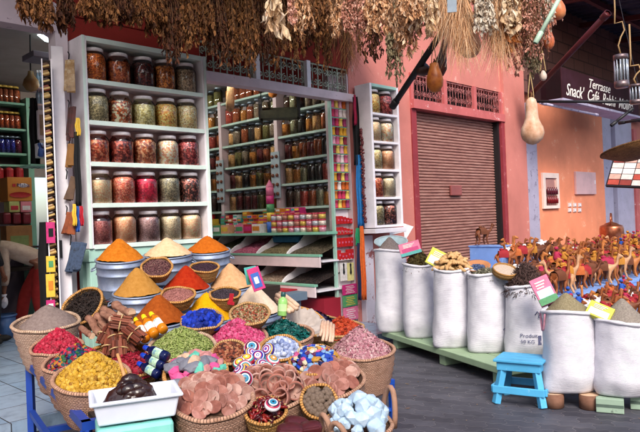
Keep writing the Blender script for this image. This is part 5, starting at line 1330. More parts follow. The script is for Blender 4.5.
heap('pale_petals', 'pale pink and cream petals heaped high in the basket on the blue stool', 'petals', Mr, r * .98, .19, 'petal', .017, 1900, misland('pale_petals', ['c88a98', 'dcb0b4', 'a86070', 'e4c8c4', 'b87484', 'd09aa4'], .7, transl=.2), p=1.1, z0=-.02, off=(-.02, 0))
# tipped straw basket with white liner and sticks
Mr, r = basket(305, 321, 4.6, 46, .16, 'tan straw basket with white liner tipped toward the pale petals', .45, 3, lean=.35, taper=.65)
q = MB(); q.lathe([(r * .97, .002), (r * .93, .014), (r * .8, -.01), (r * .6, -.05), (.001, -.06)], 40, jit=lambda rr, z, t: (rr * (1 + .06 * math.sin(5 * t) + .03 * math.sin(11 * t)), z + .012 * math.sin(7 * t) + .006 * math.sin(17 * t)))
lo = q.build('basket_liner', mnoise('liner_white', 'a89c94', 14, .9, .5, 30)); lo.matrix_world = Mr; tag(lo, 'rumpled white cloth lining the tipped straw basket', 'cloth')
def sticks(name, label, group, lst, rr, cols, Y0, Y1):
    for i, (x0, y0, x1, y1) in enumerate(lst):
        p0 = P(x0, y0, Y0 + i * .004); p1 = P(x1, y1, Y1 + i * .004); d = p1 - p0
        o = thing(name, label, 'stick', Matrix.Translation(p0), group)
        MB().tube([(0, 0, 0), d * .35 + Vector((0, 0, .004)), d * .7 + Vector((.004, 0, 0)), d], [rr, rr * 1.05, rr * .95, rr * .8], 8).build('stick', mnoise('stk%s%d' % (name[:4], i), [lin(c) for c in cols], 24, .8, .3), o)
        MB().disc(rr * .85, 0, 8, M=Matrix.Translation(d * -.003) @ (-d).to_track_quat('Z', 'Y').to_matrix().to_4x4()).build('cut_end', M_cut, o)
sticks('pale_root', 'pale root stick hanging from the straw basket over coloured stones', 'pale roots hanging from the straw basket', [(325, 322, 322.5, 341), (328, 321.5, 326, 341), (331, 323, 329.5, 342), (333.5, 325, 332, 342), (323, 321, 320, 336)], .012, ['b08a70', 'c4a088', 'd4b49c'], 4.4, 4.25)
sticks('cream_stick', 'thick cream stick lying behind the teal leaves', 'cream sticks behind the teal leaves', [(277, 295, 297, 309), (280, 293.5, 298, 306), (276.5, 298, 293, 311), (278, 301, 290, 312)], .019, ['b89478', 'ccaa90', 'dabca4'], 4.75, 4.5)
# green bottle behind teal leaves
o = thing('shampoo_bottle', 'pale green bottle with dark cap standing behind the teal leaves', 'bottle', CM(P(282, 316, 4.55), -.1, .1))
bottle(o, .17, .034, (mnoise('bottle_green', '8abf6a', 20, .25), mnoise('cap_green', '1f4a48', 20, .4), mnoise('lab_green', 'b8dc9a', 12, .4)))
# soap sleeves stuck in the white cone
for k, (px, py, c1, c2, ln) in enumerate(((253, 276, 'teal', 'green', -.15), (260, 282, 'magenta', 'blue', -.3))):
    o = thing('soap_box', ['mint green', 'pink and blue'][k] + ' slim soap box stuck upright behind the off-white cone', 'box', CM(P(px, py + 8, 4.75 - .1 * k), -.1, 0) @ RY(ln))
    MB().box(-.045, .045, -.015, .015, 0, .17 - .04 * (1 - k)).build('carton', M_box[c1], o, bevel=.003)
    MB().box(-.03, .03, -.0175, -.0152, .02, .13 - .03 * (1 - k)).build('label', M_box[c2], o)
    MB().box(-.015, .015, -.0195, -.0177, .05, .1 - .02 * (1 - k)).build('print', M_box['white'], o)
# ---- loose goods in baskets, each piece an object
def pile(n, Mr, r, H, fn, p=1.6, z0=0, dense=1.0):
    """poisson-like spots over a mound, from the rim inwards"""
    out = []; f = surf(H, p); tries = 0
    while len(out) < n and tries < 6000:
        tries += 1
        t = math.sqrt(R.random()) * .95; a = R.uniform(0, 2 * PI); x, y = r * t * math.cos(a), r * t * math.sin(a)
        if any((x - u) ** 2 + (y - v) ** 2 < (dense * r * 1.25 / math.sqrt(n)) ** 2 for u, v, _ in out) and tries < 4500: continue
        out.append((x, y, z0 + f(t)))
    for i, (x, y, z) in enumerate(sorted(out, key=lambda c: c[2])): fn(i, Mr @ T(x, y, z))
    return out
def clone(protos, i, M, label=None, group=None):
    return copy_tree(protos[i % len(protos)], M, label, group)
M_clay = [mnoise('clay_%d' % i, [sh(c[0], .8), lin(c[0]), lin(c[1]), sh(c[1], 1.1)], 14, .9, .5, 90, objr=.16) for i, c in enumerate((('8e5c50', 'a27166'), ('824c40', '986052'), ('9a7064', 'ae8a7e')))]
def disc_proto(i):
    o = MB().lathe([(.001, -.006), (.030, -.0065), (.038, -.005), (.0405, 0), (.0385, .006), (.034, .0065), (.030, .0035), (.001, .003)], 26).build('clay_disc', M_clay[i % 3]); return o
discs = [disc_proto(i) for i in range(3)]
def place_proto_first(protos):
    used = set()
    def f(i, M, label, cat, group):
        k = i % len(protos)
        if k not in used: used.add(k); o = protos[k]; o.matrix_world = M
        else: o = copy_tree(protos[k], M)
        return tag(o, label, cat, group)
    return f
put_disc = place_proto_first(discs)
def discpile(Mr, r, n, H, label, group, s_=1.0):
    pile(n, Mr, r, H, lambda i, M: put_disc(i, M @ RX(R.uniform(.15, 1.1)) @ RY(R.uniform(-.6, .6)) @ RZ(R.uniform(0, 6.3)) @ SCL(s_ * R.uniform(.85, 1.08)), label, 'clay disc', group))
Mr, r = basket(213, 398, 2.95, 80, .26, 'large woven basket of clay discs right of the white tray', .3, 0, taper=.8)
heap('dark_filling', 'brown packing straw under the clay discs', 'straw', Mr, r * .9, .1, 'stick', .012, 60, misland('pack_straw', ['6a4a38', '7a5a44']), z0=-.06)  # bed of brown straw pieces filling the basket below the discs
discpile(Mr @ T(0, .03, 0), r * .92, 46, .06, 'flat pink clay disc heaped in the basket right of the tray', 'clay discs in the basket by the tray', .9)
Mr, r = basket(330, 379, 3.75, 70, .3, 'woven basket of clay discs left of the blue stool', .26, 0, taper=.8)
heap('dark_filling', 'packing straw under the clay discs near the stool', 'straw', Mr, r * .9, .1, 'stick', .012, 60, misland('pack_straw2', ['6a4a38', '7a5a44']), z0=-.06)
discpile(Mr @ T(-.02, .03, 0), r * .92, 40, .08, 'flat pink clay disc heaped in the basket left of the blue stool', 'clay discs in the basket by the stool', 1.1)
# clay bowls
def bowl_proto(i):
    o = thing('clay_bowl', None, None)
    MB().lathe([(.001, -.03), (.03, -.03), (.05, -.005), (.058, .022), (.058, .03), (.050, .03), (.043, -.0), (.026, -.018), (.001, -.02)], 26).build('bowl', M_clay[i], o)
    MB().lathe([(.057, .026), (.061, .030), (.057, .034), (.05, .031)], 26).build('lip', M_clay[(i + 2) % 3], o)
    return o
bowls = [bowl_proto(i) for i in range(3)]
put_bowl = place_proto_first(bowls)
Mr, r = basket(271, 391, 3.35, 72, .28, 'woven basket of small clay bowls in the front middle', .3, 0, taper=.8)
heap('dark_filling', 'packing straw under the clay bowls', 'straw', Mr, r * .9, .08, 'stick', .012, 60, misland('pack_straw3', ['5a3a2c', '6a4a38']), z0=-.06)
pile(28, Mr @ T(0, .03, 0), r * .9, .06, lambda i, M: put_bowl(i, M @ RX(R.uniform(.2, 1.0)) @ RY(R.uniform(-.7, .7)) @ SCL(R.uniform(.72, .9)), 'small round clay bowl heaped in the front middle basket', 'clay bowl', 'clay bowls in the front middle basket'))
# painted drum tops
TOPC = [('blue', ['14207a', 'd8d4dc', '2a3a9a', 'b81c3c', 'e8e4e4']), ('violet', ['3a2a7a', 'e0d8e0', '6a4aa0', 'd8b040', 'b02a4a']), ('white', ['dcd6d8', '1c1c30', 'd8a8b8', '2a7a9a', 'b0284a']), ('red-ringed', ['a81c2c', 'e4dcd8', '1c2a7a', 'd8b83c', '2a8a8a']), ('turquoise', ['1f7a8a', 'e4e0dc', '18246a', 'd08a3a', 'c03050'])]
def ring_mat(name, cols):
    m, nt, b = base(name, .35)
    tc = node(nt, 'ShaderNodeTexCoord'); sx = node(nt, 'ShaderNodeSeparateXYZ'); nt.links.new(tc.outputs['Object'], sx.inputs[0])
    a = node(nt, 'ShaderNodeMath', operation='POWER'); a.inputs[1].default_value = 2; nt.links.new(sx.outputs[0], a.inputs[0])
    c = node(nt, 'ShaderNodeMath', operation='POWER'); c.inputs[1].default_value = 2; nt.links.new(sx.outputs[1], c.inputs[0])
    ad = node(nt, 'ShaderNodeMath', operation='ADD'); nt.links.new(a.outputs[0], ad.inputs[0]); nt.links.new(c.outputs[0], ad.inputs[1])
    sq = node(nt, 'ShaderNodeMath', operation='SQRT'); nt.links.new(ad.outputs[0], sq.inputs[0])
    ml = node(nt, 'ShaderNodeMath', operation='MULTIPLY'); ml.inputs[1].default_value = 1 / .058; nt.links.new(sq.outputs[0], ml.inputs[0])
    sh_k = sum(map(ord, name)) % 4
    seq = [[cols[3], cols[1], cols[0], cols[0], cols[1], cols[2], cols[2], cols[0]], [cols[2], cols[2], cols[1], cols[4], cols[0], cols[1], cols[0], cols[3], cols[0]], [cols[4], cols[0], cols[1], cols[1], cols[3], cols[0], cols[2], cols[1], cols[0], cols[0]], [cols[1], cols[3], cols[3], cols[0], cols[1], cols[4], cols[0]]][sh_k]
    nt.links.new(ramp(nt, ml.outputs[0], seq, True), b.inputs['Base Color']); return m
tops = []
for nm, cc in TOPC:
    o = thing('painted_lid', None, None)
    MB().lathe([(.054, -.012), (.058, -.004), (.057, .006), (.048, .02), (.032, .03), (.012, .034), (.001, .034)], 30).build('dome', ring_mat('rings_' + nm, cc), o)
    MB().lathe([(.001, -.013), (.053, -.013)], 24).build('underside', M_clay[0], o) if False else MB().lathe([(.053, -.0125), (.001, -.013)], 24).build('underside', M_clay[0], o)
    tops.append(o)
put_top = place_proto_first(tops)
TP = [(252, 348, 2), (247, 360, 3), (258, 357, 0), (262, 366, 1), (245, 368, 4), (268, 350, 1), (255, 371, 0), (266, 369, 3), (244.5, 379, 2), (240, 372, 1), (272, 361, 4), (262, 377, 0), (276, 370, 2), (235, 380, 0), (251, 354, 1), (240, 364, 3), (270, 376, 4), (258, 383, 1)]
for i, (px, py, k) in enumerate(TP):
    Y = 3.72 - (py - 348) * .008
    M = CM(P(px, py, Y), R.uniform(.35, 1.1), R.uniform(-.6, .6)) @ SCL(R.uniform(.72, .85))
    if i == 8: M = CM(P(px, py, 3.3), 1.15, .1) @ SCL(.78)
    if i == 7: M = CM(P(px, py, 3.5), .85, -.1) @ SCL(.76)
    o = put_top(k, M, 'domed lid painted in %s rings, heaped behind the clay bowls' % TOPC[k][0], 'painted lid', 'painted lids')
basketmound = heap('lid_bed', 'brown straw bed under the painted lids', 'straw', CM(P(257, 370, 3.72), .4), .24, .06, 'stick', .014, 120, misland('bed_straw', ['4a2e22', '5c3c2c']), z0=-.07)
# soap stones in basket
M_stone = [mnoise('stone_%s' % n, c, 12, .6, .3, 50) for n, c in (('pink', 'c84a80'), ('grey', '6e6e78'), ('mint', '5cb49c'), ('cream', 'c8a488'), ('slate', '505e7c'), ('rose', 'b87c78'))]
SN = ['pink', 'grey', 'mint green', 'cream', 'slate blue', 'dusty rose']
stones = []
for i in range(6):
    q = MB(); q.ball(.030, M=SCL(1.3, .85, .7), sub=1 + i % 2, jit=.15, sm=False); o = q.build('pumice_stone', M_stone[i]); stones.append(o)
put_stone = place_proto_first(stones)
Mr, r = basket(196, 372, 3.3, 62, .12, 'shallow tan basket of coloured pumice stones', .42, 3, taper=.7)
cnt_ = [0]
def fs_(i, M):
    k = R.choice([0, 0, 1, 1, 2, 3, 4, 5, 5]); put_stone(k, M @ RZ(R.uniform(0, 6)) @ RX(R.uniform(-.6, .6)) @ SCL(R.uniform(1.0, 1.45)), '%s pumice stone in the shallow basket beside the blue bottles' % SN[k], 'pumice stone', '%s pumice stones' % SN[k])
pile(40, Mr, r * .9, .07, fs_, z0=.0)
# silver-blue lumps and coloured glass stones
Mr, r = basket(281, 348, 3.95, 42, .1, 'tan basket of pale blue-silver wrapped sweets', .4, 3, taper=.7)
heap('foil_lumps', 'pale blue-silver foil lumps heaped in a tan basket', 'foil lumps', Mr, r * .92, .09, 'lump', .020, 120, misland('foil', ['8a98c0', 'aab6d4', 'c8d0e4', '6a7aa8', 'd8dcea'], .3), p=1.4, stuff=True)
Mr, r = basket(314, 360, 3.85, 50, .1, 'shallow tan basket of coloured glass stones', .4, 3, taper=.75)
GS = ['royal blue', 'amber', 'pale blue', 'plum', 'cream', 'navy', 'pink']
M_gs = [mnoise('gs_%d' % i, c, 12, .2) for i, c in enumerate(['1c3c9c', 'b08030', '7a9cc4', '5a2a4a', 'c8b898', '1a2452', 'b8507c'])]
gst = []
for i in range(7):
    q = MB(); q.ball(.019, M=SCL(1.5, 1, .6), sub=1, jit=.12, sm=False); gst.append(q.build('glass_stone', M_gs[i]))
put_gs = place_proto_first(gst)
def fg(i, M):
    k = R.choice([0, 0, 1, 2, 2, 3, 4, 5, 6]); put_gs(k, M @ RZ(R.uniform(0, 6)) @ RX(R.uniform(-.7, .7)) @ SCL(R.uniform(.8, 1.2)), '%s stone in the shallow basket below the pale roots' % GS[k], 'stone', '%s stones below the pale roots' % GS[k])
pile(80, Mr, r * .92, .07, fg)
# chilli basket with a painted lid
Mr, r = basket(266, 411, 2.9, 42, .13, 'small golden basket of dried red chillies at the front', .35, 3, taper=.7)
M_ch = [mnoise('chilli_%d' % i, c, 12, .3) for i, c in enumerate(('5a0c10', '76141a', '8a2018', '420a10'))]
chs = []
for i in range(4):
    o = thing('dried_chilli', None, None); L = .023
    MB().tube([(-L, 0, 0), (-L * .4, 0, .006), (L * .3, .004, .006), (L, .008, -.004)], [.005, .0075, .006, .002], 7).build('pod', M_ch[i], o)
    MB().tube([(-L - .014, 0, .002), (-L, 0, 0)], [.002, .003], 5).build('stalk', M_tie, o); chs.append(o)
put_ch = place_proto_first(chs)
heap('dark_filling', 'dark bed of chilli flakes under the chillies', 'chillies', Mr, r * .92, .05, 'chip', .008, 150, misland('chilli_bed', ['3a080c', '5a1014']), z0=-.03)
pile(70, Mr, r * .88, .05, lambda i, M: put_ch(i, M @ RZ(R.uniform(0, 6.3)) @ RY(R.uniform(-.5, .5)) @ SCL(R.uniform(.85, 1.2)), 'wrinkled dark red dried chilli in the small golden basket', 'chilli', 'dried chillies'), dense=.7)
put_top(2, CM(P(272.5, 405, 2.8), .5, .2) @ SCL(.62), 'white domed lid with red centre lying on the dried chillies', 'painted lid', None)
# nutmeg basket
Mr, r = basket(319, 401, 3.2, 37, .13, 'deep golden basket of round grey-brown nuts tipped forward', .85, 3, lean=.15, taper=.62)
M_nut = mnoise('nutmeg', [lin('4a3a30'), lin('6c5a4c'), lin('84705e')], 30, .8, .7, 90)
nuts = []
for i in range(2):
    q = MB(); q.ball(.017, sub=2, jit=.08); nuts.append(q.build('nut', M_nut))
put_nut = place_proto_first(nuts)
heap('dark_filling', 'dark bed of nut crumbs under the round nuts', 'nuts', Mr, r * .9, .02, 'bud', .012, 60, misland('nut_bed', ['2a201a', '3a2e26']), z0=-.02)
pile(52, Mr, r * .84, .03, lambda i, M: put_nut(i, M @ RZ(R.uniform(0, 6)) @ SCL(R.uniform(.85, 1.15))), z0=-.005) if False else pile(52, Mr, r * .84, .03, lambda i, M: put_nut(i, M @ RZ(R.uniform(0, 6)) @ SCL(R.uniform(.85, 1.15)), 'round grey-brown nut in the tipped golden basket', 'nut', 'round nuts'), z0=-.005, dense=.8)
# alum crystals in handled basket
Mr, r = basket(358, 424, 2.95, 68, .2, 'handled basket of pale alum crystals at the bottom edge', .2, 0, taper=.8, handles=[(rad(212), .05, .13), (rad(238), .05, .12), (rad(25), .06, .17)])
M_al = mnoise('alum', [lin('94aec6'), lin('acc2d4'), lin('c2d0de')], 14, .4, .4, 60, spec=.6)
als = []
for i in range(3):
    q = MB(); q.ball(.048, M=SCL(1, .8, .85), sub=1, jit=.16, sm=False); als.append(q.build('alum_crystal', M_al, bevel=.006))
put_al = place_proto_first(als)
pile(34, Mr @ T(0, .02, 0), r * .85, .11, lambda i, M: put_al(i, M @ RZ(R.uniform(0, 6)) @ RX(R.uniform(-1, 1)) @ SCL(R.uniform(.55, 1.25)), 'pale blue-white translucent alum crystal in the handled basket', 'crystal', 'alum crystals'), dense=.8)
# dark sticks in front of the stool
for i in range(11):
    x0 = 338 + R.uniform(-2, 9); p0 = P(x0 + 4, 404 + R.uniform(-3, 4), 3.75); p1 = P(x0 + R.uniform(3, 9) + (3 if i > 6 else 0), R.uniform(374, 392), 3.95); d = p1 - p0
    o = thing('dark_stick', 'dark brown stick leaning in a clump beside the blue stool', 'stick', Matrix.Translation(p0), 'dark sticks beside the blue stool')
    MB().tube([(0, 0, 0), d * .5 + Vector((.006 * R.uniform(-1, 1), 0, 0)), d], [.011, .013, .009], 7).build('stick', mnoise('dstick%d' % i, [lin('2a1a18'), lin('4a322c')], 20, .6), o)
    MB().disc(.0088, 0, 7, M=Matrix.Translation(d * 1.004) @ d.to_track_quat('Z', 'Y').to_matrix().to_4x4()).build('cut_end', M_root, o)
# leather pouches at the bottom edge
for k, (px, py, Y) in enumerate(((297, 424, 2.85), (309, 429, 2.8), (290, 431, 2.75))):
    o = thing('leather_pouch', ['dark red leather pouch under the tipped nut basket', 'dark red leather pouch next to the handled basket', 'dark red leather pouch below the chilli basket'][k], 'pouch', CM(P(px, py, Y), .3, R.uniform(-.3, .3)))
    q = MB(); vs, fs = ICO[2]; q.add([(math.copysign(abs(v[0]) ** .6, v[0]) * .06, v[1] * .045, math.copysign(abs(v[2]) ** .7, v[2]) * .028) for v in vs], fs, 0, True); q.build('body', mnoise('pouch_red%d' % k, [lin('3a1418'), lin('5c2024')], 14, .4, .4), o)
    MB().box(-.05, .05, -.047, -.03, -.005, .03).build('flap', mnoise('pouch_flap%d' % k, '4a181c', 14, .4), o, bevel=.005)
# white tray of black soap on a mint crate
Y = 2.72
c0 = P(90, 403.5, 2.62); c1 = P(179.5, 393.5, 2.68); c3 = P(77.5, 391.5, 2.92)
zt = (c0.z + c1.z + c3.z) / 3
W_ = .375; xa = Vector((math.cos(rad(21)), math.sin(rad(21)), 0)); ya = Vector((-xa.y, xa.x, 0)); DP = .25
Mt = Matrix(((xa.x, ya.x, 0, c0.x), (xa.y, ya.y, 0, c0.y), (0, 0, 1, zt - .105), (0, 0, 0, 1)))
tr = thing('plastic_tray', 'white plastic tray of black soap on the mint crate', 'tray', Mt)
M_tray = mnoise('tray_white', [lin('d8dcea'), lin('e4e8f2')], 4, .3)
def ring(x0, x1, y0, y1, z): return [(x0, y0, z), (x1, y0, z), (x1, y1, z), (x0, y1, z)]
q = MB(); h = .105
lv = [ring(.03, W_ - .03, .03, DP - .03, 0), ring(.012, W_ - .012, .012, DP - .012, h * .85), ring(-.004, W_ + .004, -.004, DP + .004, h * .86), ring(-.004, W_ + .004, -.004, DP + .004, h), ring(.016, W_ - .016, .016, DP - .016, h), ring(.036, W_ - .036, .036, DP - .036, .008)]
vs = [p for l in lv for p in l]; fs = [(3, 2, 1, 0), (20, 21, 22, 23)]
for i in range(5):
    for j in range(4): a = i * 4 + j; b = i * 4 + (j + 1) % 4; fs.append((a, b, b + 4, a + 4))
q.add(vs, fs); q.build('tray', M_tray, tr, bevel=.008)
q = MB(); vs, fs = ICO[3]
q.add([(v[0] * .12 * (1 + .16 * noise.noise(Vector(v) * 1.8)), v[1] * .08 * (1 + .16 * noise.noise(Vector(v) * 1.8)), max(-.0, v[2] * .10 * (1 + .35 * noise.noise(Vector(v) * 2.6 + Vector((3, 1, 0))) + .12 * noise.noise(Vector(v) * 6)))) for v in vs], fs, 0, True)
for k in range(46):
    a = R.uniform(0, 6.28); t_ = math.sqrt(R.random()); rr_ = R.uniform(.018, .034)
    q.ball(rr_, M=T(.08 * t_ * math.cos(a), .068 * t_ * math.sin(a), .118 * (1 - t_ ** 2.2) - .004) @ SCL(1.3, 1, .8), sub=2, jit=.05)
o = q.build('black_soap', mnoise('soap_black', [lin('1a0c0a'), lin('2e1712'), lin('3c221a')], 12, .3, .6, 25, dist=.012, spec=.6)); o.matrix_world = Mt @ T(W_ * .46, DP * .52, .010) @ SCL(1.1, 1.05, 1.3); tag(o, 'glossy lump of dark brown soap paste in the white tray', 'soap')
p0 = Mt @ Vector((W_ * .43, DP * .5, .12)); p1 = P(117.5, 354, 2.88); d = p1 - p0
o = thing('wooden_spatula', 'pale wooden spatula standing in the dark soap paste', 'spatula', Matrix.Translation(p0))
MB().tube([d * -.1, d * .2, d * .6, d], [.011, .010, .0075, .007], 10).build('handle', mnoise('spatula', [lin('b8804a'), lin('cf9c68')], 16, .6), o)
MB().box(-.016, .016, -.004, .004, -.03, .03, 0, d.to_track_quat('Z', 'Y').to_matrix().to_4x4()).build('blade', mnoise('spatula2', 'a8703c', 16, .6), o)
cr = thing('plastic_crate', 'mint green plastic crate carrying the white tray', 'crate', Mt @ T(.02, .005, -.405))
q = MB(); q.box(0, W_ - .06, 0, DP - .02, 0, .395); q.build('body', mnoise('crate_mint', [lin('7cc8bc'), lin('90d4c8')], 4, .35), cr, bevel=.015)
part('rib', mnoise('crate_mint2', '86ccc0', 4, .35), [(.02, W_ - .08, -.012, -.0005, .30, .33)], cr, .004); part('rib', mnoise('crate_mint3', '86ccc0', 4, .35), [(.02, W_ - .08, -.012, -.0005, .18, .21)], cr, .004)
part('lid', mnoise('crate_mint4', '9cdcd0', 4, .35), [(-.01, W_ - .05, -.01, DP - .01, .3755, .399)], cr, .006) if False else None
# blue metal table frame under the left baskets
M_bluep = mpaint('blue_enamel', '1c3f94', .4, '8a94a8', 12, .7)
A_ = P(29.5, 363, 4.4); zt = A_.z; B_ = PZ(86, 425, zt); v = (B_ - A_); v.z = 0; wv = Vector((-v.y, v.x, 0)).normalized() * -1
if wv.x < 0: wv = -wv
tb = thing('metal_table', 'blue painted metal table frame under the left baskets', 'table', Matrix.Translation((A_.x, A_.y, 0)))
dv = Vector((v.x, v.y, 0)); W2_ = wv * 1.05
cs = [Vector((0, 0, 0)), dv, dv + W2_, W2_]
for c in cs: MB().bar((c.x, c.y, 0.006), (c.x, c.y, zt - .02), .042, .042).build('leg', M_bluep, tb)
for i in range(4):
    a = cs[i]; b = cs[(i + 1) % 4]; dd = (b - a).normalized() * .022
    MB().bar(a - dd + Vector((0, 0, zt)), b + dd * .9 + Vector((0, 0, zt)), .042, .042).build('top_rail', M_bluep, tb)
for i in (0, 2):
    a = cs[i]; b = cs[(i + 1) % 4]; dd = (b - a).normalized() * .022
    MB().bar(a + dd + Vector((0, 0, .2)), b - dd + Vector((0, 0, .2)), .035, .035).build('stretcher', M_bluep, tb)
a = cs[0].lerp(cs[3], .0) + dv * .3; MB().bar(a + Vector((0, 0, .2)) + wv * .02, a + W2_ + Vector((0, 0, .2)) - wv * .02, .035, .035).build('stretcher', M_bluep, tb)
cm_ = sum(cs, Vector()) / 4; cs = [x.lerp(cm_, .10) for x in cs]; q = MB(); c = [x + Vector((0, 0, zt - .012)) for x in cs]
q.add([*c, *[x + Vector((0, 0, .02)) for x in c]], [(3, 2, 1, 0), (4, 5, 6, 7), (0, 1, 5, 4), (1, 2, 6, 5), (2, 3, 7, 6), (3, 0, 4, 7)]); q.build('top_board', M_darkwood, tb)
# low dark table under the centre
ft = thing('display_table', 'low dark wooden table under the centre baskets', 'table', ID4)
pa = [P(182, 432, 2.75), P(330, 420, 3.0), P(345, 400, 4.1), P(190, 380, 4.2)]
q = MB(); zt2 = .34
q.add([(x.x, x.y, zt2 - .04) for x in pa] + [(x.x, x.y, zt2) for x in pa], [(3, 2, 1, 0), (4, 5, 6, 7), (0, 1, 5, 4), (1, 2, 6, 5), (2, 3, 7, 6), (3, 0, 4, 7)]); q.build('top_board', M_darkwood, ft)
for x in pa: 
    c = sum(pa, Vector()) / 4; y = x.lerp(c, .08); MB().box(y.x - .03, y.x + .03, y.y - .03, y.y + .03, .005, zt2 - .042).build('leg', M_darkwood, ft)
# blue metal stool
M_blues = mpaint('blue_stool', '1c4aa8', .35, '5a78b0', 12, .7)
z = .285; tl = PZ(362, 385, z); trr = PZ(394, 379, z); xx = trr - tl; xx.z = 0; Ls = xx.length; xx.normalize(); yy = Vector((-xx.y, xx.x, 0))
Ms = Matrix(((xx.x, yy.x, 0, tl.x), (xx.y, yy.y, 0, tl.y), (0, 0, 1, 0), (0, 0, 0, 1)))
bs = thing('metal_stool', 'blue painted metal stool carrying the pale petal basket', 'stool', Ms)
for x, y in ((.015, .015), (Ls - .015, .015), (Ls - .015, Ls * 1.2), (.015, Ls * 1.2)): MB().bar((x, y, .004), (x, y, z - .041), .034, .034).build('leg', M_blues, bs)
part('seat', M_blues, [(-.005, Ls + .005, -.005, Ls * 1.2 + .02, z - .04, z)], bs, .004)
for y in (.015, Ls * 1.2): part('stretcher', M_blues, [(.033, Ls - .033, y - .012, y + .012, .06, .085)], bs)

# spilled crumbs and leaf bits on the ground and the bench
q = MB(); pl_ = piece_fn('leaf', .016); pb2 = piece_fn('bud', .006)
for i in range(260):
    x = R.uniform(-1.6, 3.0); y = R.uniform(3.6, 7.6)
    p = Vector((x, y, .006)); 
    if (p - B0).dot(N) < .9: continue
    (pl_ if R.random() < .45 else pb2)(q, Matrix.Translation(p) @ RZ(R.uniform(0, 6)) @ SCL(1, 1, .4))
tag(q.build('litter', misland('litter_bits', ['6a5238', '8a7450', '4a3a2a', '9a8a70', '7a3a2a', 'b0a890'], .8)), 'scattered leaf bits and crumbs on the dark paving', kind='stuff')
# ------------------------------------------------------------------ sacks on the green bench
M_green = mpaint('bench_green', '92a888', .6, '5e7a58', 6, .6)
q1 = PZ(386, 332, .16); q2 = PZ(505, 369, .16); bx = q2 - q1; bx.z = 0; BL = bx.length; bx.normalize(); by = Vector((-bx.y, bx.x, 0))
if by.y < 0: by = -by
by = by if by.x > 0 or True else by
MBn = Matrix(((bx.x, by.x, 0, q1.x), (bx.y, by.y, 0, q1.y), (0, 0, 1, 0), (0, 0, 0, 1)))
bn = thing('plank_bench', 'long low pale green plank bench carrying white sacks', 'bench', MBn)
part('plank', M_green, [(-.1, BL, .0, .24, .1, .16)], bn, .006); part('plank', M_green, [(-.1, BL, .25, .5, .1, .16)], bn, .006)
for x in (.1, BL * .5, BL - .2): part('foot', M_green, [(x, x + .09, .03, .47, .004, .099)], bn)
def sack_mat():
    m, nt, b = base('woven_sack', .55, 0, .35)
    tc = node(nt, 'ShaderNodeTexCoord')
    mp = node(nt, 'ShaderNodeMapping'); mp.inputs['Scale'].default_value = (1, 1, 1.3); nt.links.new(tc.outputs['Object'], mp.inputs[0])
    n = node(nt, 'ShaderNodeTexNoise', Scale=7, Detail=6, Roughness=.6); nt.links.new(mp.outputs[0], n.inputs['Vector'])
    nt.links.new(ramp(nt, n.outputs[0], ['c4c0c8', 'd4d1d8', 'dedbe0']), b.inputs['Base Color'])
    wv_ = node(nt, 'ShaderNodeTexWave', Scale=38, Distortion=3.0); wv_.bands_direction = 'Z'; wv_.inputs['Detail'].default_value = 2; nt.links.new(tc.outputs['Object'], wv_.inputs['Vector'])
    p = bumpn(nt, b, wv_.outputs['Fac'], .3, .004)
    n2 = node(nt, 'ShaderNodeTexNoise', Scale=6, Detail=3, Roughness=.5); nt.links.new(mp.outputs[0], n2.inputs['Vector'])
    p = bumpn(nt, b, n2.outputs[0], .30, .025, p)
    n4 = node(nt, 'ShaderNodeTexNoise', Scale=3.2, Detail=4, Roughness=.45, Distortion=.6); n4.noise_type = 'RIDGED_MULTIFRACTAL'; nt.links.new(mp.outputs[0], n4.inputs['Vector']); p = bumpn(nt, b, n4.outputs[0], .4, .03, p)
    n3 = node(nt, 'ShaderNodeTexNoise', Scale=170, Detail=2); nt.links.new(tc.outputs['Object'], n3.inputs['Vector']); bumpn(nt, b, n3.outputs[0], .25, .003, p)
    return m
M_sack = sack_mat(); M_ink = mnoise('sack_ink', [lin('4a4c6c'), lin('6c6e8c')], 40, .7); M_pinkr = mnoise('sack_pink', 'c88a9a', 30, .7)
SK = [(394, 33, 250, 333, .16, 'grey-brown powder'), (421, 33, 265, 339, .16, 'green-brown moss'), (454, 39, 270, 349, .16, 'tan ginger pieces'), (490, 40, 274, 354, .16, 'grey dried leaves'), (528.5, 42, 287, 359, .16, 'dark brown twigs'), (572, 52, 313, 395, .11, 'greenish tan powder'), (624, 55, 323, 399, .11, 'grey tan powder')]
SACK = []
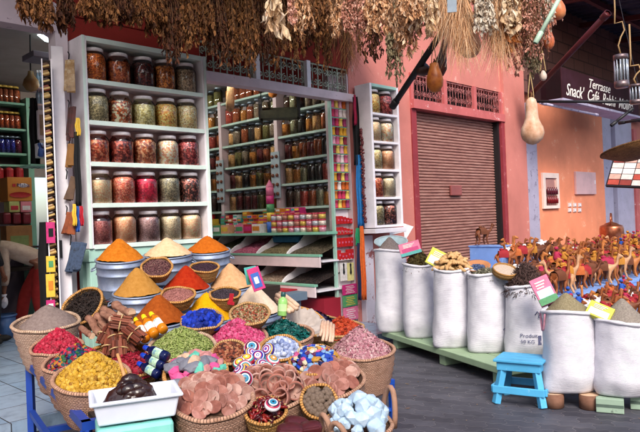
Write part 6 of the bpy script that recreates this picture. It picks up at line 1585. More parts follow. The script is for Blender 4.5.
for i, (cx, wpx, yr, yb, zb, cn) in enumerate(SK):
    pf_ = PZ(cx, yb, zb); r = wpx * (pf_.y + .15) / 640 / 2
    dr = Vector((pf_.x, pf_.y, 0)).normalized(); c = pf_ + dr * r * .93
    # rim height from the near edge of the mouth
    top = P(cx, yr, pf_.y); h = top.z - zb
    M = CM(Vector((c.x, c.y, zb)), 0, R.uniform(-.02, .02))
    o = thing('sack', 'white woven sack open at the top, filled with %s' % cn, 'sack', M, 'white sacks in a row')
    seed = i * 7.3
    def jit(rr, z, t):
        v = Vector((math.cos(t), math.sin(t), 0))
        t_ = z / h
        k = 1 + .05 * noise.noise(v * 1.4 + Vector((seed, 0, t_ * 2.2))) + .026 * noise.noise(v * 3.2 + Vector((seed, 3, t_ * 5))) + .02 * noise.noise(Vector((t * 1.9 + t_ * 5, seed, t_ * 2))) * (1 - t_) + .012 * math.sin(t * 13 + seed + 2 * t_) * max(0, t_ - .6) * 2 + .003 * noise.noise(Vector((math.cos(t) * 2, math.sin(t) * 2, t_ * 18 + seed)))
        corner = (1 - t_) ** 3
        k += (.34 if i in (2, 3, 4, 5) else .15) * math.exp(-(((t - 3.75 + PI) % (2 * PI) - PI) / .42) ** 2) * math.exp(-(t_ / .13) ** 2) + corner * .08 * math.cos(2 * (t - .6)) + .05 * math.exp(-((t_ - .2) / .16) ** 2)
        return rr * k, z + .012 * math.sin(2 * t + seed) * t_
    n = 34; prof = [(.001, 0.004), (r * .7, 0.004)]
    for j in range(n + 1):
        t = j / n; z = .004 + (h - .004) * t
        rr = r * (.80 + .2 * math.sin(min(1, t * 4.2) * PI / 2)) * (1.03 - .08 * t)
        prof.append((rr, z))
    prof += [(r * .93, h + .002), (r * .92, h * .86), (.001, h * .84)]
    MB().lathe(prof, 44, jit=jit).build('bag', M_sack, o)
    q = MB(); vs = []; fs = []
    for j in range(44):
        t = 2 * PI * j / 44; rr, zz = jit(r * .965, h, t)
        for k in range(7):
            a = 2 * PI * k / 7; w_ = .011 + .005 * noise.noise(Vector((math.cos(t) * 3, math.sin(t) * 3, seed)))
            vs.append(((rr + w_ * math.cos(a)) * math.cos(t), (rr + w_ * math.cos(a)) * math.sin(t), zz + w_ * 1.2 * math.sin(a) - .004))
    for j in range(44):
        for k in range(7): fs.append((j * 7 + k, ((j + 1) % 44) * 7 + k, ((j + 1) % 44) * 7 + (k + 1) % 7, j * 7 + (k + 1) % 7))
    q.add(vs, fs, 0, True); q.build('rolled_rim', M_sack, o)
    SACK.append((M @ T(0, 0, h), r, h, o, jit)); PROF = globals().setdefault('PROF', {}); PROF[o.name] = (jit, prof)
def print_on(o, r, h, body, size, ang, z, mat):
    """lettering wrapped flat just outside the sack wall"""
    t = -PI / 2 + ang
    x = text('lettering', body, size, mat, ID4, o, 0, .0006)
    jt, prof = PROF[o.name]
    for v in x.data.vertices:
        zz = z + v.co.y
        ra = [p for p in prof[2:36]]; k = min(range(len(ra)), key=lambda i: abs(ra[i][1] - zz))
        tt = t + v.co.x / r; rr, z2 = jt(ra[k][0], zz, tt); rr += .013 + v.co.z
        v.co = (rr * math.cos(tt), rr * math.sin(tt), zz)
    return x
Mr, r, h, o, _ = SACK[4]
print_on(o, r, h, 'Produit', .045, .05, h * .33, M_ink); print_on(o, r, h, '50 KG', .04, .0, h * .25, M_ink)
part('stamp', M_ink, [(-.012, .02, -.002, 0, -.05, .03)], o).matrix_local = T(r * 1.05 * math.cos(-PI / 2 + .5), r * 1.05 * math.sin(-PI / 2 + .5), h * .28) @ RZ(.5)
MB().tube([(0, 0, .02), (.02, 0, .05), (.04, 0, .03), (.03, 0, 0), (.07, 0, -.01), (.09, 0, -.05)], .005, 5, M=T(r * 1.04 * math.cos(-PI / 2 + .35), r * 1.04 * math.sin(-PI / 2 + .35), h * .58) @ RZ(.35)).build('script_mark', M_ink, o)
Mr, r, h, o, _ = SACK[3]; MB().tube([(0, 0, .0), (.02, 0, .012), (.04, 0, 0), (.06, 0, .014), (.08, 0, 0), (.1, 0, .04)], .004, 5, M=T(r * 1.04 * math.cos(-PI / 2 + .7), r * 1.04 * math.sin(-PI / 2 + .7), h * .3) @ RZ(.7)).build('script_mark', M_ink, o)
for k in (3, 4, 5):
    Mr, r, h, o, jt = SACK[k]; pts = [(r * 1.0 * math.cos(t_) , r * 1.0 * math.sin(t_), h * (.97 - .22 * math.sin(u * PI))) for u, t_ in [(j / 10, (PI * 1.02 if k == 5 else -.15) + .55 * j / 10) for j in range(11)]]
    MB().tube(pts, .008, 6).build('pink_piping', M_pinkr, o)
# contents
def inM(i, dz=0): Mr, r, h, o, _ = SACK[i]; return Mr @ T(0, 0, dz - .03), r * .9
def apex_h(i, y): Mr, r, h, o, _ = SACK[i]; p = Mr.translation; return P(SK[i][0], y, p.y).z - p.z + .03
for i, nm, y, cols in ((0, 'grey_brown_powder', 236, ['665a56', '7c706c', '8f827c']), (5, 'green_tan_powder', 291, ['74684e', '867a5e', '988c70']), (6, 'grey_tan_powder', 297, ['746a62', '8a7f74', '9c9286'])):
    M, r = inM(i); powder(nm, '%s cone heaped above its white sack' % nm.replace('_', ' ').replace(' powder', ' powder'), M, r, apex_h(i, y), cols, scale=90, rough=.95)
M, r = inM(1); heap('moss_herb', 'green-brown curled moss heaped above the second sack', 'herbs', M, r, apex_h(1, 248), 'leaf', .026, 800, misland('moss', ['3c3418', '4e4420', '5c4a20', '2c2612', '6a5a2c'], .8), p=1.6)
M, r = inM(2)
M_gin = mnoise('ginger', [lin('a8804e'), lin('c49a68'), lin('d8b486')], 16, .8, .5, 70)
gin = []
for i in range(4):
    q = MB(); L = R.uniform(.05, .075); q.tube([(-L, 0, 0), (-L * .3, .012, .01), (L * .4, -.01, .012), (L, .012, 0)], [.012, .022, .019, .008], 8); q.tube([(0, 0, 0), (.01, .035, .01)], [.016, .008], 7); gin.append(q.build('ginger_root', M_gin))
put_gin = place_proto_first(gin)
heap('dark_filling', 'bed of tan root crumbs under the ginger roots', 'roots', M, r, apex_h(2, 258), 'chip', .016, 200, misland('gin_bed', ['94703f', 'b08a56']))
pile(46, M @ T(0, 0, .02), r * .95, apex_h(2, 256), lambda i, MM: put_gin(i, MM @ RZ(R.uniform(0, 6)) @ RX(R.uniform(-.5, .5)) @ RY(R.uniform(-.4, .4)), 'knobbly tan ginger root heaped in the third sack', 'ginger root', 'ginger roots'), dense=.7)
M, r = inM(3); heap('grey_leaves', 'grey-green dried leaves heaped in the fourth sack', 'leaves', M, r, apex_h(3, 266), 'leaf', .024, 700, misland('grey_leaf', ['6c6650', '84806a', '9a947c', '545040', 'a8a490'], .8), p=2)
M, r = inM(4); heap('dark_twigs', 'dark brown broken twigs heaped high in the fifth sack', 'twigs', M, r * .98, apex_h(4, 262), 'stick', .016, 1500, misland('twigs', ['3a2824', '4e3834', '5e4640', '281a18', '6e5650'], .8), p=1.5, flat=.5)
# little bowl and sieve standing in the sacks
o = thing('clay_dish', 'small tan dish of blue-grey seeds standing on the ginger sack', 'dish', CM(P(477, 268, 6.15), .35))
MB().lathe([(.001, -.03), (.06, -.03), (.125, .02), (.13, .03), (.118, .028), (.06, -.01), (.001, -.01)], 28).build('dish', mnoise('dish_tan', [lin('a86a42'), lin('c08458')], 9, .7), o)
heap('blue_seeds', 'blue-grey seeds in the small tan dish', 'seeds', CM(P(477, 268, 6.15), .35) @ T(0, 0, .02), .1, .03, 'bud', .012, 120, misland('blue_seed', ['3c4a6a', '52648a', '2c3448'], .5))
o = thing('round_sieve', 'round wooden sieve lying tilted on the twig sack', 'sieve', CM(P(505, 271, 5.75), .42, .22) @ SCL(.72))
MB().lathe([(.145, -.045), (.15, -.045), (.152, .03), (.143, .03), (.142, -.03)], 36).build('hoop', M_bask[3], o)
MB().lathe([(.153, .012), (.157, .018), (.156, .03), (.15, .034), (.142, .03)], 36).build('rim', M_rim[3], o)
MB().lathe([(.143, .01), (.001, .012)], 36).build('mesh', mnoise('sieve_mesh', [lin('a89482'), lin('c0ac9a')], 60, .7), o)
# packets lying between sack mouths
def packet(px, py, Y, sx, sy, sz, yaw, tilt, c1, c2, label, c3=None):
    o = thing('tea_box', label, 'box', CM(P(px, py, Y), tilt, yaw))
    MB().box(-sx, sx, -sz, sz, -sy, sy).build('carton', c1, o, bevel=.003)
    MB().box(-sx * .8, sx * .8, -sz - .003, -sz - .0002, -sy * .8, sy * .1).build('label', c2, o)
    if c3: MB().box(-sx * 1.0, sx * 1.0, -sz - .0045, -sz - .0032, -sy * .98, -sy * .5).build('stripe', c3, o)
    q = MB()
    for k in range(3): q.box(-sx * .6, sx * (.2 + .15 * k), -sz - .0045, -sz - .0032, sy * (.2 + k * .2), sy * (.3 + k * .2))
    q.build('print', M_box['white'], o)
M_lime = mnoise('carton_lime', [lin('b8b830'), lin('d0cc50')], 8, .5); M_sky = mnoise('carton_sky', [lin('8fc0dc'), lin('c8e0e8')], 6, .5)
packet(410, 249, 6.75, .11, .07, .03, -.25, -.25, M_box['pink'], M_box['magenta'], 'pink tea box leaning between the first two sacks', M_box['teal'])
packet(437.5, 259, 6.35, .095, .085, .03, .5, -.25, M_lime, M_box['white'], 'yellow-green tea box leaning between second and third sack')
packet(544, 291, 5.25, .075, .115, .035, -.42, -.3, M_box['pink'], M_sky, 'pink and blue box with green end between fifth and sixth sack', M_box['green'])
packet(600, 312.5, 4.6, .085, .055, .035, .45, -.55, M_lime, M_box['white'], 'lime green box lying between the last two sacks')
o = thing('basin', 'pale blue-grey basin tilted behind the first sack', 'basin', CM(P(391, 244, 7.6), .3))
MB().lathe([(.001, -.08), (.1, -.08), (.19, .03), (.2, .035), (.18, .03), (.1, -.06), (.001, -.06)], 28).build('bowl', mnoise('basin_grey', 'a8bcc0', 8, .35), o)
MB().lathe([(.188, .028), (.203, .03), (.2, .042), (.186, .036)], 28).build('rim', mnoise('basin_grey2', 'b8c8cc', 8, .35), o)
# blocks under the last two sacks
M_blk = mpaint('block_green', '9ab09a', .7, '6c7a6c', 7, .6); M_log = mnoise('log', [lin('6a4634'), lin('8c6450')], 9, .85)
for i, offs in ((5, ((-.12, -.12), (.12, -.1))), (6, ((-.1, -.14), (.12, .0)))):
    Mr, r, h, o_, _ = SACK[i]; c = Mr.translation
    for k, (x, y) in enumerate(offs):
        M = CM(Vector((c.x, c.y, 0.004))) @ T(x, y, 0)
        if i == 5:
            o = thing('log_block', ['left', 'right'][k] + ' of two short log blocks under the greenish powder sack', 'block', M)
            MB().lathe([(.001, 0), (.07, 0), (.072, .1), (.001, .1)], 16).build('bark', M_log, o); MB().disc(.07, .1015, 16).build('cut_end', M_cut, o)
        else:
            o = thing('wood_block', ['front', 'rear'][k] + ' green wooden block under the last sack at the edge', 'block', M)
            MB().box(-.09, .09, -.05, .05, 0, .1).build('block', M_blk, o, bevel=.005); MB().box(-.088, .088, -.0525, -.0505, .04, .06).build('groove', mnoise('groove', '55665a', 9), o)
# ------------------------------------------------------------------ blue wooden stool
M_cyan = mpaint('stool_cyan', '52abd8', .5, '9ccce0', 7, .62)
ps = PZ(529, 408, 0); z = .385
stl = thing('wooden_stool', 'small bright blue wooden stool of planks in front of the sacks', 'stool', Matrix.Translation((ps.x + .075, ps.y + .02, 0)) @ RZ(rad(-31)))
hw, hd = .16, .125; HH = .335
O_ = T(-.13, .10, 0)
def sp(name, boxes, M=ID4, bevel=.005):
    q = MB()
    for b_ in boxes: q.box(*b_)
    return q.build(name, M_cyan, stl, O_ @ M, bevel)
for k in range(3): 
    y0 = -hd - .02 + k * .097; sp('seat_plank', [(-hw - .02, hw + .02, y0, y0 + .094, HH - .02, HH)])
sp('apron', [(-hw, hw, -hd, -hd + .02, HH - .085, HH - .0215)]); sp('apron', [(-hw, hw, hd - .02, hd, HH - .085, HH - .0215)])
sp('apron', [(-hw, -hw + .02, -hd + .021, hd - .021, HH - .085, HH - .0215)]); sp('apron', [(hw - .02, hw, -hd + .021, hd - .021, HH - .085, HH - .0215)])
for sx in (-1, 1):
    for sy in (-1, 1):
        a = Vector((sx * (hw - .045), sy * (hd - .047), HH - .022)); b = Vector((sx * (hw + .01), sy * (hd + .01), .002))
        MB().bar(a, b, .05, .048).build('leg', M_cyan, stl, O_, .004)
e = .012
for sy in (-1, 1): sp('stretcher', [(-hw - .03, hw + .03, sy * (hd + .022) - .01, sy * (hd + .022) + .01, .085, .14)])
for sx in (-1, 1): sp('stretcher', [(sx * (hw + .035) - .01, sx * (hw + .035) + .01, -hd - .011, hd + .011, .087, .138)])
# ------------------------------------------------------------------ camel stall
M_bstep = mpaint('blue_step', '7f9fd8', .6, 'b0c4e4', 5, .6)
a_, _ = AZ(469.5, 250, 1.25); z_ = AZ(480, 249, 1.6)[1]; a2_ = a_ + .12
stall = thing('toy_stall', 'light blue stepped wooden stall carrying rows of toy camels', 'stall', MF)
ROWS = [(d_, .60) for d_ in (2.75, 2.5, 2.26, 2.02, 1.77, 1.52, 1.27)]
A0r = [None] * 7
for k, (d, z) in enumerate(ROWS):
    a_s = AZ([548, 528, 512, 546, 548, 546, 542][k], 275, d)[0]; A0r[k] = a_s
    if k not in (0, 3): continue
    part('step_board', M_bstep, [(a_s if k == 0 else AZ(512, 275, 2.26)[0], 15.2, -d - (.16 if k == 0 else .60), -d + (.124 if k == 0 else .95), z - .035, z)], stall, .005)
    part('step_front', M_bstep, [(a_s, 15.2, -d - .155, -d - .135, z - .2, z - .036)], stall)
    part('trestle', M_darkwood, [(a_s + .05, a_s + .12, -d - .15, -d + .15, .004, z - .036), (13, 13.07, -d - .15, -d + .15, .004, z - .036)], stall)
ZL = PD(612, 240.5, .75).z
part('back_ledge', mpaint('ledge_maroon', '5a2028', .6), [(11.6, 16.6, -.92, -.55, ZL - .05, ZL)], stall)
ck = thing('blue_crate', 'light blue wooden box at the left end of the camel stall', 'crate', FM(a_, 1.6, 0))
part('box', M_bstep, [(0, a2_ - a_ + .06, -.1, .35, .55, z_)], ck, .006); part('lid', M_bstep, [(-.01, a2_ - a_ + .07, -.11, .36, z_ + .001, z_ + .02)], ck, .004); part('plinth', M_darkwood, [(.02, a2_ - a_ + .04, -.05, .3, .004, .549)], ck)
# a toy camel: one continuous leather-covered body
def camel_mesh(kind, mat):
    k = .30
    V = dict(rump=(-.30, 0, .60), belly=(-.05, 0, .60), hump=(-.02, 0, .74), chest=(.22, 0, .62), n1=(.36, 0, .62), n2=(.46, 0, .74), n3=(.47, 0, .92), hd=(.53, 0, 1.0), mz=(.66, 0, .96), tl=(-.38, 0, .56), tt=(-.42, 0, .38))
    if kind == 1: V.update(n1=(.36, 0, .68), n2=(.42, 0, .85), n3=(.42, 0, 1.02), hd=(.48, 0, 1.08), mz=(.61, 0, 1.04))
    if kind == 2: V.update(n1=(.38, 0, .58), n2=(.52, 0, .66), n3=(.58, 0, .80), hd=(.64, 0, .88), mz=(.77, 0, .83))
    names = list(V); v = [Vector(V[n]) * k for n in names]; e = []; ix = {n: i for i, n in enumerate(names)}
    rr = dict(rump=.115, belly=.135, hump=.075, chest=.125, n1=.07, n2=.052, n3=.045, hd=.06, mz=.036, tl=.03, tt=.018)
    rad_ = [rr[n] * k for n in names]
    for a, b in (('belly', 'rump'), ('belly', 'hump'), ('belly', 'chest'), ('chest', 'n1'), ('n1', 'n2'), ('n2', 'n3'), ('n3', 'hd'), ('hd', 'mz'), ('rump', 'tl'), ('tl', 'tt')): e.append((ix[a], ix[b]))
    for par, x, f in (('rump', -.30, -.05), ('chest', .20, .04)):
        for s_ in (-1, 1):
            p = ix[par]
            j = R.uniform(-.03, .03)
            for (dx, y, z, r_) in ((f * .3, .085, .46, .065), (-f + j, .1, .25, .042), (f + j, .11, .02, .04)):
                v.append(Vector((x + dx, s_ * y, z)) * k); rad_.append(r_ * k); e.append((p, len(v) - 1)); p = len(v) - 1
    for s_ in (-1, 1): v.append(Vector(V['hd']) * k + Vector((-.03, s_ * .05, .07)) * k); rad_.append(.016 * k); e.append((ix['hd'], len(v) - 1))
    o = skin('toy_camel_body', [tuple(x) for x in v], e, rad_, mat, root=1, sub=1)
    return o
M_cam = [mnoise('camel_hide_%d' % i, [lin(c[0]), lin(c[1])], 18, .55, .2, 60, objr=.18) for i, c in enumerate((('7c3e1e', '9e5a2e'), ('98562a', 'b87238'), ('5a2c18', '78401f'), ('b07c54', 'c89c78')))]
HN = ['chestnut', 'tan-orange', 'dark brown', 'pale tan']
SADC = {'red': '9a2028', 'yellow': 'b87a28', 'white': 'd8d0d0', 'magenta': 'a82448', 'blue': '2450a8', 'orange': 'b8602c', 'brown': '6a3a22'}
M_sad = {k: mnoise('saddle_' + k, [sh(c, .8), sh(c, 1.1)], 30, .8) for k, c in SADC.items()}
M_face = mnoise('toy_face', '6a4030', 30, .6)
bod = [camel_mesh(i % 3, M_cam[i]) for i in range(4)]
bmesh_ = [o.data for o in bod]
for o in bod: bpy.data.objects.remove(o)
def saddle_mesh():
    q = MB(); vs = []; fs = []; nx, nt_ = 6, 9
    for i in range(nx + 1):
        for j in range(nt_ + 1):
            t = -1.9 + 3.8 * j / nt_; x = -.075 + .12 * i / nx
            hz_ = .225 + (.012 if 1 < i < 5 else 0); w_ = .047
            vs.append((x, w_ * math.sin(t) * (1.05), .185 + (hz_ - .178) * math.cos(t) if abs(t) < 1.57 else .185 - (abs(t) - 1.57) * .12))
    for i in range(nx):
        for j in range(nt_):
            a = i * (nt_ + 1) + j; fs.append((a, a + nt_ + 1, a + nt_ + 2, a + 1))
    q.add(vs, fs, 0, True)
    q.ball(.028, M=T(-.035, 0, .245) @ SCL(1.1, .8, .7), sub=1); q.ball(.018, M=T(.025, 0, .235), sub=1)
    o = q.build('saddle', M_sad['red']); me = o.data; bpy.data.objects.remove(o); return me
SADM = {}
def saddle(c):
    if c not in SADM:
        me = saddle_mesh(); me.materials.clear(); me.materials.append(M_sad[c]); SADM[c] = me
    return SADM[c]
def rider_mesh(c):
    q = MB(); q.lathe([(.001, 0), (.034, 0), (.036, .02), (.028, .05), (.02, .075), (.001, .08)], 10, 0)
    for s_ in (-1, 1): q.tube([(0, s_ * .022, .066), (.02, s_ * .034, .045), (.038, s_ * .014, .035)], [.011, .010, .008], 6, 0); q.tube([(0, s_ * .02, .01), (.03, s_ * .038, -.005), (.03, s_ * .045, -.04)], [.014, .012, .009], 6, 0)
    q.ball(.021, 1, T(.003, 0, .098), 1); q.ball(.024, 0, T(-.004, 0, .108) @ SCL(1, 1, .8), 1)
    o = q.build('rider', [M_sad[c], M_face]); me = o.data; bpy.data.objects.remove(o); return me
RIDM = {c: rider_mesh(c) for c in ('blue', 'magenta', 'white', 'yellow')}
def camel(M, h, s_, hide, label, rider=None):
    o = thing('toy_camel', label, 'toy camel', M @ RZ(rad(-40) + R.uniform(-.5, .5)) @ SCL(s_ * 1.12), 'toy camels on the blue stall')
    b_ = bpy.data.objects.new('body', bmesh_[hide]); COL.objects.link(b_); b_.parent = o
    a = bpy.data.objects.new('saddle', saddle(h)); COL.objects.link(a); a.parent = o
    if rider:
        rr = bpy.data.objects.new('rider', RIDM[rider]); COL.objects.link(rr); rr.parent = o; rr.matrix_local = T(-.03, 0, .25)
ROWN = ['front', 'second', 'third', 'fourth', 'fifth', 'sixth', 'back']
for k, (d, z) in enumerate(ROWS):
    a = A0r[k] + .14; n = 0
    a_end = [12.2, 12.4, 12.6, 13.0, 13.2, 13.5, 13.8][k]
    while a < a_end and n < 20:
        hide = R.choices([0, 1, 2, 3], [4, 4, 3, 1])[0]; sc_ = R.choices(['red', 'yellow', 'white', 'orange', 'brown', 'magenta'], [2.2, 3, 1.2, 3, 4, .5])[0]
        rd = R.choices([None, 'blue', 'magenta', 'white', 'yellow'], [14, .7, .9, 0, .4])[0]
        big = 1.0
        if k in (1, 3) and a > 10.6: hide = 3; rd = 'blue'; sc_ = 'white'; big = 1.2
        lab = '%s toy camel, %s saddle%s, %s from left in the %s row' % (HN[hide], sc_, ' and %s rider' % rd if rd else '', ORD[n], ROWN[k])
        camel(FM(a, d + R.uniform(-.05, .05), z) @ RZ(PI if R.random() < .25 else 0), sc_, big * R.uniform(.88, 1.06), hide, lab, rd)
        a += R.uniform(.15, .22) * (1.2 if big > 1 else 1); n += 1
# camels standing on the blue crate
camel(FM(a_ + .07, 1.4, z_ + .021) @ RZ(.2), 'brown', .82, 2, 'dark brown toy camel with brown saddle standing on the blue box')
camel(FM(a_ + .5, 1.45, z_ - .16), 'white', 1.15, 0, 'chestnut toy camel with white saddle stepping off the blue box') if False else None
# raised step with the left cluster of camels
ra0 = AZ(499, 266, 1.75)[0]; ra1 = AZ(548, 266, 1.75)[0]; zr = AZ(515, 267, 1.9)[1]
part('raised_step', M_bstep, [(ra0, ra1 + .25, -2.0, -1.2, zr - .04, zr)], stall, .005); part('step_front', M_bstep, [(ra0, ra1, -1.995, -1.97, .63, zr - .041)], stall)
for j, d in enumerate((1.92, 1.72, 1.5, 1.3)):
    a = AZ(505, 266, d)[0] + .06 * (j % 2); n = 0
    while a < ra1 + .1:
        hide = R.choices([0, 1, 2], [4, 3, 3])[0]; sc_ = R.choice(['red', 'yellow', 'brown', 'orange', 'white', 'brown'])
        camel(FM(a, d, zr) @ RZ(PI if R.random() < .3 else 0), sc_, R.uniform(.76, .9), hide, '%s toy camel, %s saddle, %s from left in %s rank of the raised step' % (HN[hide], sc_, ORD[n], ['front', 'second', 'third', 'rear'][j])); a += R.uniform(.2, .27); n += 1
# jumble of small camels low in front
part('low_board', M_bstep, [(AZ(560, 300, 3.15)[0], 12.4, -3.5, -2.95, .37, .40)], stall, .005)
part('trestle', M_darkwood, [(AZ(560, 300, 3.15)[0] + .1, AZ(560, 300, 3.15)[0] + .2, -3.4, -3.0, .004, .369)], stall)
n = 0
for j, d in enumerate((3.42, 3.2, 3.02)):
    a = AZ(568, 300, d)[0]; n = 0
    while n < 13 and a < 11.6:
        hide = R.choice([0, 2, 0, 1]); sc_ = R.choice(['red', 'brown', 'yellow', 'red', 'white', 'orange', 'brown']); rd = R.choice([None] * 12 + ['magenta', 'blue'])
        lab = '%s toy camel, %s saddle%s, %s from left in %s low row' % (HN[hide], sc_, ' and %s rider' % rd if rd else '', ORD[n], ['front', 'middle', 'rear'][j])
        camel(FM(a, d, .401) @ RZ(R.uniform(-1.2, 1.2)), sc_, R.uniform(.7, .85), hide, lab, rd); a += .125; n += 1
# ------------------------------------------------------------------ kettle
pk = PD(612, 240, .75)
kt = thing('copper_kettle', 'copper kettle with arched handle standing on the maroon ledge', 'kettle', MF @ T(*(MF.inverted() @ Vector((pk.x, pk.y, ZL)))) @ RZ(.3))
M_cop = mnoise('copper', [lin('8a4a30'), lin('b0684a'), lin('c48060')], 6, .3, .1, 30, .85); kr = 11.5 * pk.y / 640
MB().lathe([(.001, 0), (kr * .9, 0), (kr, kr * .12), (kr * .98, kr * 1.1), (kr * .9, kr * 1.3), (kr * .55, kr * 1.42)], 30).build('body', M_cop, kt)
MB().lathe([(kr * .57, kr * 1.42), (kr * .5, kr * 1.5), (kr * .12, kr * 1.62), (kr * .12, kr * 1.75), (.001, kr * 1.8)], 24).build('lid', M_cop, kt)
MB().tube([(kr * .9, 0, kr * .35), (kr * 1.35, 0, kr * .5), (kr * 1.5, 0, kr * 1.0), (kr * 1.75, 0, kr * 1.4), (kr * 2.0, 0, kr * 1.45)], [kr * .22, kr * .18, kr * .12, kr * .09, kr * .07], 10).build('spout', M_cop, kt)
MB().tube([(-kr * .8, 0, kr * 1.3), (-kr * .85, 0, kr * 1.9), (-kr * .5, 0, kr * 2.35), (kr * .5, 0, kr * 2.35), (kr * .85, 0, kr * 1.9), (kr * .8, 0, kr * 1.3)], kr * .06, 8).build('handle', M_cop, kt)
# lanterns
for k, (px, y0, y1, wpx, Y) in enumerate(((620.5, 54, 88, 14, 6.6), (636, 84, 104, 13, 6.0))):
    a = P(px, y0, Y); b = P(px, y1, Y); L = a.z - b.z; r = wpx * Y / 640 / 2
    o = thing('glass_lantern', ['ribbed glass cylinder lantern hanging from the roof in front of the sign', 'second ribbed glass lantern at the right edge, lower than the other'][k], 'lantern', Matrix.Translation((a.x, a.y, b.z)))
    MB().lathe([(r * .9, L * .2), (r * .92, L * .82)], 20).build('glass', M_glass, o)
    q = MB()
    for j in range(12): t = 2 * PI * j / 12; q.tube([(r * .88 * math.cos(t), r * .88 * math.sin(t), L * .18), (r * .88 * math.cos(t), r * .88 * math.sin(t), L * .84)], r * .09, 6)
    q.build('ribs', mnoise('lantern_glass%d' % k, [lin('9aa4b4'), lin('d8dce4')], 12, .15, metal=.3), o)
    MB().lathe([(.001, 0), (r * .8, 0), (r, L * .04), (r, L * .2), (r * .8, L * .2)], 24).build('base_cup', M_cop if k == 9 else mnoise('lantern_tin%d' % k, [lin('5a4a4c'), lin('8a7878')], 8, .35, metal=.6), o)
    MB().lathe([(r * .8, L * .82), (r, L * .82), (r * 1.0, L * .97), (r * .4, L), (.001, L * 1.02)], 24).build('cap', mnoise('lantern_tin_cap%d' % k, [lin('5a4a4c'), lin('8a7878')], 8, .35, metal=.6), o)
    MB().tube([(0, 0, L), (-.02, .0, L * 1.25), (.01, 0, L * 1.5), (.05, 0, L * 1.7), (.03, 0, L * 1.95), (-.05, 0, L * 1.9), (-.04, 0, L * 2.3), (-.04, 0, L * 4)], .008, 6).build('hook', mnoise('hook_tan', '9a7a50', 10, .6), o)
# straw tray, poster board
o = thing('straw_tray', 'wide shallow brown straw tray hung at the right edge', 'basket', CM(P(634, 150, 6.4), -.12, -.2))
MB().lathe([(.001, -.1), (.12, -.085), (.24, -.03), (.31, .01), (.312, .022), (.3, .02), (.2, -.03), (.001, -.07)], 40).build('tray', mbasket('weave_brown', ['a87848', '8c6038', '5e4020'], .03, .012), o)
MB().lathe([(.3, .006), (.318, .012), (.316, .026), (.302, .024)], 40).build('rim', mbasket('rim_brown', ['7a5430', '644424', '3a2412'], .014, .05), o)
MB().tube([(.1, 0, .0), (.2, .3, .5), (.3, .8, 2.0)], .004, 5).build('cord', M_iron, o)
o = thing('picture_board', 'tilted framed board of small red and white pictures below the straw tray', 'picture board', CM(P(618, 187, 8.6), -.5, .0, -.3) @ RY(.12))
MB().box(-.16, .5, -.02, .02, 0, .46).build('frame', M_iron, o)
q = MB(); MP = [mnoise('pic_%d' % i, c, 14, .4) for i, c in enumerate(('b04a3a', 'd8c8c0', 'c8a090', '8a3a30', 'e4dcd8'))]
for i in range(4):
    for j in range(5): q.box(-.14 + i * .157, -.14 + i * .157 + .145, -.026, -.0202, .02 + j * .087, .02 + j * .087 + .078, (i * 3 + j * 2 + (i * j) % 3) % 5)
q.build('pictures', MP, o)
# ------------------------------------------------------------------ dried herbs and gourds hung above the front
def bundle(name, label, px, y0, y1, wpx, mats, n, kind, Y=None, d=None, spread=.5, leaf=.04, cat='dried herbs', group='dried herb bunches'):
    a = P(px, y0, Y) if Y else PD(px, y0, d)
    b = P(px + (y1 - y0) * .03, y1, a.y); L = a.z - b.z; W_ = wpx * a.y / 640
    o = thing(name, label, cat, Matrix.Translation(a), group)
    q = MB(); qs = MB(); seed = R.random() * 60
    ns = max(7, n // 26)
    stems = []
    for i in range(ns):
        t = R.uniform(0, 2 * PI); rr = math.sqrt(R.random())
        ex, ey = rr * math.cos(t) * W_ / 2, rr * math.sin(t) * W_ * .4
        ll = L * R.uniform(.62, 1.0) * (1 - .22 * rr)
        sw = R.uniform(-.12, .12) * W_
        pts = [Vector((ex * (.25 + .75 * u ** .6) + sw * math.sin(u * 3), ey * (.25 + .75 * u ** .6), -ll * u)) for u in (0, .25, .5, .75, 1)]
        stems.append(pts); qs.tube(pts, [.004, .0035, .003, .0025, .0015], 4, caps=False)
    tie = MB().lathe([(W_ * .17, -.03), (W_ * .19, -.015), (W_ * .17, 0.0)], 10)
    for i in range(n):
        pts = R.choice(stems); u = R.random() ** (.8 if kind != 'fine' else .9); k = min(3, int(u * 4)); f = u * 4 - k
        p = pts[k].lerp(pts[k + 1], f)
        l = leaf * R.uniform(.55, 1.35); ax = R.uniform(0, 2 * PI)
        out = Vector((math.cos(ax), math.sin(ax), 0)); dr = (out * R.uniform(.15, spread + .2) + Vector((0, 0, -1))).normalized()
        sd_ = dr.cross(Vector((R.uniform(-1, 1), R.uniform(-1, 1), R.uniform(-.2, .2)))).normalized()
        if kind == 'fine':
            w_ = .0016; l *= 2.2
            e = p + dr * l + Vector((R.uniform(-.3, .3), 0, 0)) * l * .3
            q.add([p - sd_ * w_, p + sd_ * w_, e + sd_ * w_ * .4, e - sd_ * w_ * .4], [(0, 1, 2, 3)])
        else:
            w_ = l * (.17 if kind == 'blade' else .27); nn = dr.cross(sd_); m1 = p + dr * l * .4 + nn * l * R.uniform(-.12, .2); e = p + dr * l + nn * l * R.uniform(-.35, .35) + sd_ * l * R.uniform(-.2, .2)
            m2 = p + dr * l * .75 + nn * l * R.uniform(-.1, .15)
            q.add([p, m1 - sd_ * w_ + nn * w_ * .3, m1 + sd_ * w_ + nn * w_ * .3, m1, m2 - sd_ * w_ * .7 + nn * w_ * .3, m2 + sd_ * w_ * .7 + nn * w_ * .3, m2, e],
                  [(0, 1, 3), (0, 3, 2), (1, 4, 6, 3), (3, 6, 5, 2), (4, 7, 6), (6, 7, 5)])
    q.build('leaves', mats[0], o); qs.build('stems', mats[1], o)
    tie.build('tie', M_tie, o)
    return o
M_stem = mnoise('herb_stem', [lin('4a2e18'), lin('7a5430')], 20, .8)
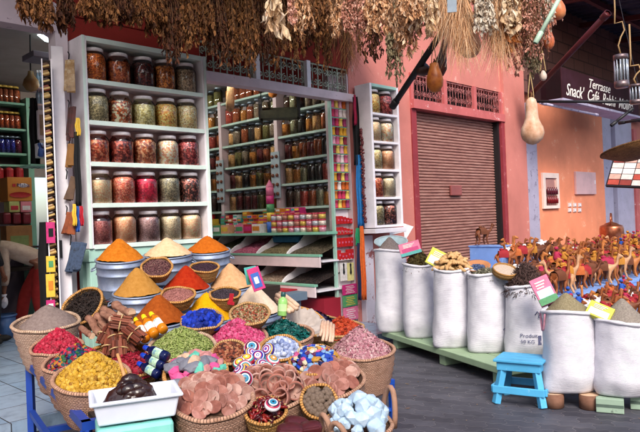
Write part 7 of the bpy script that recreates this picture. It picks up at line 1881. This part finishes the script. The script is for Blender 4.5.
HM = dict(russet=misland('leaf_russet', ['3a1e0e', '5e361a', '7e4e28', '906034', '48280f'], .75, transl=.15),
          brown=misland('leaf_brown', ['28120a', '43200f', '5e331a', '34170c', '6e4020'], .75, transl=.15),
          tan=misland('leaf_tan', ['d09464', 'ecbc8c', 'b47a50', 'f8d8b4', 'c4885a'], .7, transl=.25),
          pink=misland('leaf_pink', ['c4806a', 'e0a08a', 'f0c0aa', 'a86450', 'd4947e'], .7, transl=.25),
          cream=misland('leaf_cream', ['e0bc90', 'f0d8b4', 'd4a878', 'f4e4cc', 'c89870'], .65, transl=.3),
          straw=misland('leaf_straw', ['e4a878', 'f8cc9c', 'd89c68', 'fce0bc', 'cc9060'], .7, transl=.25),
          white=misland('leaf_white', ['d8c4ac', 'e8dac4', 'c0a88c', 'f0e6d6', 'ac9478'], .7, transl=.25),
          olive=misland('leaf_olive', ['75664c', '918262', 'a89878', '5e523c', 'b8a884'], .75, transl=.2),
          orange=misland('leaf_orange', ['b8682c', 'd88844', 'e4a05c', '985424'], .7, transl=.25))
def B(c, lab, px, y1, w_, n, kind, Y=None, d=None, y0=-14, **kw):
    return bundle('herb_bunch', lab, px, y0, y1, w_, (HM[c], M_stem), n, kind, Y, d, **kw)
LEFT = [(28, 21, 22), (44, 30, 22), (62, 33, 22), (88, 20, 20), (104, 30, 20), (121, 27, 22), (139, 31, 22), (155, 44, 20), (168, 70, 22), (184, 60, 22), (200, 48, 22), (214, 70, 22), (229, 66, 20), (245, 74, 22), (260, 68, 20), (275, 72, 22), (292, 66, 22), (308, 64, 22), (322, 76, 20)]
pos = ['above the left doorway, nearest the left edge', 'above the left doorway lamp', 'above the left doorpost', 'above the first jar of the big cabinet', 'above the second jar column', 'above the middle of the big cabinet', 'above the fourth jar column', 'just left of the long bunch by the opening', 'longest one beside the big cabinet top', 'above the right edge of the big cabinet', 'at the left end of the scroll grille', 'over the first grille panel', 'over the first grille panel, second one', 'before the first grille post', 'right of the first grille post', 'over the middle grille panel', 'over the second grille post', 'right of the second grille post', 'over the last grille panel']
for i, (px, y1, w_) in enumerate(LEFT):
    c = 'russet' if i % 3 != 2 else 'brown'
    B(c, '%s leafy herb bunch hung %s' % (c, pos[i]), px, y1 + (7 if i > 10 else 0), w_ + 4, 900, 'blade', d=.85 + R.uniform(-.12, .12), leaf=.055, spread=.3)
# a second, darker rank closer to the wall
for i, px in enumerate(range(215, 345, 18)):
    B('brown', 'dark brown herb bunch in the rear rank over the opening, %s from left' % ORD[i], px, 44 + R.uniform(-6, 8), 26, 520, 'blade', d=.45, leaf=.065, spread=.35)
# brighter bunches toward the street
B('cream', 'cream husk-like leaf bunch hanging alone over the opening', 272, 36, 17, 60, 'blade', Y=5.2, leaf=.13, spread=.3)
B('pink', 'thin pinkish seed strands right of the cream husks', 290, 34, 14, 130, 'leaf', Y=5.3, leaf=.035)
B('tan', 'tan leafy bunch over the last grille panel', 335, 42, 30, 900, 'blade', Y=5.6, leaf=.06)
B('pink', 'pinkish leafy bunch left of the narrow cabinet', 355, 46, 28, 1000, 'leaf', Y=5.5, leaf=.034)
B('tan', 'light tan leafy bunch above the narrow cabinet', 377, 40, 30, 900, 'leaf', Y=5.4, leaf=.045)
B('brown', 'long dark brown bunch hanging at the right jamb', 338, 84, 24, 620, 'fine', Y=6.4, leaf=.08)
B('russet', 'long russet feathery bunch at the right jamb', 350, 82, 20, 520, 'fine', Y=6.3, leaf=.08)
B('brown', 'dark brown bunch behind the tan ones over the narrow cabinet', 368, 70, 30, 700, 'blade', Y=6.6, leaf=.06)
B('olive', 'long olive-grey bunch hanging down over the narrow cabinet corner', 391, 100, 20, 900, 'blade', Y=6.2, leaf=.06, spread=.25)
B('tan', 'broad copper-tan bunch over the salmon pier', 402, 62, 34, 1300, 'blade', Y=5.3, leaf=.055)
B('cream', 'pale leaf bunch at the top left of the shutter', 424, 38, 30, 600, 'blade', Y=5.2, leaf=.07)
B('tan', 'peach leafy bunch between the copper and pale bunches', 412, 24, 26, 600, 'blade', Y=5.1, leaf=.05)
B('straw', 'orange straw grass bunch over the shutter', 446, 40, 26, 900, 'fine', Y=5.2, leaf=.10, spread=.3)
B('straw', 'long straw grass bunch in front of the dark gourd', 459, 62, 26, 1100, 'fine', Y=5.1, leaf=.11, spread=.3)
B('white', 'white dried flower bunch over the middle of the shutter', 483, 42, 26, 700, 'leaf', Y=5.0, leaf=.045)
B('straw', 'wispy straw bunch right of the white flowers', 498, 60, 28, 1200, 'fine', Y=5.15, leaf=.12, spread=.35)
B('orange', 'orange broad leaf bunch low beside the straw wisps', 507, 56, 16, 150, 'blade', Y=5.1, leaf=.10, y0=8)
B('cream', 'cream leaf bunch left of the fluffy pink bunch', 510, 40, 20, 300, 'leaf', Y=5.05, leaf=.07)
B('pink', 'fluffy pink bunch above the hanging bottle gourd', 532, 74, 34, 1500, 'leaf', Y=5.1, leaf=.026, spread=.8)
B('olive', 'olive fluffy lower bunch just above the bottle gourd', 530, 82, 20, 600, 'leaf', Y=5.2, leaf=.03, y0=30, spread=.6)
B('pink', 'pink and cream leaf spray over the red column', 514, 80, 14, 240, 'leaf', Y=5.15, leaf=.045, y0=30)
B('white', 'pale pink seed bunch at the top beside the orange gourds', 543, 40, 22, 600, 'leaf', Y=5.2, leaf=.03, spread=.7)
for i, (px, y1, c, k) in enumerate(((432, 40, 'tan', 'blade'), (447, 34, 'pink', 'leaf'), (468, 40, 'tan', 'blade'), (490, 36, 'tan', 'leaf'), (506, 44, 'straw', 'fine'), (520, 56, 'tan', 'blade'), (528, 66, 'russet', 'leaf'), (545, 34, 'pink', 'leaf'), (318, 38, 'russet', 'blade'), (300, 40, 'tan', 'blade'))):
    B(c, '%s herb bunch filling the rear rank over the shutter, %s from left' % ({'tan': 'light tan', 'pink': 'pinkish', 'straw': 'straw-coloured', 'russet': 'russet'}[c], ORD[i]), px, y1, 30, 800, k, Y=5.55, leaf=.05 if k != 'fine' else .1)
# rail carrying them
rl = thing('hanging_pole', 'long wooden pole carrying the bright herb bunches over the front', 'pole', ID4)
ra_, rb_ = P(255, -22, 5.6), P(575, -22, 5.1)
MB().tube([ra_, rb_], .03, 8).build('pole', M_darkwood, rl)
for f in (.25, .75): c = ra_.lerp(rb_, f); MB().tube([c, c + Vector((0, 0, 1.2))], .012, 6).build('hanger', M_iron, rl)
# gourds
def gourd(label, px, y0, y1, wpx, Y, cols, shape, string=None, lean=0, name='gourd'):
    a = P(px, y0, Y); b = P(px, y1, Y); L = a.z - b.z; r = wpx * Y / 640 / 2
    o = thing(name, label, 'gourd', Matrix.Translation((a.x, a.y, b.z)) @ RY(lean))
    pr = [(.001, 0)] + [(r * w_, L * t) for t, w_ in shape] + [(.001, L)]
    MB().lathe(pr, 26, jit=lambda rr, z, t: (rr * (1 + .03 * noise.noise(Vector((math.cos(t), math.sin(t), z * 4 + px)))), z)).build('body', mnoise('gourd_%d' % px, [lin(c) for c in cols], 9, .45, .25, 50), o)
    MB().tube([(0, 0, L * .99), (.006, 0, L * 1.05), (.0, 0, L * 1.1)], [.012, .009, .007], 7).build('stalk', M_stem, o)
    if string:
        zt_ = P(px, string, Y).z - b.z
        for s_ in (-1, 1): MB().tube([(s_ * .025, 0, L * .88), (s_ * .02, 0, L * 1.1), (0, 0, zt_)], .004, 5).build('string', M_tie, o)
    return o
BOT = [(.03, .45), (.12, .85), (.24, 1), (.36, .92), (.46, .70), (.56, .56), (.70, .52), (.85, .5), (.94, .4), (.985, .2)]
RND = [(.04, .5), (.2, .9), (.4, 1), (.6, .9), (.8, .6), (.93, .35)]
gourd('large pale speckled bottle gourd hanging in front of the red column', 531, 97, 145, 23, 5.2, ['a8744c', 'cfa284', 'e4c4ac'], BOT, 72)
gourd('small cream gourd bulb hanging beside the fluffy pink bunch', 543, 70, 81, 7, 5.4, ['c8b0a0', 'dccabc'], RND, 50)
gourd('orange gourd at the top beside the pale green pole', 558, -2, 20, 14, 5.5, ['b05c34', 'cc7848', 'd89468'], RND)
gourd('long orange gourd below the pale green pole', 548, 18, 50, 11, 5.5, ['a84c2c', 'c46840', 'd07c54'], BOT)
gourd('round dark gourd half hidden behind the straw grass', 469, 28, 58, 23, 5.6, ['4a2e24', '7a5040', '9c7058'], RND)
gourd('dark brown curved gourd neck over the salmon pier', 437, 38, 76, 14, 5.9, ['2c1410', '4a241a', '5c3022'], [(.03, .7), (.2, 1), (.4, .8), (.6, .55), (.8, .5), (.95, .42)], lean=.22)
gourd('broken orange gourd with ragged brown edge over the shutter corner', 434, 62, 93, 17, 5.8, ['8a3c14', 'b86828', 'c87c3c'], [(.04, .5), (.2, .9), (.4, 1), (.6, .85), (.8, .6), (.95, .5)], 40)
gourd('dark brown ladle gourd beside the broken orange gourd', 423, 62, 76, 15, 6.0, ['2c1814', '4a2a20'], RND, 50)
pipe('awning_pole', 'black pole slanting up left of the dark gourds', P(393, 106, 6.4), P(446, 26, 5.6), .03, M_iron, 'pole')
pipe('awning_pole', 'pale green pole end slanting between the orange gourds', P(536.5, 41, 4.9), P(566, -14, 4.9), .017, mpaint('pole_green', 'a8c0a8', .4), 'pole')
pa = P(452, 7, 4.8)
o = thing('price_tag', 'grey-blue blank tag hanging among the straw bunches', 'tag', CM(pa, 0, .03))
MB().box(-.035, .035, -.004, .004, -.04, .06).build('card', mnoise('tag_grey', '7f8a94', 10, .4), o); MB().tube([(0, 0, .06), (0, 0, .2)], .003, 4).build('string', M_tie, o)

for o in [o for o in SC.objects if o.parent is None and o.type in ('MESH', 'EMPTY') and 'label' not in o and 'kind' not in o]:
    for c in list(o.children): bpy.data.objects.remove(c)
    bpy.data.objects.remove(o)
